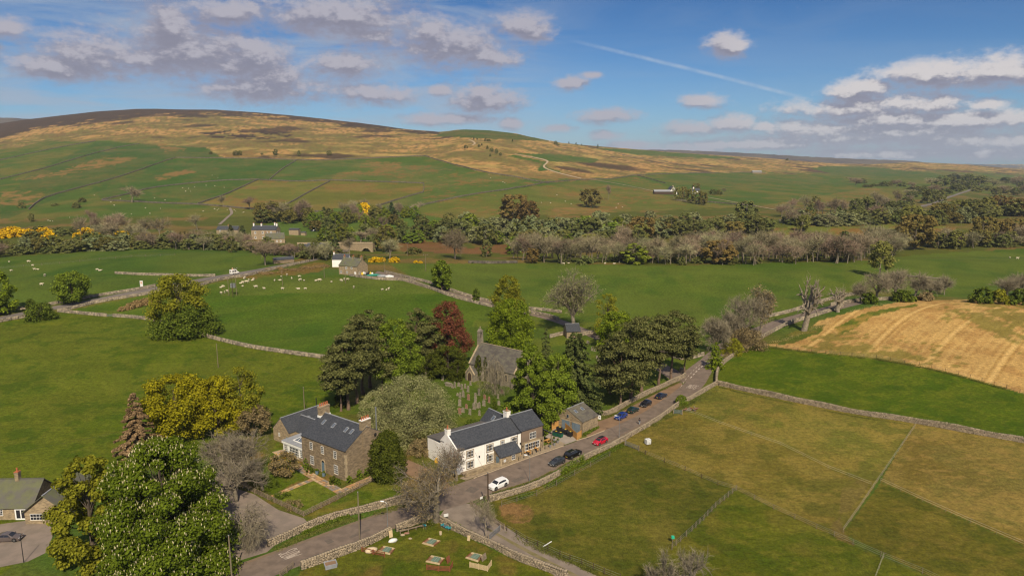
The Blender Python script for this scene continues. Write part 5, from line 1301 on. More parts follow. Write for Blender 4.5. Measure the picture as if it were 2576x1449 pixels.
RD = road_dir(1255, 1221, 1510, 1108)
def cp(u, v): p = at(u, v); p.z += .035; return p
car('white estate car parked facing down the road nearest the gate', cp(1253, 1225), RD + math.pi, 'suv', paint('white_car_paint', (.78, .78, .77)))
car('dark grey hatchback parked by the wall behind the black four by four', cp(1401, 1167), RD + math.pi, 'hatch', paint('slate_car_paint', (.035, .04, .045)))
car('black four by four with roof rails parked facing up the road', cp(1441, 1148), RD + .02, 'suv', paint('black_car_paint', (.008, .008, .009)), rails=True)
car('bright red hatchback with a black roof parked beside the wall', cp(1510, 1115), RD + math.pi, 'hatch', paint('red_car_paint', (.48, .012, .035)), roof_m=M['black'])
RD2 = road_dir(1562, 1050, 1664, 999)
car('blue hatchback first in the lay-by beside the stone outbuilding', cp(1562, 1052), RD2 + math.pi, 'hatch', paint('blue_car_paint', (.012, .035, .20)))
car('dark green small car second in the lay-by behind the blue one', cp(1592, 1036), RD2, 'hatch', paint('green_car_paint', (.006, .03, .026)))
car('black hatchback third in the lay-by under the pines', cp(1624, 1020), RD2 + math.pi, 'hatch', paint('night_car_paint', (.010, .011, .014)))
car('dark blue saloon parked alone at the top of the lay-by', cp(1663, 1000), RD2, 'saloon', paint('navy_car_paint', (.010, .018, .04)))
car('bronze grey saloon parked on the courtyard of the low stone bungalow', cp(22, 1358), R(6), 'saloon', paint('bronze_car_paint', (.10, .08, .075)), group='cars at the houses')
for u, v, l in ((783, 577, 'dark blue car parked on the drive of the far stone house'), (789, 583, 'black car parked nearest the garden on the drive of the far stone house')):
    car(l, at(u, v), R(10), 'suv', paint('far_car_paint', (.02, .025, .04)), group='cars at the houses')
def ice_cream_van():
    p = at(590, 690); p.z += .12
    h = road_dir(520, 703, 640, 683)
    t = thing('ice_cream_van', 'white ice cream van with a sign on its roof driving on the far road', 'van', p, h)
    W_ = paint('van_white', (.80, .78, .74)); b = MB()
    rings = []
    for x, zt, zs, w in ((2.5, .95, .8, .85), (2.3, 1.15, .9, .95), (1.5, 1.4, 1.1, 1.0), (.95, 2.25, 1.3, 1.0), (.7, 2.65, 1.4, 1.0), (-2.3, 2.65, 1.4, 1.0), (-2.5, 2.5, 1.4, .95)):
        rings.append([(x, -w, .4), (x, -w, zs), (x, -w * .88, zt), (x, w * .88, zt), (x, w, zs), (x, w, .4)])
    b.loft(rings); b.build('body', W_, t)
    g = MB(); g.box(-.6, -1.0, 1.35, .6, 1.005, 2.2); g.box(-2.0, -1.0, 1.35, -.9, 1.005, 2.1); g.build('serving_window', M['glass'], t)
    g = MB(); g.poly([(1.52, -.8, 1.45), (1.52, .8, 1.45), (.99, .78, 2.2), (.99, -.78, 2.2)], .02, (1, 0, .5)); g.build('windscreen', M['glass'], t)
    g = MB(); g.box(-2.52, -.6, 1.4, -2.49, -.1, 2.1); g.box(-2.52, .1, 1.4, -2.49, .6, 2.1); g.build('rear_window', M['glass'], t)
    g = MB(); g.box(-1.2, -.5, 2.66, -.9, .5, 3.5); g.tube((-1.05, 0, 3.45), (-1.05, 0, 3.7), .3, .1, 8); g.build('roof_sign', mat('peach_sign', (.62, .36, .22)), t)
    for x in (1.6, -1.5):
        for s in (-1, 1):
            g = MB(); g.tube((x, s * .9 - .1, .36), (x, s * .9 + .1, .36), .36, .36, 14); g.build('wheel', M['rubber'], t)
ice_cream_van()
# ------------------------------------------------------------------ street furniture
def street_lamp(label, u, vb, vt, head_px):
    p = at(u, vb); h = height_to(p, vt); t = thing('street_lamp', label, 'street lamp', p, 0, 'street lamps along the village road')
    b = MB(); b.tube((0, 0, 0), (0, 0, 1.2), .09, .08, 8); b.tube((0, 0, 1.2), (0, 0, h - .2), .06, .045, 8); b.build('post', M['metal'], t)
    d = Vector((-.95, .25, 0)); b = MB(); b.tube((0, 0, h - .2), d * .35 + Vector((0, 0, h)), .045, .04, 6).tube(d * .35 + Vector((0, 0, h)), d * .6 + Vector((0, 0, h + .05)), .04, .04, 6); b.build('arm', M['metal'], t)
    n = Vector((-d.y, d.x, 0)).normalized(); c = d * .95 + Vector((0, 0, h + .08)); rings = []
    for f, w, hh in ((-.38, .06, .05), (-.22, .14, .09), (.05, .17, .11), (.3, .13, .08), (.42, .04, .03)):
        q = c + d.normalized() * f; rings.append([q + n * w * math.cos(a) + Vector((0, 0, hh * math.sin(a))) for a in [6.283 * i / 8 for i in range(8)]])
    b = MB(); b.loft(rings); b.build('lamp_head', M['white_glow'], t)
    return t
street_lamp('grey street lamp at the roadside nearest the tall bare oak', 975.5, 1331, 1263, 0)
street_lamp('grey street lamp by the wall opposite the pub porch', 1332.5, 1211, 1146, 0)
street_lamp('grey street lamp by the wall above the red car', 1557.4, 1101, 1047, 0)
WIRES = {}
def pole(key, label, u, vb, vt, m='pole', arm=False, name='telegraph_pole', r=.14):
    p = at(u, vb); h = height_to(p, vt); t = thing(name, label, 'telegraph pole', p, 0, 'wooden poles')
    b = MB(); b.tube((0, 0, -.3), (0, 0, h), r, r * .72, 8); b.build('shaft', M[m], t)
    if arm:
        g = MB(); g.beam((-1.1, 0, h - .25), (1.1, 0, h - .25), .12, .14); g.build('crossarm', M['pole_dark'], t)
        for x in (-1, 0, 1): g = MB(); g.tube((x, 0, h - .18), (x, 0, h + .12), .06, .05, 6); g.build('insulator', M['plastic_white'], t)
    else:
        g = MB(); g.tube((0, 0, h - .02), (0, 0, h + .05), r * .75, r * .5, 8); g.build('pole_cap', M['lead'], t)
    WIRES[key] = p + Vector((0, 0, h - .15)); return t
pole('roadside', 'tall pale wooden pole on the verge below the farmhouse fence', 905, 1358, 1237)
pole('gate', 'dark brown wooden pole standing by the field gate and white car', 1228, 1289, 1189, 'pole_dark', r=.16)
pole('field', 'lone thin pole in the open field above the yellow-green trees', 549, 925, 865)
pole('farm', 'wooden pole in the field just behind the slate barn roof', 766, 1030, 974)
pole('corner', 'wooden pole beside the flowering chestnut at the bottom of the road', 584, 1462, 1346)
pole('h1', 'leftmost slim pole of the transformer cluster in the sheep field', 576, 744, 696)
pole('h2', 'dark middle pole of the transformer cluster in the sheep field', 586, 747, 697, 'pole_dark')
HP = pole('h3', 'pole with crossarm and grey transformer in the sheep field', 595.5, 744, 674, 'pole', True)
g = MB(); hh = WIRES['h3'].z - HP.location.z; g.box(-2.6, -.5, hh - 9.5, -.4, .5, hh - 7.4); g.build('transformer', M['metal'], HP)
pole('s1', 'thin pole in the sheep field below the bracken slope', 711, 719, 682); pole('s2', 'thin pole on the green slope left of the stone cottage', 816, 699, 667); pole('s3', 'tall pole in front of the stone cottage wall', 869, 713, 658)
pole('s4', 'thin pole behind the lane wall beyond the cottage', 967, 684, 648); pole('s5', 'pole with crossarm in the pasture right of the cottage', 1071, 682, 641, 'pole', True); pole('s6', 'pole standing before the red-brown river bank', 1025, 645, 611, 'pole', True)
pole('r1', 'pale pole among the bare river trees', 2133.5, 603, 588); pole('r2', 'pole with crossarm among the oaks on the far right', 2416, 586, 559, 'pole', True)
pole('drive', 'thin dark lamp post in front of the bungalow drive', 60, 1414, 1343, 'black', r=.07, name='lamp_post')
def wire(label, a, b, sag=.8, r=.02):
    a, b = Vector(a), Vector(b); t = MB(); P = [a.lerp(b, i / 12) - Vector((0, 0, sag * 4 * (i / 12) * (1 - i / 12))) for i in range(13)]
    for p, q in zip(P, P[1:]): t.tube(p, q, r, r, 4, False)
    o = t.build('overhead_wire', M['black']); tag(o, label, 'wire', 'overhead wires')
far_l = Vector((-140, 118, 9)); barn_pt = Vector((-36, 190, 6))
wire('black wire between the lone field pole and the pole behind the barn', WIRES['field'], WIRES['farm'])
wire('black wire from the pole behind the barn crossing the left field', WIRES['farm'], far_l, 2.5)
wire('black wire from the pole behind the barn towards the pine trunks', WIRES['farm'], barn_pt, .6)
wire('black wire from the dark gate pole to the pub wall', WIRES['gate'], at(1196, 1192) + Vector((0, 0, 5)), .4)
wire('faint wires between the transformer pole and the slope pole', WIRES['h3'], WIRES['s2'], 1.5, .03)
# ------------------------------------------------------------------ fences and gates
def post_fence(label, px, spacing=3.0, h=1.15, m='pole', wires=True, wm='metal', r=.06, white=False, cat='fence', group='post and wire fences', first=True):
    P = resample([at(*p) for p in px], spacing); t = thing('wire_fence', label, cat, P[0], group=group)
    b = MB(); b.tube((0, 0, -.1), (0, 0, h), r, r * .9, 6); me = b.mesh('fence_post', M[m])
    for p in P: o = link('fence_post', me, t, p - P[0]); o.rotation_euler = ((random.random() - .5) * .12, (random.random() - .5) * .12, 0)
    if wires:
        b = MB()
        for z in (.35, .7, h - .08) if not white else (.5, h - .08):
            for p, q in zip(P, P[1:]): b.beam(p - P[0] + Vector((0, 0, z)), q - P[0] + Vector((0, 0, z)), .02, .02 if not white else .035)
        b.build('wire', M[wm], t)
    return t
def rail_fence(label, px, rails=3, h=1.15, spacing=2.2, m='old_timber', name='rail_fence', group=None, pts=None):
    P = resample(pts or [at(*p) for p in px], spacing); t = thing(name, label, 'fence', P[0], group=group)
    b = MB(); b.box(-.07, -.07, -.1, .07, .07, h + .08); me = b.mesh('fence_post', M[m])
    for p, q in zip(P, P[1:] + [P[-2]]): link('fence_post', me, t, p - P[0], math.atan2(q.y - p.y, q.x - p.x))
    for k in range(rails):
        z = h * (k + .75) / rails
        for p, q in zip(P, P[1:]): g = MB(); g.beam(p - P[0] + Vector((0, 0, z)), q - P[0] + Vector((0, 0, z)), .05, .13); g.build('rail', M[m], t)
    return t
rail_fence('long wooden rail fence between the farmhouse lawn and the roadside bank', [(764, 1299), (850, 1256), (940.5, 1209)], 4)
rail_fence('wooden rail fence between the gravel drive and the farmhouse garden', [(590, 1208), (625, 1233), (690, 1264), (764, 1299)], 4)
rail_fence('wooden rail fence beside the farm track below the gate pole', [(1184, 1273), (1215, 1294), (1245, 1316), (1268, 1332)], 4)
rail_fence('short wooden fence at the bottom left of the quoits field', [(705, 1452), (722, 1440), (738, 1427)], 4)
def field_gate(label, a, b, h=1.25, m='metal', bars=6, sign=False):
    A, B = at(*a), at(*b); t = thing('field_gate', label, 'gate', A); d = B - A
    for p in (Vector(), d): g = MB(); g.box(p.x - .09, p.y - .09, p.z - .1, p.x + .09, p.y + .09, p.z + h + .15); g.build('gate_post', M['old_timber'], t)
    f = MB(); i0, i1 = d * .04, d * .96
    f.beam(i0 + Vector((0, 0, .15)), i0 + Vector((0, 0, h)), .06, .06); f.beam(i1 + Vector((0, 0, .15)), i1 + Vector((0, 0, h)), .06, .06); f.beam(i0 + Vector((0, 0, .2)), i1 + Vector((0, 0, h)), .04, .05); f.build('gate_frame', M[m], t)
    for k in range(bars): z = .2 + (h - .25) * k / (bars - 1); g = MB(); g.beam(i0 + Vector((0, 0, z)), i1 + Vector((0, 0, z)), .045, .055); g.build('gate_bar', M[m], t)
    if sign:
        n = Vector((d.y, -d.x, 0)).normalized() * .06; g = MB(); c = d * .6 + n; u_ = d.normalized() * .35
        g.poly([c - u_ + Vector((0, 0, .7)), c + u_ + Vector((0, 0, .7)), c + u_ + Vector((0, 0, 1.2)), c - u_ + Vector((0, 0, 1.2))], .02, n.normalized()); g.build('gate_sign', M['plastic_white'], t)
    return t
field_gate('grey metal gate standing open across the farm track', (1229, 1360), (1260, 1334))
field_gate('wooden field gate with a white notice beside the gate pole', (1187, 1272), (1226, 1256), m='old_timber', bars=5, sign=True)
field_gate('grey metal gate in the paddock below the street lamp', (1572, 1120), (1607, 1134))
field_gate('pale blue metal hurdle gate against the paddock wall', (1694, 1040), (1716, 1043), m='blue_grey')
field_gate('grey metal gate across the gap in the left field wall', (269, 797), (284, 797), 1.2)
post_fence('post and wire fence following the right side of the farm track', [(1275, 1335), (1300, 1348), (1326, 1364), (1352, 1374), (1378, 1386), (1408, 1400), (1434, 1410), (1464, 1420), (1492, 1432), (1520, 1444), (1560, 1460)], 3.2, 1.2, 'pole_dark', r=.08)
post_fence('close-set post fence running down the paddock towards the bare trees', [(1690, 1382), (1712, 1362), (1740, 1336), (1770, 1308), (1800, 1276), (1822, 1258), (1852, 1233)], 2.0, 1.2, 'pole', r=.09)
post_fence('wire fence from the small metal gate to the paddock corner post', [(1607, 1134), (1623, 1143), (1672, 1163), (1723, 1184), (1765, 1203), (1806, 1220), (1852, 1233)], 4.0, 1.1, 'pole_dark', r=.07)
post_fence('wire fence dividing the two lowest right paddocks', [(1852, 1233), (1946, 1281), (2054, 1330), (2145, 1369), (2215, 1400), (2320, 1442), (2390, 1475)], 4.5, 1.1, 'pole', r=.07)
post_fence('pale electric tape fence running from the top wall to the bare earth corner', [(2308, 1064), (2300, 1078), (2260, 1136), (2208, 1212), (2160, 1283), (2121, 1338)], 4.5, 1.1, 'pole', wm='straw', white=True, r=.045)
post_fence('white tape fence across the upper paddock from the wood pile', [(1717, 1036), (1749, 1043), (1811, 1068), (1890, 1096), (1964, 1121), (2083, 1180), (2191, 1222)], 6, 1.0, 'pole', wm='straw', white=True, r=.035)
post_fence('white tape fence across the right hand paddocks', [(2215, 1212), (2320, 1261), (2440, 1315), (2576, 1373), (2700, 1440)], 6, 1.0, 'pole', wm='straw', white=True, r=.035)
post_fence('short tape fence at the bottom right edge', [(2222, 1404), (2212, 1430), (2200, 1462)], 4, 1.1, 'pole', wm='straw', white=True, r=.045)
post_fence('wire fence between the bright field and the stubble field', [(1926, 870), (2007, 881), (2113, 893), (2204, 901), (2312, 919), (2411, 943), (2532, 977), (2600, 1000)], 4.0, 1.2, 'pole_dark', r=.07)
post_fence('thin post fence along the inside of the road wall', [(1262, 1274), (1300, 1262), (1350, 1247), (1400, 1222), (1446, 1196), (1486, 1174), (1534, 1148)], 6, 1.3, 'pole', r=.07)
post_fence('wire fence along the hedge on top of the far left field', [(0, 677), (60, 671), (150, 664), (250, 654), (330, 647), (440, 643)], 9, 1.3, 'pole', r=.12)
# ------------------------------------------------------------------ in front of the pub
def local(t, x, y, z=0): return t.matrix_basis @ Vector((x, y, z))
def table_set(label, u, v, rz, round_=True, chairs=3):
    p = at(u, v); p.z += .11
    t = thing('pub_table', label, 'table', p, rz, 'tables outside the pub')
    g = MB(); (g.tube((0, 0, .70), (0, 0, .75), .42, .42, 12) if round_ else g.box(-.5, -.4, .70, .5, .4, .75)); g.build('table_top', M['new_timber'], t)
    g = MB(); g.tube((0, 0, .05), (0, 0, .70), .04, .04, 6); g.tube((0, 0, 0), (0, 0, .05), .25, .2, 8); g.build('pedestal', M['black'], t)
    for i in range(chairs):
        a = rz + 6.283 * i / chairs + .4; q = p + Vector((math.cos(a), math.sin(a), 0)) * .78
        c = thing('bistro_chair', 'black metal chair with slatted seat at the ' + label.split(' ', 1)[1], 'chair', q, a - math.pi / 2, 'chairs at the pub tables')
        g = MB(); g.box(-.21, -.2, .43, .21, .2, .46); g.build('seat', M['new_timber'], c)
        g = MB(); g.box(-.21, .19, .62, .21, .22, .86); g.build('backrest', M['new_timber'], c)
        for x in (-.2, .2):
            for y in (-.19, .2): g = MB(); g.beam((x, y, 0), (x, y, .86 if y > 0 else .43), .03, .03); g.build('leg', M['black'], c)
for u, v, l in ((1303.6, 1149, 'square table nearest the porch'), (1329, 1143, 'round table below the wide ground floor window'), (1347, 1134, 'round table at the right end of the wing')):
    table_set(l, u, v, R(38), 'square' not in l)
def picnic(label, u, v, rz):
    p = at(u, v); p.z += .05; t = thing('picnic_bench', label, 'picnic bench', p, rz)
    for i in range(4): g = MB(); g.box(-.85, -.34 + .175 * i, .72, .85, -.34 + .175 * i + .15, .76); g.build('table_board', M['new_timber'], t)
    for s in (-1, 1):
        g = MB(); g.box(-.85, s * .72 - .13, .42, .85, s * .72 + .13, .46); g.build('bench_seat', M['new_timber'], t)
        g = MB(); x = s * .6; g.beam((x, -.75, 0), (x, -.28, .72), .05, .09); g.beam((x, .75, 0), (x, .28, .72), .05, .09); g.beam((x, -.8, .40), (x, .8, .40), .05, .09); g.build('leg_frame', M['new_timber'], t)
picnic('orange wooden picnic bench under the slate canopy', 1378, 1113, R(50))
for i, (u, v) in enumerate([(1305, 1159.5), (1318, 1153.5), (1330, 1148), (1340, 1143.5), (1350, 1139), (1359.5, 1135), (1371, 1130.5)]):
    p = at(u, v); p.z += .1; o = thing('bollard', 'short black bollard along the pub terrace edge', 'bollard', p, 0, 'row of bollards')
    b = MB(); b.tube((0, 0, 0), (0, 0, .85), .07, .06, 8); b.build('shaft', M['black'], o)
    b = MB(); b.tube((0, 0, .85), (0, 0, .9), .085, .06, 8); b.build('cap', M['black'], o)
def planter(label, u, v, h=.75, r=.3, m='metal', square=False, plant='deep', dz=.11):
    p = at(u, v); p.z += dz; t = thing('planter', label, 'plant pot', p, .6, 'planters with small shrubs')
    b = MB(); n = 4 if square else 10
    rings = [[(q * math.cos(6.283 * i / n), q * math.sin(6.283 * i / n), z) for i in range(n)] for q, z in ((r * .8, 0), (r, h), (r * .85, h), (r * .85, h - .08))]
    b.loft(rings); b.build('pot', M[m], t)
    V, F_, _, _ = crown_np(int(u), .55, .75, 'dome', nl=8, n=120, leaf=.09, base=.0); V[:, 2] += h - .05
    link('shrub', mesh_np('shrub', V, F_, LEAF[plant]), t)
for u, v, l in ((1384, 1126.5, 'nearest grey planter by the kerb under the canopy end'), (1394.5, 1121.5, 'middle grey planter by the kerb'), (1403, 1115, 'grey planter nearest the bins'), (1393, 1111, 'grey planter against the canopy post')):
    planter(l, u, v)
for u, v, l in ((798, 1192, 'left blue-grey planter at the farmhouse front door'), (815, 1197.5, 'right blue-grey planter at the farmhouse front door')): planter(l, u, v, .75, .42, 'blue_grey', True, dz=.03)
def wheelie(label, u, v, m, rz):
    p = at(u, v); p.z += .05; t = thing('waste_bin', label, 'bin', p, rz, 'large wheeled bins')
    b = MB(); b.loft([[(-.55, -.42, .18), (.55, -.42, .18), (.55, .42, .18), (-.55, .42, .18)], [(-.66, -.52, 1.15), (.66, -.52, 1.15), (.66, .52, 1.15), (-.66, .52, 1.15)]]); b.build('bin_body', M[m], t)
    b = MB(); b.loft([[(-.69, -.55, 1.15), (.69, -.55, 1.15), (.69, .55, 1.15), (-.69, .55, 1.15)], [(-.66, -.5, 1.24), (.66, -.5, 1.24), (.66, .3, 1.36), (-.66, .3, 1.36)]]); b.build('lid', M['bin_black'], t)
    b = MB(); b.box(-.3, -.30, 1.285, .15, .05, 1.33); b.build('sticker', M['plate_y'], t)
    for x in (-.45, .45):
        for y in (-.32, .32): b = MB(); b.tube((x - .04, y, .09), (x + .04, y, .09), .09, .09, 8); b.build('castor', M['black'], t)
for u, v, m, l in ((1397.5, 1097, 'bin_green', 'left dark green wheeled bin'), (1409, 1100, 'bin_green', 'right dark green wheeled bin beside the black ones'), (1407, 1086.5, 'bin_black', 'black wheeled bin at the back by the fence'), (1421, 1092.5, 'bin_black', 'middle black wheeled bin along the fence'), (1433.5, 1098, 'bin_black', 'black wheeled bin nearest the road')):
    wheelie(l, u, v, m, R(138))
def board_fence():
    px = [(1388, 1082), (1412, 1072), (1451, 1107), (1463, 1099)]; P = [at(*q) for q in px]; t = thing('board_fence', 'new orange timber board fence around the pub bins', 'fence', P[0])
    b = MB(); b.box(-.095, -.02, 0, .095, .02, 1.85); me = b.mesh('fence_board', M['new_timber'])
    for a, c in zip(P, P[1:]):
        L = (c - a).length; n = int(L / .2); an = math.atan2(c.y - a.y, c.x - a.x)
        for i in range(n): q = a.lerp(c, (i + .5) / n) - P[0]; q.x += -math.sin(an) * .02 * (i % 2); q.y += math.cos(an) * .02 * (i % 2); q.z += .03 * random.random(); link('fence_board', me, t, q, an)
        for z in (.4, 1.5): g = MB(); o = Vector((-math.sin(an), math.cos(an), 0)) * .07; g.beam(a - P[0] + o + Vector((0, 0, z)), c - P[0] + o + Vector((0, 0, z)), .06, .09); g.build('rail', M['old_timber'], t)
board_fence()
# ------------------------------------------------------------------ person walking up the road
def skin_part(name, verts, edges, radii, m, parent, sub=1):
    me = bpy.data.meshes.new(name); me.from_pydata(verts, edges, []); me.materials.append(m); o = link(name, me, parent)
    md = o.modifiers.new('skin', 'SKIN')
    for i, r in enumerate(radii): me.skin_vertices[0].data[i].radius = (r, r)
    me.skin_vertices[0].data[0].use_root = True
    sb = o.modifiers.new('sub', 'SUBSURF'); sb.levels = sub; sb.render_levels = sub
    return o
def person():
    p = at(1608.5, 1068); p.z += .03; t = thing('person', 'person in a dark hooded coat and pale jeans walking at the road edge', 'person', p, RD + R(-90))
    # facing +y; pelvis first
    body = [(0, 0, .95), (0, .01, 1.2), (0, .0, 1.42), (0, .0, 1.52), (0, .03, 1.66), (0, .03, 1.74), (-.19, 0, 1.42), (-.25, -.08, 1.15), (-.24, .06, .93), (-.24, .09, .84), (.19, 0, 1.42), (.25, .06, 1.15), (.24, .20, .95), (.24, .23, .86),
            (-.10, 0, .90), (-.11, .16, .52), (-.11, .16, .09), (-.11, .30, .04), (.10, 0, .90), (.11, -.06, .50), (.11, -.24, .12), (.11, -.12, .05)]
    ed = [(0, 1), (1, 2), (2, 3), (3, 4), (4, 5), (2, 6), (6, 7), (7, 8), (8, 9), (2, 10), (10, 11), (11, 12), (12, 13), (0, 14), (14, 15), (15, 16), (16, 17), (0, 18), (18, 19), (19, 20), (20, 21)]
    ra = [.14, .15, .15, .06, .10, .085, .07, .05, .038, .035, .07, .05, .038, .035, .09, .06, .04, .035, .09, .06, .04, .035]
    skin_part('body', body, ed, ra, M['skin'], t)
    skin_part('coat', [body[i] for i in (1, 2, 0, 6, 7, 8, 10, 11, 12)] + [(0, 0, .80), (0, -.03, 1.52)], [(0, 1), (0, 2), (1, 3), (3, 4), (4, 5), (1, 6), (6, 7), (7, 8), (2, 9), (1, 10)], [.19, .185, .19, .095, .075, .06, .095, .075, .06, .20, .10], M['navy'], t)
    skin_part('jeans', [body[i] for i in (0, 14, 15, 16, 18, 19, 20)], [(0, 1), (1, 2), (2, 3), (0, 4), (4, 5), (5, 6)], [.16, .115, .085, .065, .115, .085, .065], M['jeans'], t)
    skin_part('hair', [(0, -.01, 1.72), (0, -.03, 1.66), (0, .03, 1.78)], [(0, 1), (0, 2)], [.115, .10, .09], M['hair'], t)
    for s in (-1, 1): b = MB(); b.tube((s * .11, .20 if s < 0 else -.22, .05), (s * .11, .36 if s < 0 else -.06, .04), .055, .045, 8); b.build('shoe', M['black'], t)
    b = MB(); b.tube((0, .12, 1.67), (0, .155, 1.655), .02, .012, 6); b.build('nose', M['skin'], t)
person()
# ------------------------------------------------------------------ sheep
def sheep_mesh(seed, lying=False):
    rs = np.random.RandomState(seed); b = MB(); z0 = .28 if lying else .62; n = 8
    rings = [[(x, r * 1.0 * math.cos(a), z0 + dz + r * .9 * math.sin(a)) for a in [6.283 * i / n for i in range(n)]] for x, r, dz in ((-.62, .10, .02), (-.52, .26, 0), (-.2, .33, 0), (.2, .32, .01), (.48, .24, .04), (.58, .10, .08))]
    b.loft(rings)
    hd = -.28 if not lying and seed % 2 else .18
    b.tube((.5, 0, z0 + .1), (.74, 0, z0 + .1 + hd * .8), .13, .10, 6); b.tube((.72, 0, z0 + .1 + hd * .8), (.92, 0, z0 + hd * 1.1), .10, .06, 6)
    if not lying:
        for x in (-.4, .38):
            for y in (-.15, .15): b.tube((x, y, .45), (x, y, 0), .06, .045, 5)
    return b.mesh('sheep', M['wool'])
SHEEP = [sheep_mesh(i, i == 3) for i in range(4)]
def flock(label, group, pts, sc=1.0):
    for i, (u, v) in enumerate(pts):
        o = link('sheep', SHEEP[random.randrange(4)], None, at(u, v), random.random() * 6.28); s = sc * (.85 + .35 * random.random()); o.scale = (s, s, s)
        tag(o, label, 'sheep', group)
c5 = lambda L: [(x * .2524, 585 + y * .2524) for x, y in L]; c6 = lambda L: [(455 + x * .2524, 507 + y * .2524) for x, y in L]; c1 = lambda L: [(x * .2524, 260 + y * .2524) for x, y in L]
flock('cream sheep grazing in the smooth field left of the far road', 'sheep in the far left field', c5([(92, 296), (285, 298), (327, 336), (112, 388), (345, 374), (378, 372), (447, 437), (415, 528), (970, 378), (997, 384), (1350, 417)]), 1.35)
flock('cream sheep grazing in the field below the stone cottage', 'sheep below the cottage', c6([(400, 862), (420, 856), (402, 920), (437, 912), (463, 901), (617, 850), (748, 860), (830, 876), (597, 820), (618, 816), (655, 811), (677, 790), (712, 790), (724, 787), (935, 795), (988, 789), (1105, 775), (1190, 791), (1228, 794), (1348, 794), (1382, 794), (1500, 808), (1598, 798), (1630, 785), (1662, 783), (1013, 878), (1172, 876), (1242, 877), (1723, 865), (2008, 887), (2048, 885), (2072, 883), (635, 776), (1000, 752), (1057, 740), (1180, 755), (537, 861)]), 1.3)
flock('tiny white sheep on the green hillside across the valley', 'sheep on the hillside', c1([(1820, 848), (1880, 853), (1940, 840), (2055, 823), (2140, 828), (1850, 883), (1900, 883), (1540, 948), (1645, 968), (1200, 958), (940, 920), (2140, 1058), (2165, 1068), (2180, 1053), (2335, 1068), (2350, 1080), (2415, 1093), (2430, 1092), (2265, 1068), (2025, 1078), (1450, 1048), (1600, 1053), (480, 1173), (500, 1178), (525, 1180), (695, 1143), (1310, 1108), (1495, 1101), (1140, 1023), (1105, 988), (2115, 723), (2172, 745), (2235, 842)]), 1.25)
flock('tiny white sheep on the hillside fields right of the walled pasture', 'sheep on the middle hillside', [(1230, 440), (1234, 448), (1265, 459), (1270, 461), (1195, 431), (1401, 492), (1422, 508), (1437, 514), (1362, 511), (1385, 512), (1555, 514), (1550, 524), (1566, 522), (1335, 510)], 1.3)
flock('white sheep at the edge of the bare river wood', 'sheep by the river wood', [(1522, 665), (1545, 664.5), (1418, 666), (1430, 663)], 1.3)
flock('cream sheep on the smooth green field at the far right', 'sheep at the far right', [(2540, 650), (2559, 652), (2467, 545), (2490, 535)], 1.4)
# ------------------------------------------------------------------ churchyard
def gravestone(u, v, red=False, i=0, small=False):
    rs = np.random.RandomState(900 + i); p = at(u, v); k = .75 if small else 1
    o = thing('gravestone', None, 'gravestone', p, R(-39) + (rs.rand() - .5) * .3, 'gravestones in the churchyard')
    w, h, d = (.72 + .3 * rs.rand()) * k, (1.25 + .75 * rs.rand()) * k, .17; st = i % 4
    top = {0: [(w / 2 * math.cos(a), h - w * .32 + w * .38 * math.sin(a)) for a in [math.pi * j / 7 for j in range(8)]], 1: [(w / 2, h - .12), (w * .22, h), (-w * .22, h), (-w / 2, h - .12)],
           2: [(w / 2, h - .22), (w * .36, h - .2), (w * .3, h - .04), (0, h + .04), (-w * .3, h - .04), (-w * .36, h - .2), (-w / 2, h - .22)], 3: [(w / 2, h - .3), (0, h + .05), (-w / 2, h - .3)]}[st]
    b = MB(); b.poly([(-w / 2, -d / 2, -.1), (w / 2, -d / 2, -.1)] + [(x, -d / 2, z) for x, z in top], d, (0, 1, 0)); b.build('headstone', M['grave_red' if red else 'grave_grey'], o)
    b = MB(); b.box(-w / 2 - .1, -d / 2 - .08, -.1, w / 2 + .1, d / 2 + .08, .12); b.build('plinth', M['grave_grey'], o)
    o.rotation_euler[0] = (rs.rand() - .5) * .16
    shp = ['round-topped', 'square-shouldered', 'scroll-topped', 'pointed'][st]
    return o, shp
c7 = lambda x, y: (1040 + x * .2243, 780 + y * .2243)
GR = [(325, 790, 0), (437, 872, 0), (465, 868, 0), (508, 855, 0), (545, 893, 0), (612, 918, 0), (558, 973, 0), (522, 983, 0), (617, 1008, 1), (695, 980, 0), (800, 1000, 1), (848, 1038, 1), (695, 1040, 0), (518, 1075, 0), (594, 1104, 1), (555, 1146, 0), (520, 1165, 1), (632, 1170, 0), (682, 1112, 0), (740, 1092, 0), (790, 1074, 0), (995, 934, 1), (950, 992, 2), (957, 1064, 0),
      (640, 842, 2), (580, 876, 2), (100, 755, 0), (138, 748, 0), (270, 735, 0), (735, 955, 0), (720, 1098, 2), (495, 960, 2), (740, 1180, 2)]
for i, (x, y, k) in enumerate(GR):
    o, shp = gravestone(*c7(x, y), k == 1, i, k == 2); o['label'] = ('reddish ' if k == 1 else 'weathered grey ') + shp + (' small' if k == 2 else '') + (' gravestone under the dark yews' if x < 300 else ' gravestone on the grass below the church')
for i, (x, y, k) in enumerate([(2003, 455, 0), (2118, 492, 0), (2165, 533, 0), (2098, 618, 0), (2060, 543, 2), (2075, 573, 2), (2135, 553, 2), (2035, 463, 2), (1950, 372, 2), (1965, 378, 2)]):
    o, shp = gravestone(*c7(x, y), False, 40 + i, k == 2); o['label'] = 'grey ' + shp + (' small' if k == 2 else '') + ' gravestone in the far churchyard beside the pines'
p = at(*c7(390, 850)); t = thing('table_tomb', 'low stone table tomb with a flat slab among the gravestones', 'tomb', p, R(-39)); b = MB(); b.box(-.9, -.45, 0, .9, .45, .8); b.build('chest', M['grave_grey'], t); b = MB(); b.box(-1.1, -.6, .8, 1.1, .6, .98); b.build('slab', M['church_stone'], t)
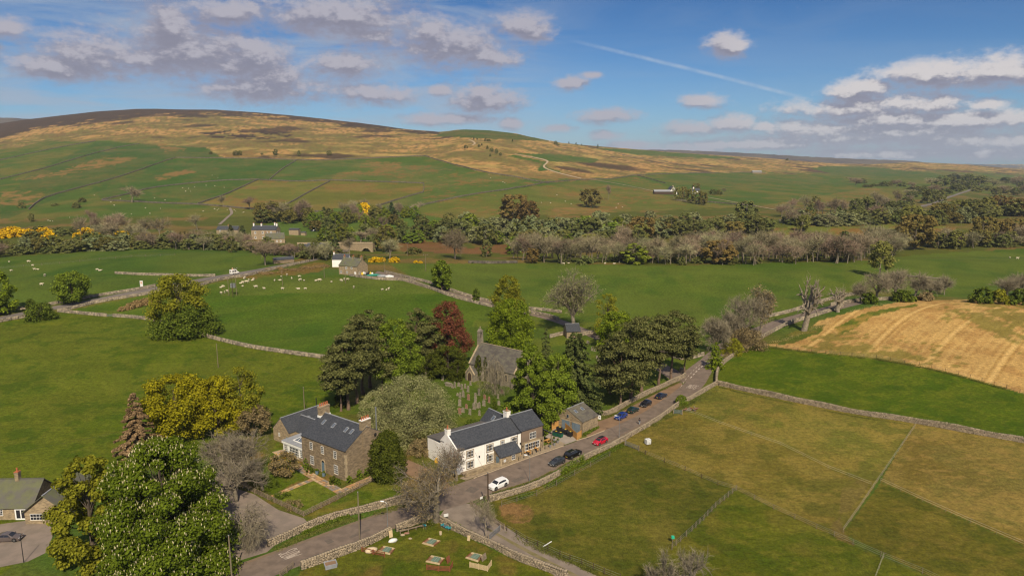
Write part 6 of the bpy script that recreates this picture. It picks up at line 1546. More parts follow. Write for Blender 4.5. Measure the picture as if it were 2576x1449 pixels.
# ------------------------------------------------------------------ quoits ground
def to(u, v, dz=.03): p = at(u, v); p.z += dz; return p
def quoit_pit(label, px, frame='pale_timber', cov='cover', red=True):
    """four corner pixels: boards round a clay bed with a hinged green cover over one half"""
    P = [to(*q) for q in px]; t = thing('quoits_pit', label, 'quoits pit', P[0], group='quoits pits')
    L = [q - P[0] for q in P]
    for i in (0, 2): g = MB(); g.beam(L[i] + Vector((0, 0, .06)), L[(i + 1) % 4] + Vector((0, 0, .06)), .42, .10); g.build('side_board', M[frame], t)
    for i in (1, 3): g = MB(); g.beam(L[i] + Vector((0, 0, .08)), L[(i + 1) % 4] + Vector((0, 0, .08)), .07, .2); g.build('end_board', M['red_timber'], t)
    g = MB(); g.poly([q + Vector((0, 0, .012)) for q in L]); g.build('clay_bed', M['dirt'], t)
    m = lambda f, s: L[0].lerp(L[1], f).lerp(L[3].lerp(L[2], f), s)
    g = MB(); g.poly([m(.30, .12) + Vector((0, 0, .12)), m(.80, .12) + Vector((0, 0, .12)), m(.80, .9) + Vector((0, 0, .16)), m(.30, .9) + Vector((0, 0, .16))], .12, (0, 0, 1)); c = g.build('cover', M[cov], t)
    g = MB(); g.beam(m(.55, .1) + Vector((0, 0, .27)), m(.55, .92) + Vector((0, 0, .29)), .06, .04); g.build('cover_strap', M['lead'], c)
c4 = lambda x, y: (650 + x * .2397, 1170 + y * .2397)
quoit_pit('quoits pit with a dark green cover nearest the roadside wall', [c4(1255, 905), c4(1385, 935), c4(1430, 880), c4(1310, 855)])
quoit_pit('quoits pit with a green cover in the middle of the quoits field', [c4(1722, 818), c4(1840, 850), c4(1905, 802), c4(1785, 770)])
quoit_pit('quoits pit with a pale green cover and a red fence below it', [c4(1760, 1010), c4(1905, 1040), c4(1950, 985), c4(1810, 955)])
quoit_pit('quoits pit with a green cover and an upright board at its right end', [c4(2178, 970), c4(2310, 1012), c4(2365, 955), c4(2235, 922)])
rail_fence('low brown rail fence in front of the pit with the cream tarpaulin', [c4(1088, 905), c4(1205, 935), c4(1325, 962)], 3, .9, 2.5, 'red_timber', group='short fences behind the quoits pits')
rail_fence('low red-brown rail fence bent at its right end below a quoits pit', [c4(1768, 1095), c4(1890, 1110), c4(2010, 1115), c4(2038, 1065)], 4, .95, 2.5, 'red_timber', group='short fences behind the quoits pits')
rail_fence('low pale rail fence bent at its right end below a quoits pit', [c4(2220, 1070), c4(2310, 1090), c4(2405, 1112), c4(2445, 1050)], 5, .95, 2.4, 'pale_timber', group='short fences behind the quoits pits')
def leaning_board(label, a, b, h, m, th=.06):
    A, B = to(*a), to(*b); o = MB(); d = B - A; n = Vector((-d.y, d.x, 0)).normalized()
    o.poly([Vector(), d, d + n * .25 + Vector((0, 0, h)), n * .25 + Vector((0, 0, h))], th, n); q = o.build('wooden_board', M[m]); q.location = A; tag(q, label, 'board')
leaning_board('tan board leaning on the roadside wall by the gap', c4(1375, 762), c4(1412, 752), 1.25, 'pale_timber'); leaning_board('tan board leaning on the track side wall', c4(2190, 790), c4(2218, 796), .9, 'pale_timber')
leaning_board('upright red-brown board at the pit with the pale green cover', c4(1985, 1036), c4(2018, 1005), 1.1, 'red_timber'); leaning_board('upright tan board at the right end of the right hand pit', c4(2350, 1015), c4(2398, 975), 1.0, 'old_timber')
A, B = to(*c4(1485, 722)), to(*c4(1735, 655)); t = thing('plank_bench', 'long plank bench built against the roadside wall', 'bench', A); d = B - A
for i in range(2): g = MB(); o_ = Vector((-d.y, d.x, 0)).normalized() * .2 * i; g.beam(o_ + Vector((0, 0, .5)), d + o_ + Vector((0, 0, .5)), .18, .06); g.build('bench_plank', M['old_timber'], t)
for f in (.02, .35, .68, .98): g = MB(); g.box(d.x * f - .07, d.y * f - .1, d.z * f, d.x * f + .07, d.y * f + .25, d.z * f + .47); g.build('bench_leg', M['old_timber'], t)
g = MB(); o_ = Vector((-d.y, d.x, 0)).normalized() * .42; g.beam(o_ + Vector((0, 0, .95)), d + o_ + Vector((0, 0, .95)), .05, .14); g.build('backrest', M['old_timber'], t)
def tub_chair(label, u, v, m, rz):
    t = thing('plastic_chair', label, 'chair', to(u, v), rz, 'plastic chairs in the quoits field')
    g = MB(); g.loft([[(-.25, -.25, .40), (.25, -.25, .40), (.22, .2, .36), (-.22, .2, .36)], [(-.27, -.26, .45), (.27, -.26, .45), (.24, .22, .41), (-.24, .22, .41)]]); g.build('seat', M[m], t)
    g = MB(); g.poly([(-.24, .2, .4), (.24, .2, .4), (.26, .34, .75), (.2, .38, .9), (-.2, .38, .9), (-.26, .34, .75)], .04, (0, 1, 0)); g.build('backrest', M[m], t)
    for x in (-.2, .2):
        for y in (-.2, .2): g = MB(); g.beam((x * 1.15, y * 1.2, 0), (x, y, .4), .035, .035); g.build('leg', M['metal'], t)
for x, y, m, l in ((1750, 652, 'turq', 'turquoise plastic chair at the end of the plank bench'), (1930, 648, 'turq', 'turquoise chair first in the row from the bare oak'), (1954, 662, 'blue_grey', 'grey-blue chair second in the row'), (1976, 674, 'turq', 'turquoise chair third in the row'), (2004, 682, 'turq', 'turquoise chair at the track end of the row')):
    tub_chair(l, *c4(x, y), m, R(210) if x > 1800 else R(150))
t = thing('bucket', 'cream bucket standing on the grass of the quoits field', 'bucket', to(*c4(1912, 728))); b = MB(); b.loft([[(q * math.cos(6.283 * i / 10), q * math.sin(6.283 * i / 10), z) for i in range(10)] for q, z in ((.22, 0), (.28, .6), (.25, .6), (.2, .1))]); b.build('pail', M['tarp'], t); b = MB(); b.beam((-.28, 0, .6), (.28, 0, .6), .02, .02); b.build('handle', M['red_timber'], t)
def lump(name, label, cat, u, v, sx, sy, sz, m, seed, rz=0):
    rs = np.random.RandomState(seed); b = MB(); n = 10
    rings = [[(sx * r * (1 + .25 * (rs.rand() - .5)) * math.cos(6.283 * i / n), sy * r * (1 + .25 * (rs.rand() - .5)) * math.sin(6.283 * i / n), sz * z * (1 + .2 * (rs.rand() - .5))) for i in range(n)] for r, z in ((.9, 0), (1, .3), (.85, .7), (.4, 1))]
    b.loft(rings); o = b.build(name, M[m], None, True); o.location = to(u, v); o.rotation_euler[2] = rz; return tag(o, label, cat)
lump('builders_bag', 'crumpled white sack lying by the roadside wall', 'sack', *c4(1413, 800), .95, .5, .55, 'plastic_white', 1, .5); lump('tarpaulin', 'cream tarpaulin heap behind the low brown fence', 'tarpaulin', *c4(1185, 905), 1.15, .8, .75, 'tarp', 2, .3)
lump('field_stone', 'small pale stone on the grass of the quoits field', 'stone', *c4(1593, 772), .35, .28, .2, 'sand_light', 3); lump('field_stone', 'pale stone beside the plank bench', 'stone', *c4(1515, 735), .45, .35, .25, 'sand_light', 4); lump('field_stone', 'flat pinkish stone below the plank bench', 'stone', *c4(1558, 716), .55, .35, .2, 'grave_red', 5)
p = to(*c4(758, 1065)); t = thing('planter_box', 'square weathered trough against the roadside wall', 'trough', p, R(25)); b = MB(); b.loft([[(-.95, -.7, 0), (.95, -.7, 0), (.95, .7, 0), (-.95, .7, 0)], [(-1.05, -.8, .75), (1.05, -.8, .75), (1.05, .8, .75), (-1.05, .8, .75)], [(-.9, -.65, .75), (.9, -.65, .75), (.9, .65, .75), (-.9, .65, .75)], [(-.9, -.65, .5), (.9, -.65, .5), (.9, .65, .5), (-.9, .65, .5)]]); b.build('trough', M['lead'], t); b = MB(); b.box(-.88, -.63, .5, .88, .63, .62); b.build('soil', M['dirt'], t)
t = thing('notice_board', 'small white notice on posts beside the bare oak', 'sign', to(*c4(1970, 570)), R(20)); b = MB(); b.box(-.45, -.03, .6, .45, .03, 1.2); b.build('notice', M['plastic_white'], t)
for x in (-.4, .4): b = MB(); b.box(x - .04, -.025, 0, x + .04, .025, .62); b.build('post', M['old_timber'], t)
t = thing('tall_sign', 'tall white roadside notice on the wall of the far road', 'sign', to(357, 727)); b = MB(); b.box(-.75, -.05, .6, .75, .05, 4.2); b.build('notice', M['plastic_white'], t); b = MB(); b.box(-.08, -.04, 0, .08, .04, .6); b.build('post', M['old_timber'], t); b = MB(); b.box(-.45, -.06, 2.7, .45, -.05, 3.6); b.build('printed_panel', mat('peach_sign', (.62, .36, .22)), t)
t = thing('mineral_bucket', 'bright green feed bucket on a fence post', 'bucket', at(1692, 1365)); b = MB(); b.box(-.26, -.22, .9, .26, .22, 1.35); b.build('tub', mat('mint_plastic', (.02, .42, .25)), t); b = MB(); b.tube((0, 0, 0), (0, 0, .9), .08, .08, 6); b.build('post', M['pole'], t)
b = MB(); b.beam((0, 0, .1), (1.6, 1.5, .25), .12, .12); o = b.build('white_pipe', M['plastic_white']); o.location = to(1366, 1376); tag(o, 'short white pipe lying in the paddock grass near the track', 'pipe')
# white tank, log pile
p = to(1629.5, 1117); t = thing('water_tank', 'white square water tank standing in the upper paddock', 'tank', p, R(20)); b = MB(); b.box(-.62, -.5, .14, .62, .5, 1.3); b.build('tank', M['plastic_white'], t); b = MB(); b.box(-.62, -.5, 0, .62, .5, .13); b.build('pallet', M['pole_dark'], t); b = MB()
for i in range(5): x = -.6 + i * .3; b.beam((x, -.53, .14), (x, -.53, 1.3), .03, .03)
for z in (.45, .8, 1.15): b.beam((-.65, -.53, z), (.65, -.53, z), .03, .03)
b.build('cage', M['metal'], t); b = MB(); b.tube((0, 0, 1.3), (0, 0, 1.38), .15, .15, 10); b.build('lid', M['metal'], t)
p0 = to(1737, 1033); t = thing('log_pile', 'heap of brown and grey logs beside the paddock wall', 'log pile', p0)
for i in range(26): rs = np.random.RandomState(i); b = MB(); c = Vector(((rs.rand() - .5) * 3.4, (rs.rand() - .5) * 1.4, .15 + rs.rand() * .55)); d = Vector((rs.rand() - .5, (rs.rand() - .5) * .8, (rs.rand() - .5) * .3)).normalized() * (.4 + .4 * rs.rand()); b.tube(c - d, c + d, .13, .11, 6); b.build('log', M['bark_grey' if i % 3 else 'red_timber'], t)
# painted markings: SLOW twice, junction dashes
def slow(u, v, fwd, wid, lng):
    """letters laid on the road; fwd = heading of the tops of the letters"""
    c = at(u, v); d = Vector((math.cos(fwd), math.sin(fwd), 0)); r = Vector((d.y, -d.x, 0)); b = MB()
    LET = {'S': [(.9, .8, .75, .97), (.75, .97, .25, .97), (.25, .97, .08, .82), (.08, .82, .12, .62), (.12, .62, .85, .40), (.85, .40, .92, .2), (.92, .2, .75, .03), (.75, .03, .25, .03), (.25, .03, .08, .18)], 'L': [(.15, 1, .15, 0), (.15, .03, .9, .03)],
           'O': [(.3, .97, .7, .97), (.7, .97, .92, .75), (.92, .75, .92, .25), (.92, .25, .7, .03), (.7, .03, .3, .03), (.3, .03, .08, .25), (.08, .25, .08, .75), (.08, .75, .3, .97)], 'W': [(.02, 1, .25, 0), (.25, 0, .5, .8), (.5, .8, .75, 0), (.75, 0, .98, 1)]}
    for ch, o0, ww in (('S', -2.0, .8), ('L', -1.05, .7), ('O', -.25, .85), ('W', .75, 1.25)):
        for x0, y0, x1, y1 in LET[ch]:
            P = [c + r * ((o0 + x * ww) * wid / 4) + d * ((y - .5) * lng) for x, y in ((x0, y0), (x1, y1))]
            e = (P[1] - P[0]).normalized(); along = abs(e.dot(d)); w_ = .10 if along > .5 else .22
            n = Vector((-e.y, e.x, 0)) * w_ / 2; P = [q + Vector((0, 0, gz(q.x, q.y) + .038 - q.z)) for q in P]
            b.poly([P[0] - n, P[1] - n, P[1] + n, P[0] + n])
    o = b.build('road_marking', M['paint'], road); return o
a1 = road_dir(640, 1410, 860, 1330)
slow(730, 1393, a1, 2.6, 3.3)
a2 = road_dir(1700, 1010, 1780, 945); slow(1742, 973, a2 + math.pi, 2.7, 4.0)
def dash(px, w=.13):
    b = MB()
    for a, c in px:
        A, B = at(*a), at(*c); e = (B - A).normalized(); n = Vector((-e.y, e.x, 0)) * w / 2
        b.poly([q + Vector((0, 0, .052)) + s for q, s in ((A, -n), (B, -n), (B, n), (A, n))])
    b.build('road_marking', M['paint'], road)
ln = [(1712, 975), (1722, 958), (1735, 942), (1748, 928), (1762, 916), (1778, 908)]
ln = smooth_px(ln, 2); dash([(ln[i], ln[i + 1]) for i in range(0, len(ln) - 1, 2)])
dash([((x + 7, y + 3), (x2 + 7, y2 + 3)) for (x, y), (x2, y2) in [(ln[i], ln[i + 1]) for i in range(8, len(ln) - 1, 2)]], .3)
# flagged garden paths: every flag is its own stone
def flag_path(label_px, width, seed):
    P = resample([at(*q) for q in label_px], .85); rs = np.random.RandomState(seed); me = []
    for i in range(6):
        b = MB(); w_ = .38 + .05 * rs.rand(); b.box(-w_, -.30, 0, w_, .30, .035 + .008 * i); me.append(b.mesh('paving_stone', FLAGM[i]))
    path = link('garden_path', bpy.data.meshes.new('garden_path'), kind='structure') if False else None
    n = max(1, int(width / .66)); first = None
    base = thing('garden_path', None, None, P[0]); base['kind'] = 'structure'
    for a, c in zip(P, P[1:]):
        d = (c - a); an = math.atan2(d.y, d.x); s = Vector((-math.sin(an), math.cos(an), 0))
        for k in range(n):
            q = (a + c) / 2 + s * ((k + .5) / n - .5) * width + Vector((math.cos(an), math.sin(an), 0)) * (rs.rand() - .5) * .1
            o = link('paving_stone', me[rs.randint(6)], base, (q.x - P[0].x, q.y - P[0].y, gz(q.x, q.y) + .012 - P[0].z), an + (rs.rand() - .5) * .04)
FLAGM = [mat('flag_%s' % n, c, tuple(x * .8 for x in c), 2, .9) for n, c in (('ochre', (.46, .29, .13)), ('tan', (.40, .28, .16)), ('buff', (.50, .36, .21)), ('grey', (.24, .205, .165)), ('brown', (.30, .20, .12)), ('rust', (.42, .24, .11)))]
flag_path([(742, 1170), (770, 1188), (800, 1206), (830, 1222), (858, 1238)], 2.0, 1); flag_path([(784, 1207), (735, 1227), (686, 1249)], 1.35, 2); flag_path([(858, 1236), (885, 1224), (915, 1211), (946, 1197)], 2.0, 3)
area('patio', [(684, 1137), (712, 1130), (722, 1142), (700, 1148)], M['paving'], .03)
# ------------------------------------------------------------------ low house at the left edge
def bungalow():
    t = thing('stone_bungalow', 'low stone bungalow with a mossy slate roof at the left edge', 'house', at(80, 1306), R(2))
    # main range runs to the left, front towards the camera
    g = MB(); gable_walls(g, -22, 0, 22, 8.5, 2.6, 6.3, .5); g.build('wall', M['barn_stone'], t)
    g, k = gable_roof(-22, 0, 22.4, 8.5, 2.6, 6.3, .5, over=.35); rr = g.build('roof', M['slate_moss'], t); k.build('ridge_tile', M['slate_moss'], rr)
    g = MB(); gable_walls(g, 0, -1.8, 11.5, 8.0, 2.6, 5.6, .5, 'y'); g.build('cross_wing_wall', M['barn_stone'], t)
    g, k = gable_roof(0, -2.2, 12.2, 8.0, 2.6, 5.8, .5, 'y', over=.3); rr = g.build('cross_wing_roof', M['slate_moss'], t); k.build('ridge_tile', M['lead'], rr)
    for s, w_ in ((-9.5, 1.4), (-5.8, 1.1)): window(t, ('f', 0), s, .9, w_, 1.3, 3, 3)
    g = MB(); fbox(g, wall_frame(('f', 0)), -3.0, -.8, 0, .05, 0, 2.2); d = g.build('patio_door', M['white'], t); g = MB(); fbox(g, wall_frame(('f', -.05)), -2.75, -2.0, 0, .01, .3, 2.0); fbox(g, wall_frame(('f', -.05)), -1.8, -1.05, 0, .01, .3, 2.0); g.build('pane', M['glass'], d)
    window(t, ('f', -1.8), 3.6, .8, 5.2, 1.3, 9, 2)
    chimney(t, -4.5, 4.25, 5.6, 7.9, .7, .9, 'sandstone', 1, 'x', 'terracotta')
    for x, y in ((-12, 2.0), (-8.2, 1.4), (-9.8, 2.6)): g = MB(); z = 2.6 + (6.3 - 2.6) / 4.25 * y; g.tube((x, y, z), (x, y, z + .9), .12, .12, 6); g.tube((x, y, z + .8), (x, y, z + 1.0), .2, .15, 6); g.build('roof_vent', M['lead'], t)
bungalow()
# ------------------------------------------------------------------ houses further off
def house(name, label, cat, u, v, ang, L, W, e, r, wm, rm, wins=(), chim=(), axis='x', off=(0, 0), cm='sand_light', doors=(), big=1.0):
    t = thing(name, label, cat, at(u, v), R(ang)); ox, oy = off
    g = MB(); gable_walls(g, ox, oy, L, W, e, r, .5, axis); g.v = [(x, y, z if z > 0 else -1.5) for x, y, z in g.v]; g.build('wall', M[wm], t)
    g, k = gable_roof(ox, oy, L, W, e, r, .5, axis, over=.3, th=.18); rf = g.build('roof', M[rm], t); k.build('ridge_tile', M['lead'], rf)
    for side, s, z, w_, h in wins: window(t, (side, {'f': oy, 'b': oy + W, 'l': ox, 'r': ox + L}[side] if axis == 'x' else {'f': oy, 'b': oy + L, 'l': ox, 'r': ox + W}[side]), s, z, w_, h, 2, 2, 'white', surround=None, fw=.12 * big, bar=.06)
    for side, s, z, w_, h, m in doors: g = MB(); fbox(g, wall_frame((side, {'f': oy, 'l': ox, 'r': ox + L, 'b': oy + W}[side])), s - w_ / 2, s + w_ / 2, 0, .05, z, z + h); g.build('door', M[m], t)
    for x, y, wx, wy, hgt in chim: chimney(t, x, y, r - 1.2, r + hgt, wx, wy, cm, 1, 'x', 'terracotta')
    return t
house('white_cottage', 'white cottage with a slate roof beside the stone cottage', 'cottage', 836, 672, -4, 9.5, 6.5, 4.6, 7.2, 'render_white', 'slate', [('f', 7.2, 2.6, 1.0, 1.3), ('f', 7.2, .6, 1.0, 1.2), ('l', 3.2, 2.2, .8, 1.6)], [(.4, 3.2, .7, .8, 1.4)], cm='render_white')
house('stone_cottage', 'tall stone cottage with stone slate roof above the lane', 'cottage', 853, 690, -26, 12.5, 9.5, 5.0, 8.6, 'barn_stone', 'slate_moss', [('f', 1.5, .8, 1.2, 1.4), ('f', 5.2, 3.2, 1.1, 1.3), ('f', 8.8, 3.4, 1.1, 1.3), ('f', 5.6, .8, 1.1, 1.3), ('r', 2.0, .6, 1.2, 1.2)], [(.5, 4.75, .8, 1.2, 1.2), (6.5, 4.75, .8, 1.2, 1.2), (12.0, 4.75, .8, 1.6, 1.4)], cm='sandstone', doors=(('f', 11.2, 0, 1.2, 2.1, 'white'),))
house('manor_house', 'large square stone house with four chimneys across the valley', 'house', 633, 603, -3, 22, 10, 8.4, 11.6, 'barn_stone', 'slate', [('f', x, z, 1.5, 2.3) for x in (3.6, 10.2, 13.8, 17.6) for z in (.6, 4.9)] + [('r', 3, 5, 1, 1.6), ('r', 7, 5, 1, 1.6)], [(.7, 5, .9, 1.5, 2.2), (7.5, 5, .9, 1.5, 2.0), (21.2, 5, .9, 1.5, 2.2), (18, 8.5, .9, 1.3, 2.4)], cm='render_white', big=2)
house('stone_house', 'long low stone house with white windows left of the manor house', 'house', 545, 590, -2, 20, 7.5, 4.3, 7.2, 'barn_stone', 'slate', [('f', 3.6, 2.6, 1.4, 1.5), ('f', 3.6, .3, 1.4, 1.6), ('f', 15.5, .6, 1.6, 1.6), ('f', 10, .6, 1.4, 1.5)], [(10, 3.75, .8, 1.2, 1.2)], cm='sandstone', big=2)
house('stone_outhouse', 'small square stone outhouse right of the manor house', 'outbuilding', 727, 591, -3, 9.0, 6, 4.6, 5.6, 'barn_stone', 'slate', [], []); house('garden_shed', 'tiny stone shed with a lean roof beside the outhouse', 'shed', 757, 592.5, -3, 4.2, 4, 2.6, 3.2, 'barn_stone', 'slate')
house('stone_cottage', 'grey stone cottage with a broad slate roof in front of the manor house', 'cottage', 670, 613, 24, 15, 9, 3.6, 7.8, 'barn_stone', 'slate_moss', [('f', 8.5, .8, 1.2, 1.6), ('f', 11.5, .8, 1.2, 1.6), ('r', 4, 1, 1.0, 1.4)], [(.6, 4.5, .9, 1.2, 1.3)], cm='sandstone', big=2)
house('bridge_cottage', 'small stone cottage with white windows below the bridge parapet', 'cottage', 746, 640, -14, 9.5, 7, 3.8, 6.4, 'barn_stone', 'slate', [('f', 2.5, 1, .9, 1.2), ('f', 5, 1, .9, 1.2), ('r', 3, 1.0, 1.0, 1.4)]); house('bridge_house', 'long dark slate roofed house behind the bridge cottage', 'house', 772, 638, 4, 17, 8, 3.4, 6.6, 'rubble', 'slate', [('f', 3, 1, .9, 1.2), ('f', 9, 1, .9, 1.2)]); house('bridge_shed', 'lean stone shed right of the bridge cottage', 'shed', 764, 646, -14, 7, 4.5, 2.4, 4, 'sandstone', 'slate', [('f', 5, .8, 1, 1)])
house('hearse_house', 'little stone hut with a patched slate roof beside the churchyard', 'hut', 1432, 851, 6, 5.4, 7.2, 2.6, 4.8, 'sandstone', 'slate', [('f', 1.2, 1.3, .5, .5)], [], off=(-1.0, 0))
house('farm_barn', 'long low barn with a blue-grey roof on the hillside', 'barn', 1646, 489, 0, 36, 12, 4.4, 7.2, 'pole_dark', 'lead', []); house('white_farmhouse', 'white gabled farmhouse behind the long barn', 'farmhouse', 1684, 490, 0, 26, 13, 5.2, 13.5, 'render_white', 'slate', [('f', 4, 2.5, 2, 3)], [(9, 16, 2, 2, 1.5)], 'y'); house('white_farm_cottage', 'white cottage with slate roof right of the hillside farm', 'cottage', 1737, 487, 0, 17, 10, 4.2, 8.6, 'render_white', 'slate', [('f', 4, 1.5, 1.5, 2)], [(6, 5, 2, 2, 2.5)], cm='render_white')
house('field_barn', 'grey stone field barn on the upper moor edge', 'barn', 1893, 436, 3, 30, 9, 4.5, 7.5, 'church_stone', 'lead', []); house('lambing_shed', 'open lean-to shed by the far road wall', 'shed', 690, 664, 30, 12, 4, 2.2, 3.4, 'rubble', 'slate')
def bridge():
    t = thing('stone_bridge', 'long stone arched bridge with a parapet across the wooded river', 'bridge', at(775, 640)); Yb = 575.0; mp_ = (Yb * CP + CAM_H * SP) / F_PX; A = Vector(((742 - 1288) * mp_, Yb + 6, 0)); B = Vector(((940 - 1288) * mp_, Yb - 4, 0)); A.z = B.z = CAM_H + Yb * slope_of(640); t.location = A; L = (B - A).to_2d().length; an = math.atan2(B.y - A.y, B.x - A.x); t.rotation_euler[2] = an
    zt = 9.0; f0, f1 = L * .835, L * .985; pts = [(0, 1.0), (f0, -3)]
    pts += [(f0 + (f1 - f0) * i / 12, 1.0 + 4.6 * math.sin(math.pi * i / 12)) for i in range(13)] + [(f1, -3), (L, -3), (L, zt + .3), (L * .45, zt - .4), (0, zt - 1.2)]
    g = MB(); g.poly([(x, 0, z) for x, z in pts], 7, (0, 1, 0)); g.build('masonry', M['sandstone'], t)
    g = MB(); n = 40
    for i in range(n): x0, x1 = L * i / n, L * (i + .92) / n; zz = lambda x: np.interp(x, [0, L * .45, L], [zt - 1.2, zt - .4, zt + .3]); g.poly([(x0, -.25, zz(x0)), (x1, -.25, zz(x1)), (x1, -.25, zz(x1) + 1.2), (x0, -.25, zz(x0) + 1.2)], .6, (0, 1, 0))
    g.build('parapet', M['sand_light'], t); g = MB()
    for i in range(12):
        a0, a1 = math.pi * i / 12, math.pi * (i + .9) / 12; P4 = lambda a, k: (f0 + (f1 - f0) * (1 - math.cos(a)) / 2 + (k - 1) * 3 * -math.cos(a), 1.0 + 4.6 * math.sin(a) * k)
        g.poly([(x, -.2, z) for x, z in (P4(a0, 1), P4(a1, 1), P4(a1, 1.16), P4(a0, 1.16))], .25, (0, 1, 0))
    g.build('arch_stones', M['sand_light'], t)
bridge()
t = thing('garden_table', 'pale round table and jumble of things on the cottage yard', 'garden table', at(935, 693)); b = MB(); b.tube((0, 0, .7), (0, 0, .76), .6, .6, 10); b.build('table_top', M['plastic_white'], t); b = MB(); b.tube((0, 0, 0), (0, 0, .7), .06, .06, 6); b.build('pedestal', M['metal'], t)
lump('netting_heap', 'turquoise netting heap in the cottage yard', 'netting', 940, 694, 4.2, 2.0, 1.0, 'teal', 7, .2); lump('white_sheet', 'white sheeted heap at the end of the cottage yard', 'sheet', 980, 698, 2.6, 1.3, 1.2, 'plastic_white', 8); lump('grey_sheet', 'grey sheeted heap beside the turquoise netting', 'sheet', 962, 696.5, 3.2, 1.4, 1.1, 'lead', 9)
for i in range(9): u = 903 + i * 4.2; c_ = ['black', 'navy', 'plate_y', 'plastic_white', 'lead'][i % 5]; lump('yard_sack', 'small sack standing in the row beside the stone cottage gable', 'sack', u, 691 + (i % 3) * .7, .7, .5, 1.5, c_, 20 + i)['group'] = 'row of sacks by the cottage'
o = lump('yellow_sack', 'bright yellow object by the shrubs left of the white pub', 'sack', 1098, 1165, .5, .4, 1.2, 'yellow', 31)
# ------------------------------------------------------------------ field walls
NW = [(1231, 1261), (1345, 1227), (1392, 1203), (1424, 1182), (1468, 1155), (1564, 1111), (1589, 1094), (1650, 1061), (1695, 1026), (1744, 1001), (1802, 967)]
stone_wall('long dry stone wall between the village road and the paddocks', NW, 1.05)
stone_wall('dry stone wall curving up behind the fir from the paddock corner', [(1802, 967), (1801, 952), (1806, 928), (1829, 906), (1865, 882), (1903, 862)], 1.25, copes=False)
stone_wall('dry stone wall along the foot of the pines and the lay-by', [(1504, 1041), (1526, 1045), (1556, 1032), (1596, 1007), (1654, 981), (1708, 956), (1724, 947), (1721, 939), (1712, 934)], 1.15, copes=True)
stone_wall('ivy-tufted dry stone wall below the farmhouse bank', [(674, 1375), (785, 1325), (866, 1297), (962, 1276), (1010, 1264), (1035, 1258)], 1.35)
stone_wall('dry stone wall between the road and the quoits field', [(757, 1431), (780, 1424), (842, 1402), (914, 1376), (983, 1340)], 1.35)
stone_wall('short dry stone wall behind the plank bench', [(996, 1336), (1057, 1313), (1090, 1300)], 1.3)
stone_wall('dry stone wall along the farm track side of the quoits field', [(1104, 1310), (1153, 1338), (1213, 1363), (1228, 1368), (1296, 1405), (1357, 1427), (1425, 1452)], 1.2)
stone_wall('grey dry stone wall along the top of the paddocks', [(1804, 968), (1870, 983), (2000, 1011), (2150, 1041), (2300, 1063), (2450, 1091), (2576, 1113), (2680, 1135)], 1.3, copes=False)
stone_wall('dry stone wall at the road junction behind the pines', [(1770, 895), (1740, 903), (1705, 905), (1660, 885), (1600, 870)], 1.3, .6, 'mid')
for lb, px in (('pale dry stone wall across the left field with a gap', [(148, 785), (207, 791), (268, 796.5)]), ('pale dry stone wall right of the gap running into the big sycamore', [(285, 797), (330, 800), (381, 806), (440, 822), (487, 836)]),
               ('long pale dry stone wall between the two near green fields', [(487, 836), (520, 849), (555, 858), (605, 870), (650, 879), (740, 892), (836, 905)]), ('dry stone wall at the left edge below the hawthorn', [(-60, 825), (0, 811), (40, 803), (78, 797)]),
               ('dry stone wall below the far road on the left', [(145, 785), (172, 780), (252, 760), (379, 740), (410, 734)]), ('dry stone wall above the far road on the left', [(-60, 792), (0, 782), (70, 778), (126, 768), (161, 762), (247, 746), (353, 729), (391, 721)]),
               ('dry stone wall below the road past the ice cream van', [(500, 722), (528, 711.5), (580, 700), (617, 696.5), (690, 679), (778, 658)]), ('short field wall above the far road', [(290, 689), (350, 692.5), (420, 694), (490, 696.5), (541, 695.5)]),
               ('dry stone wall of the stone cottage yard', [(880, 694.5), (915, 700), (957, 704.5), (1018, 706.5), (1045, 712)]), ('dry stone wall below the lane', [(1027, 707.5), (1064, 720), (1133, 747), (1195, 763), (1237, 773)]),
               ('dry stone wall above the lane', [(968, 686), (1027, 700.5), (1088, 715), (1140, 734.5), (1190, 750), (1237, 762)]), ('dry stone wall of the lane beyond the sycamore', [(1331, 779), (1376, 783), (1412, 788)]),
               ('lower dry stone wall of the lane beyond the sycamore', [(1331, 787), (1376, 796), (1405, 806)]), ('dry stone wall running up to the stone hut', [(1384, 850), (1400, 846), (1432, 839)]),
               ('dry stone wall on the right of the stone hut', [(1462, 845), (1490, 838), (1520, 846)])):
    stone_wall(lb, px, 1.3, .6, 'mid')
for lb, px in (('dry stone wall on the far side of the road beside the stubble', [(1905, 858), (1940, 838), (1990, 812), (2030, 803), (2075, 788), (2120, 772)]), ('dry stone wall in front of the pollard oaks', [(1925, 800), (1965, 792), (2000, 783), (2050, 765), (2110, 750), (2150, 742)]),
               ('low wall behind the dead oaks', [(2090, 770), (2160, 758), (2200, 757), (2280, 752)])):
    stone_wall(lb, px, 1.4, .6, 'mid')
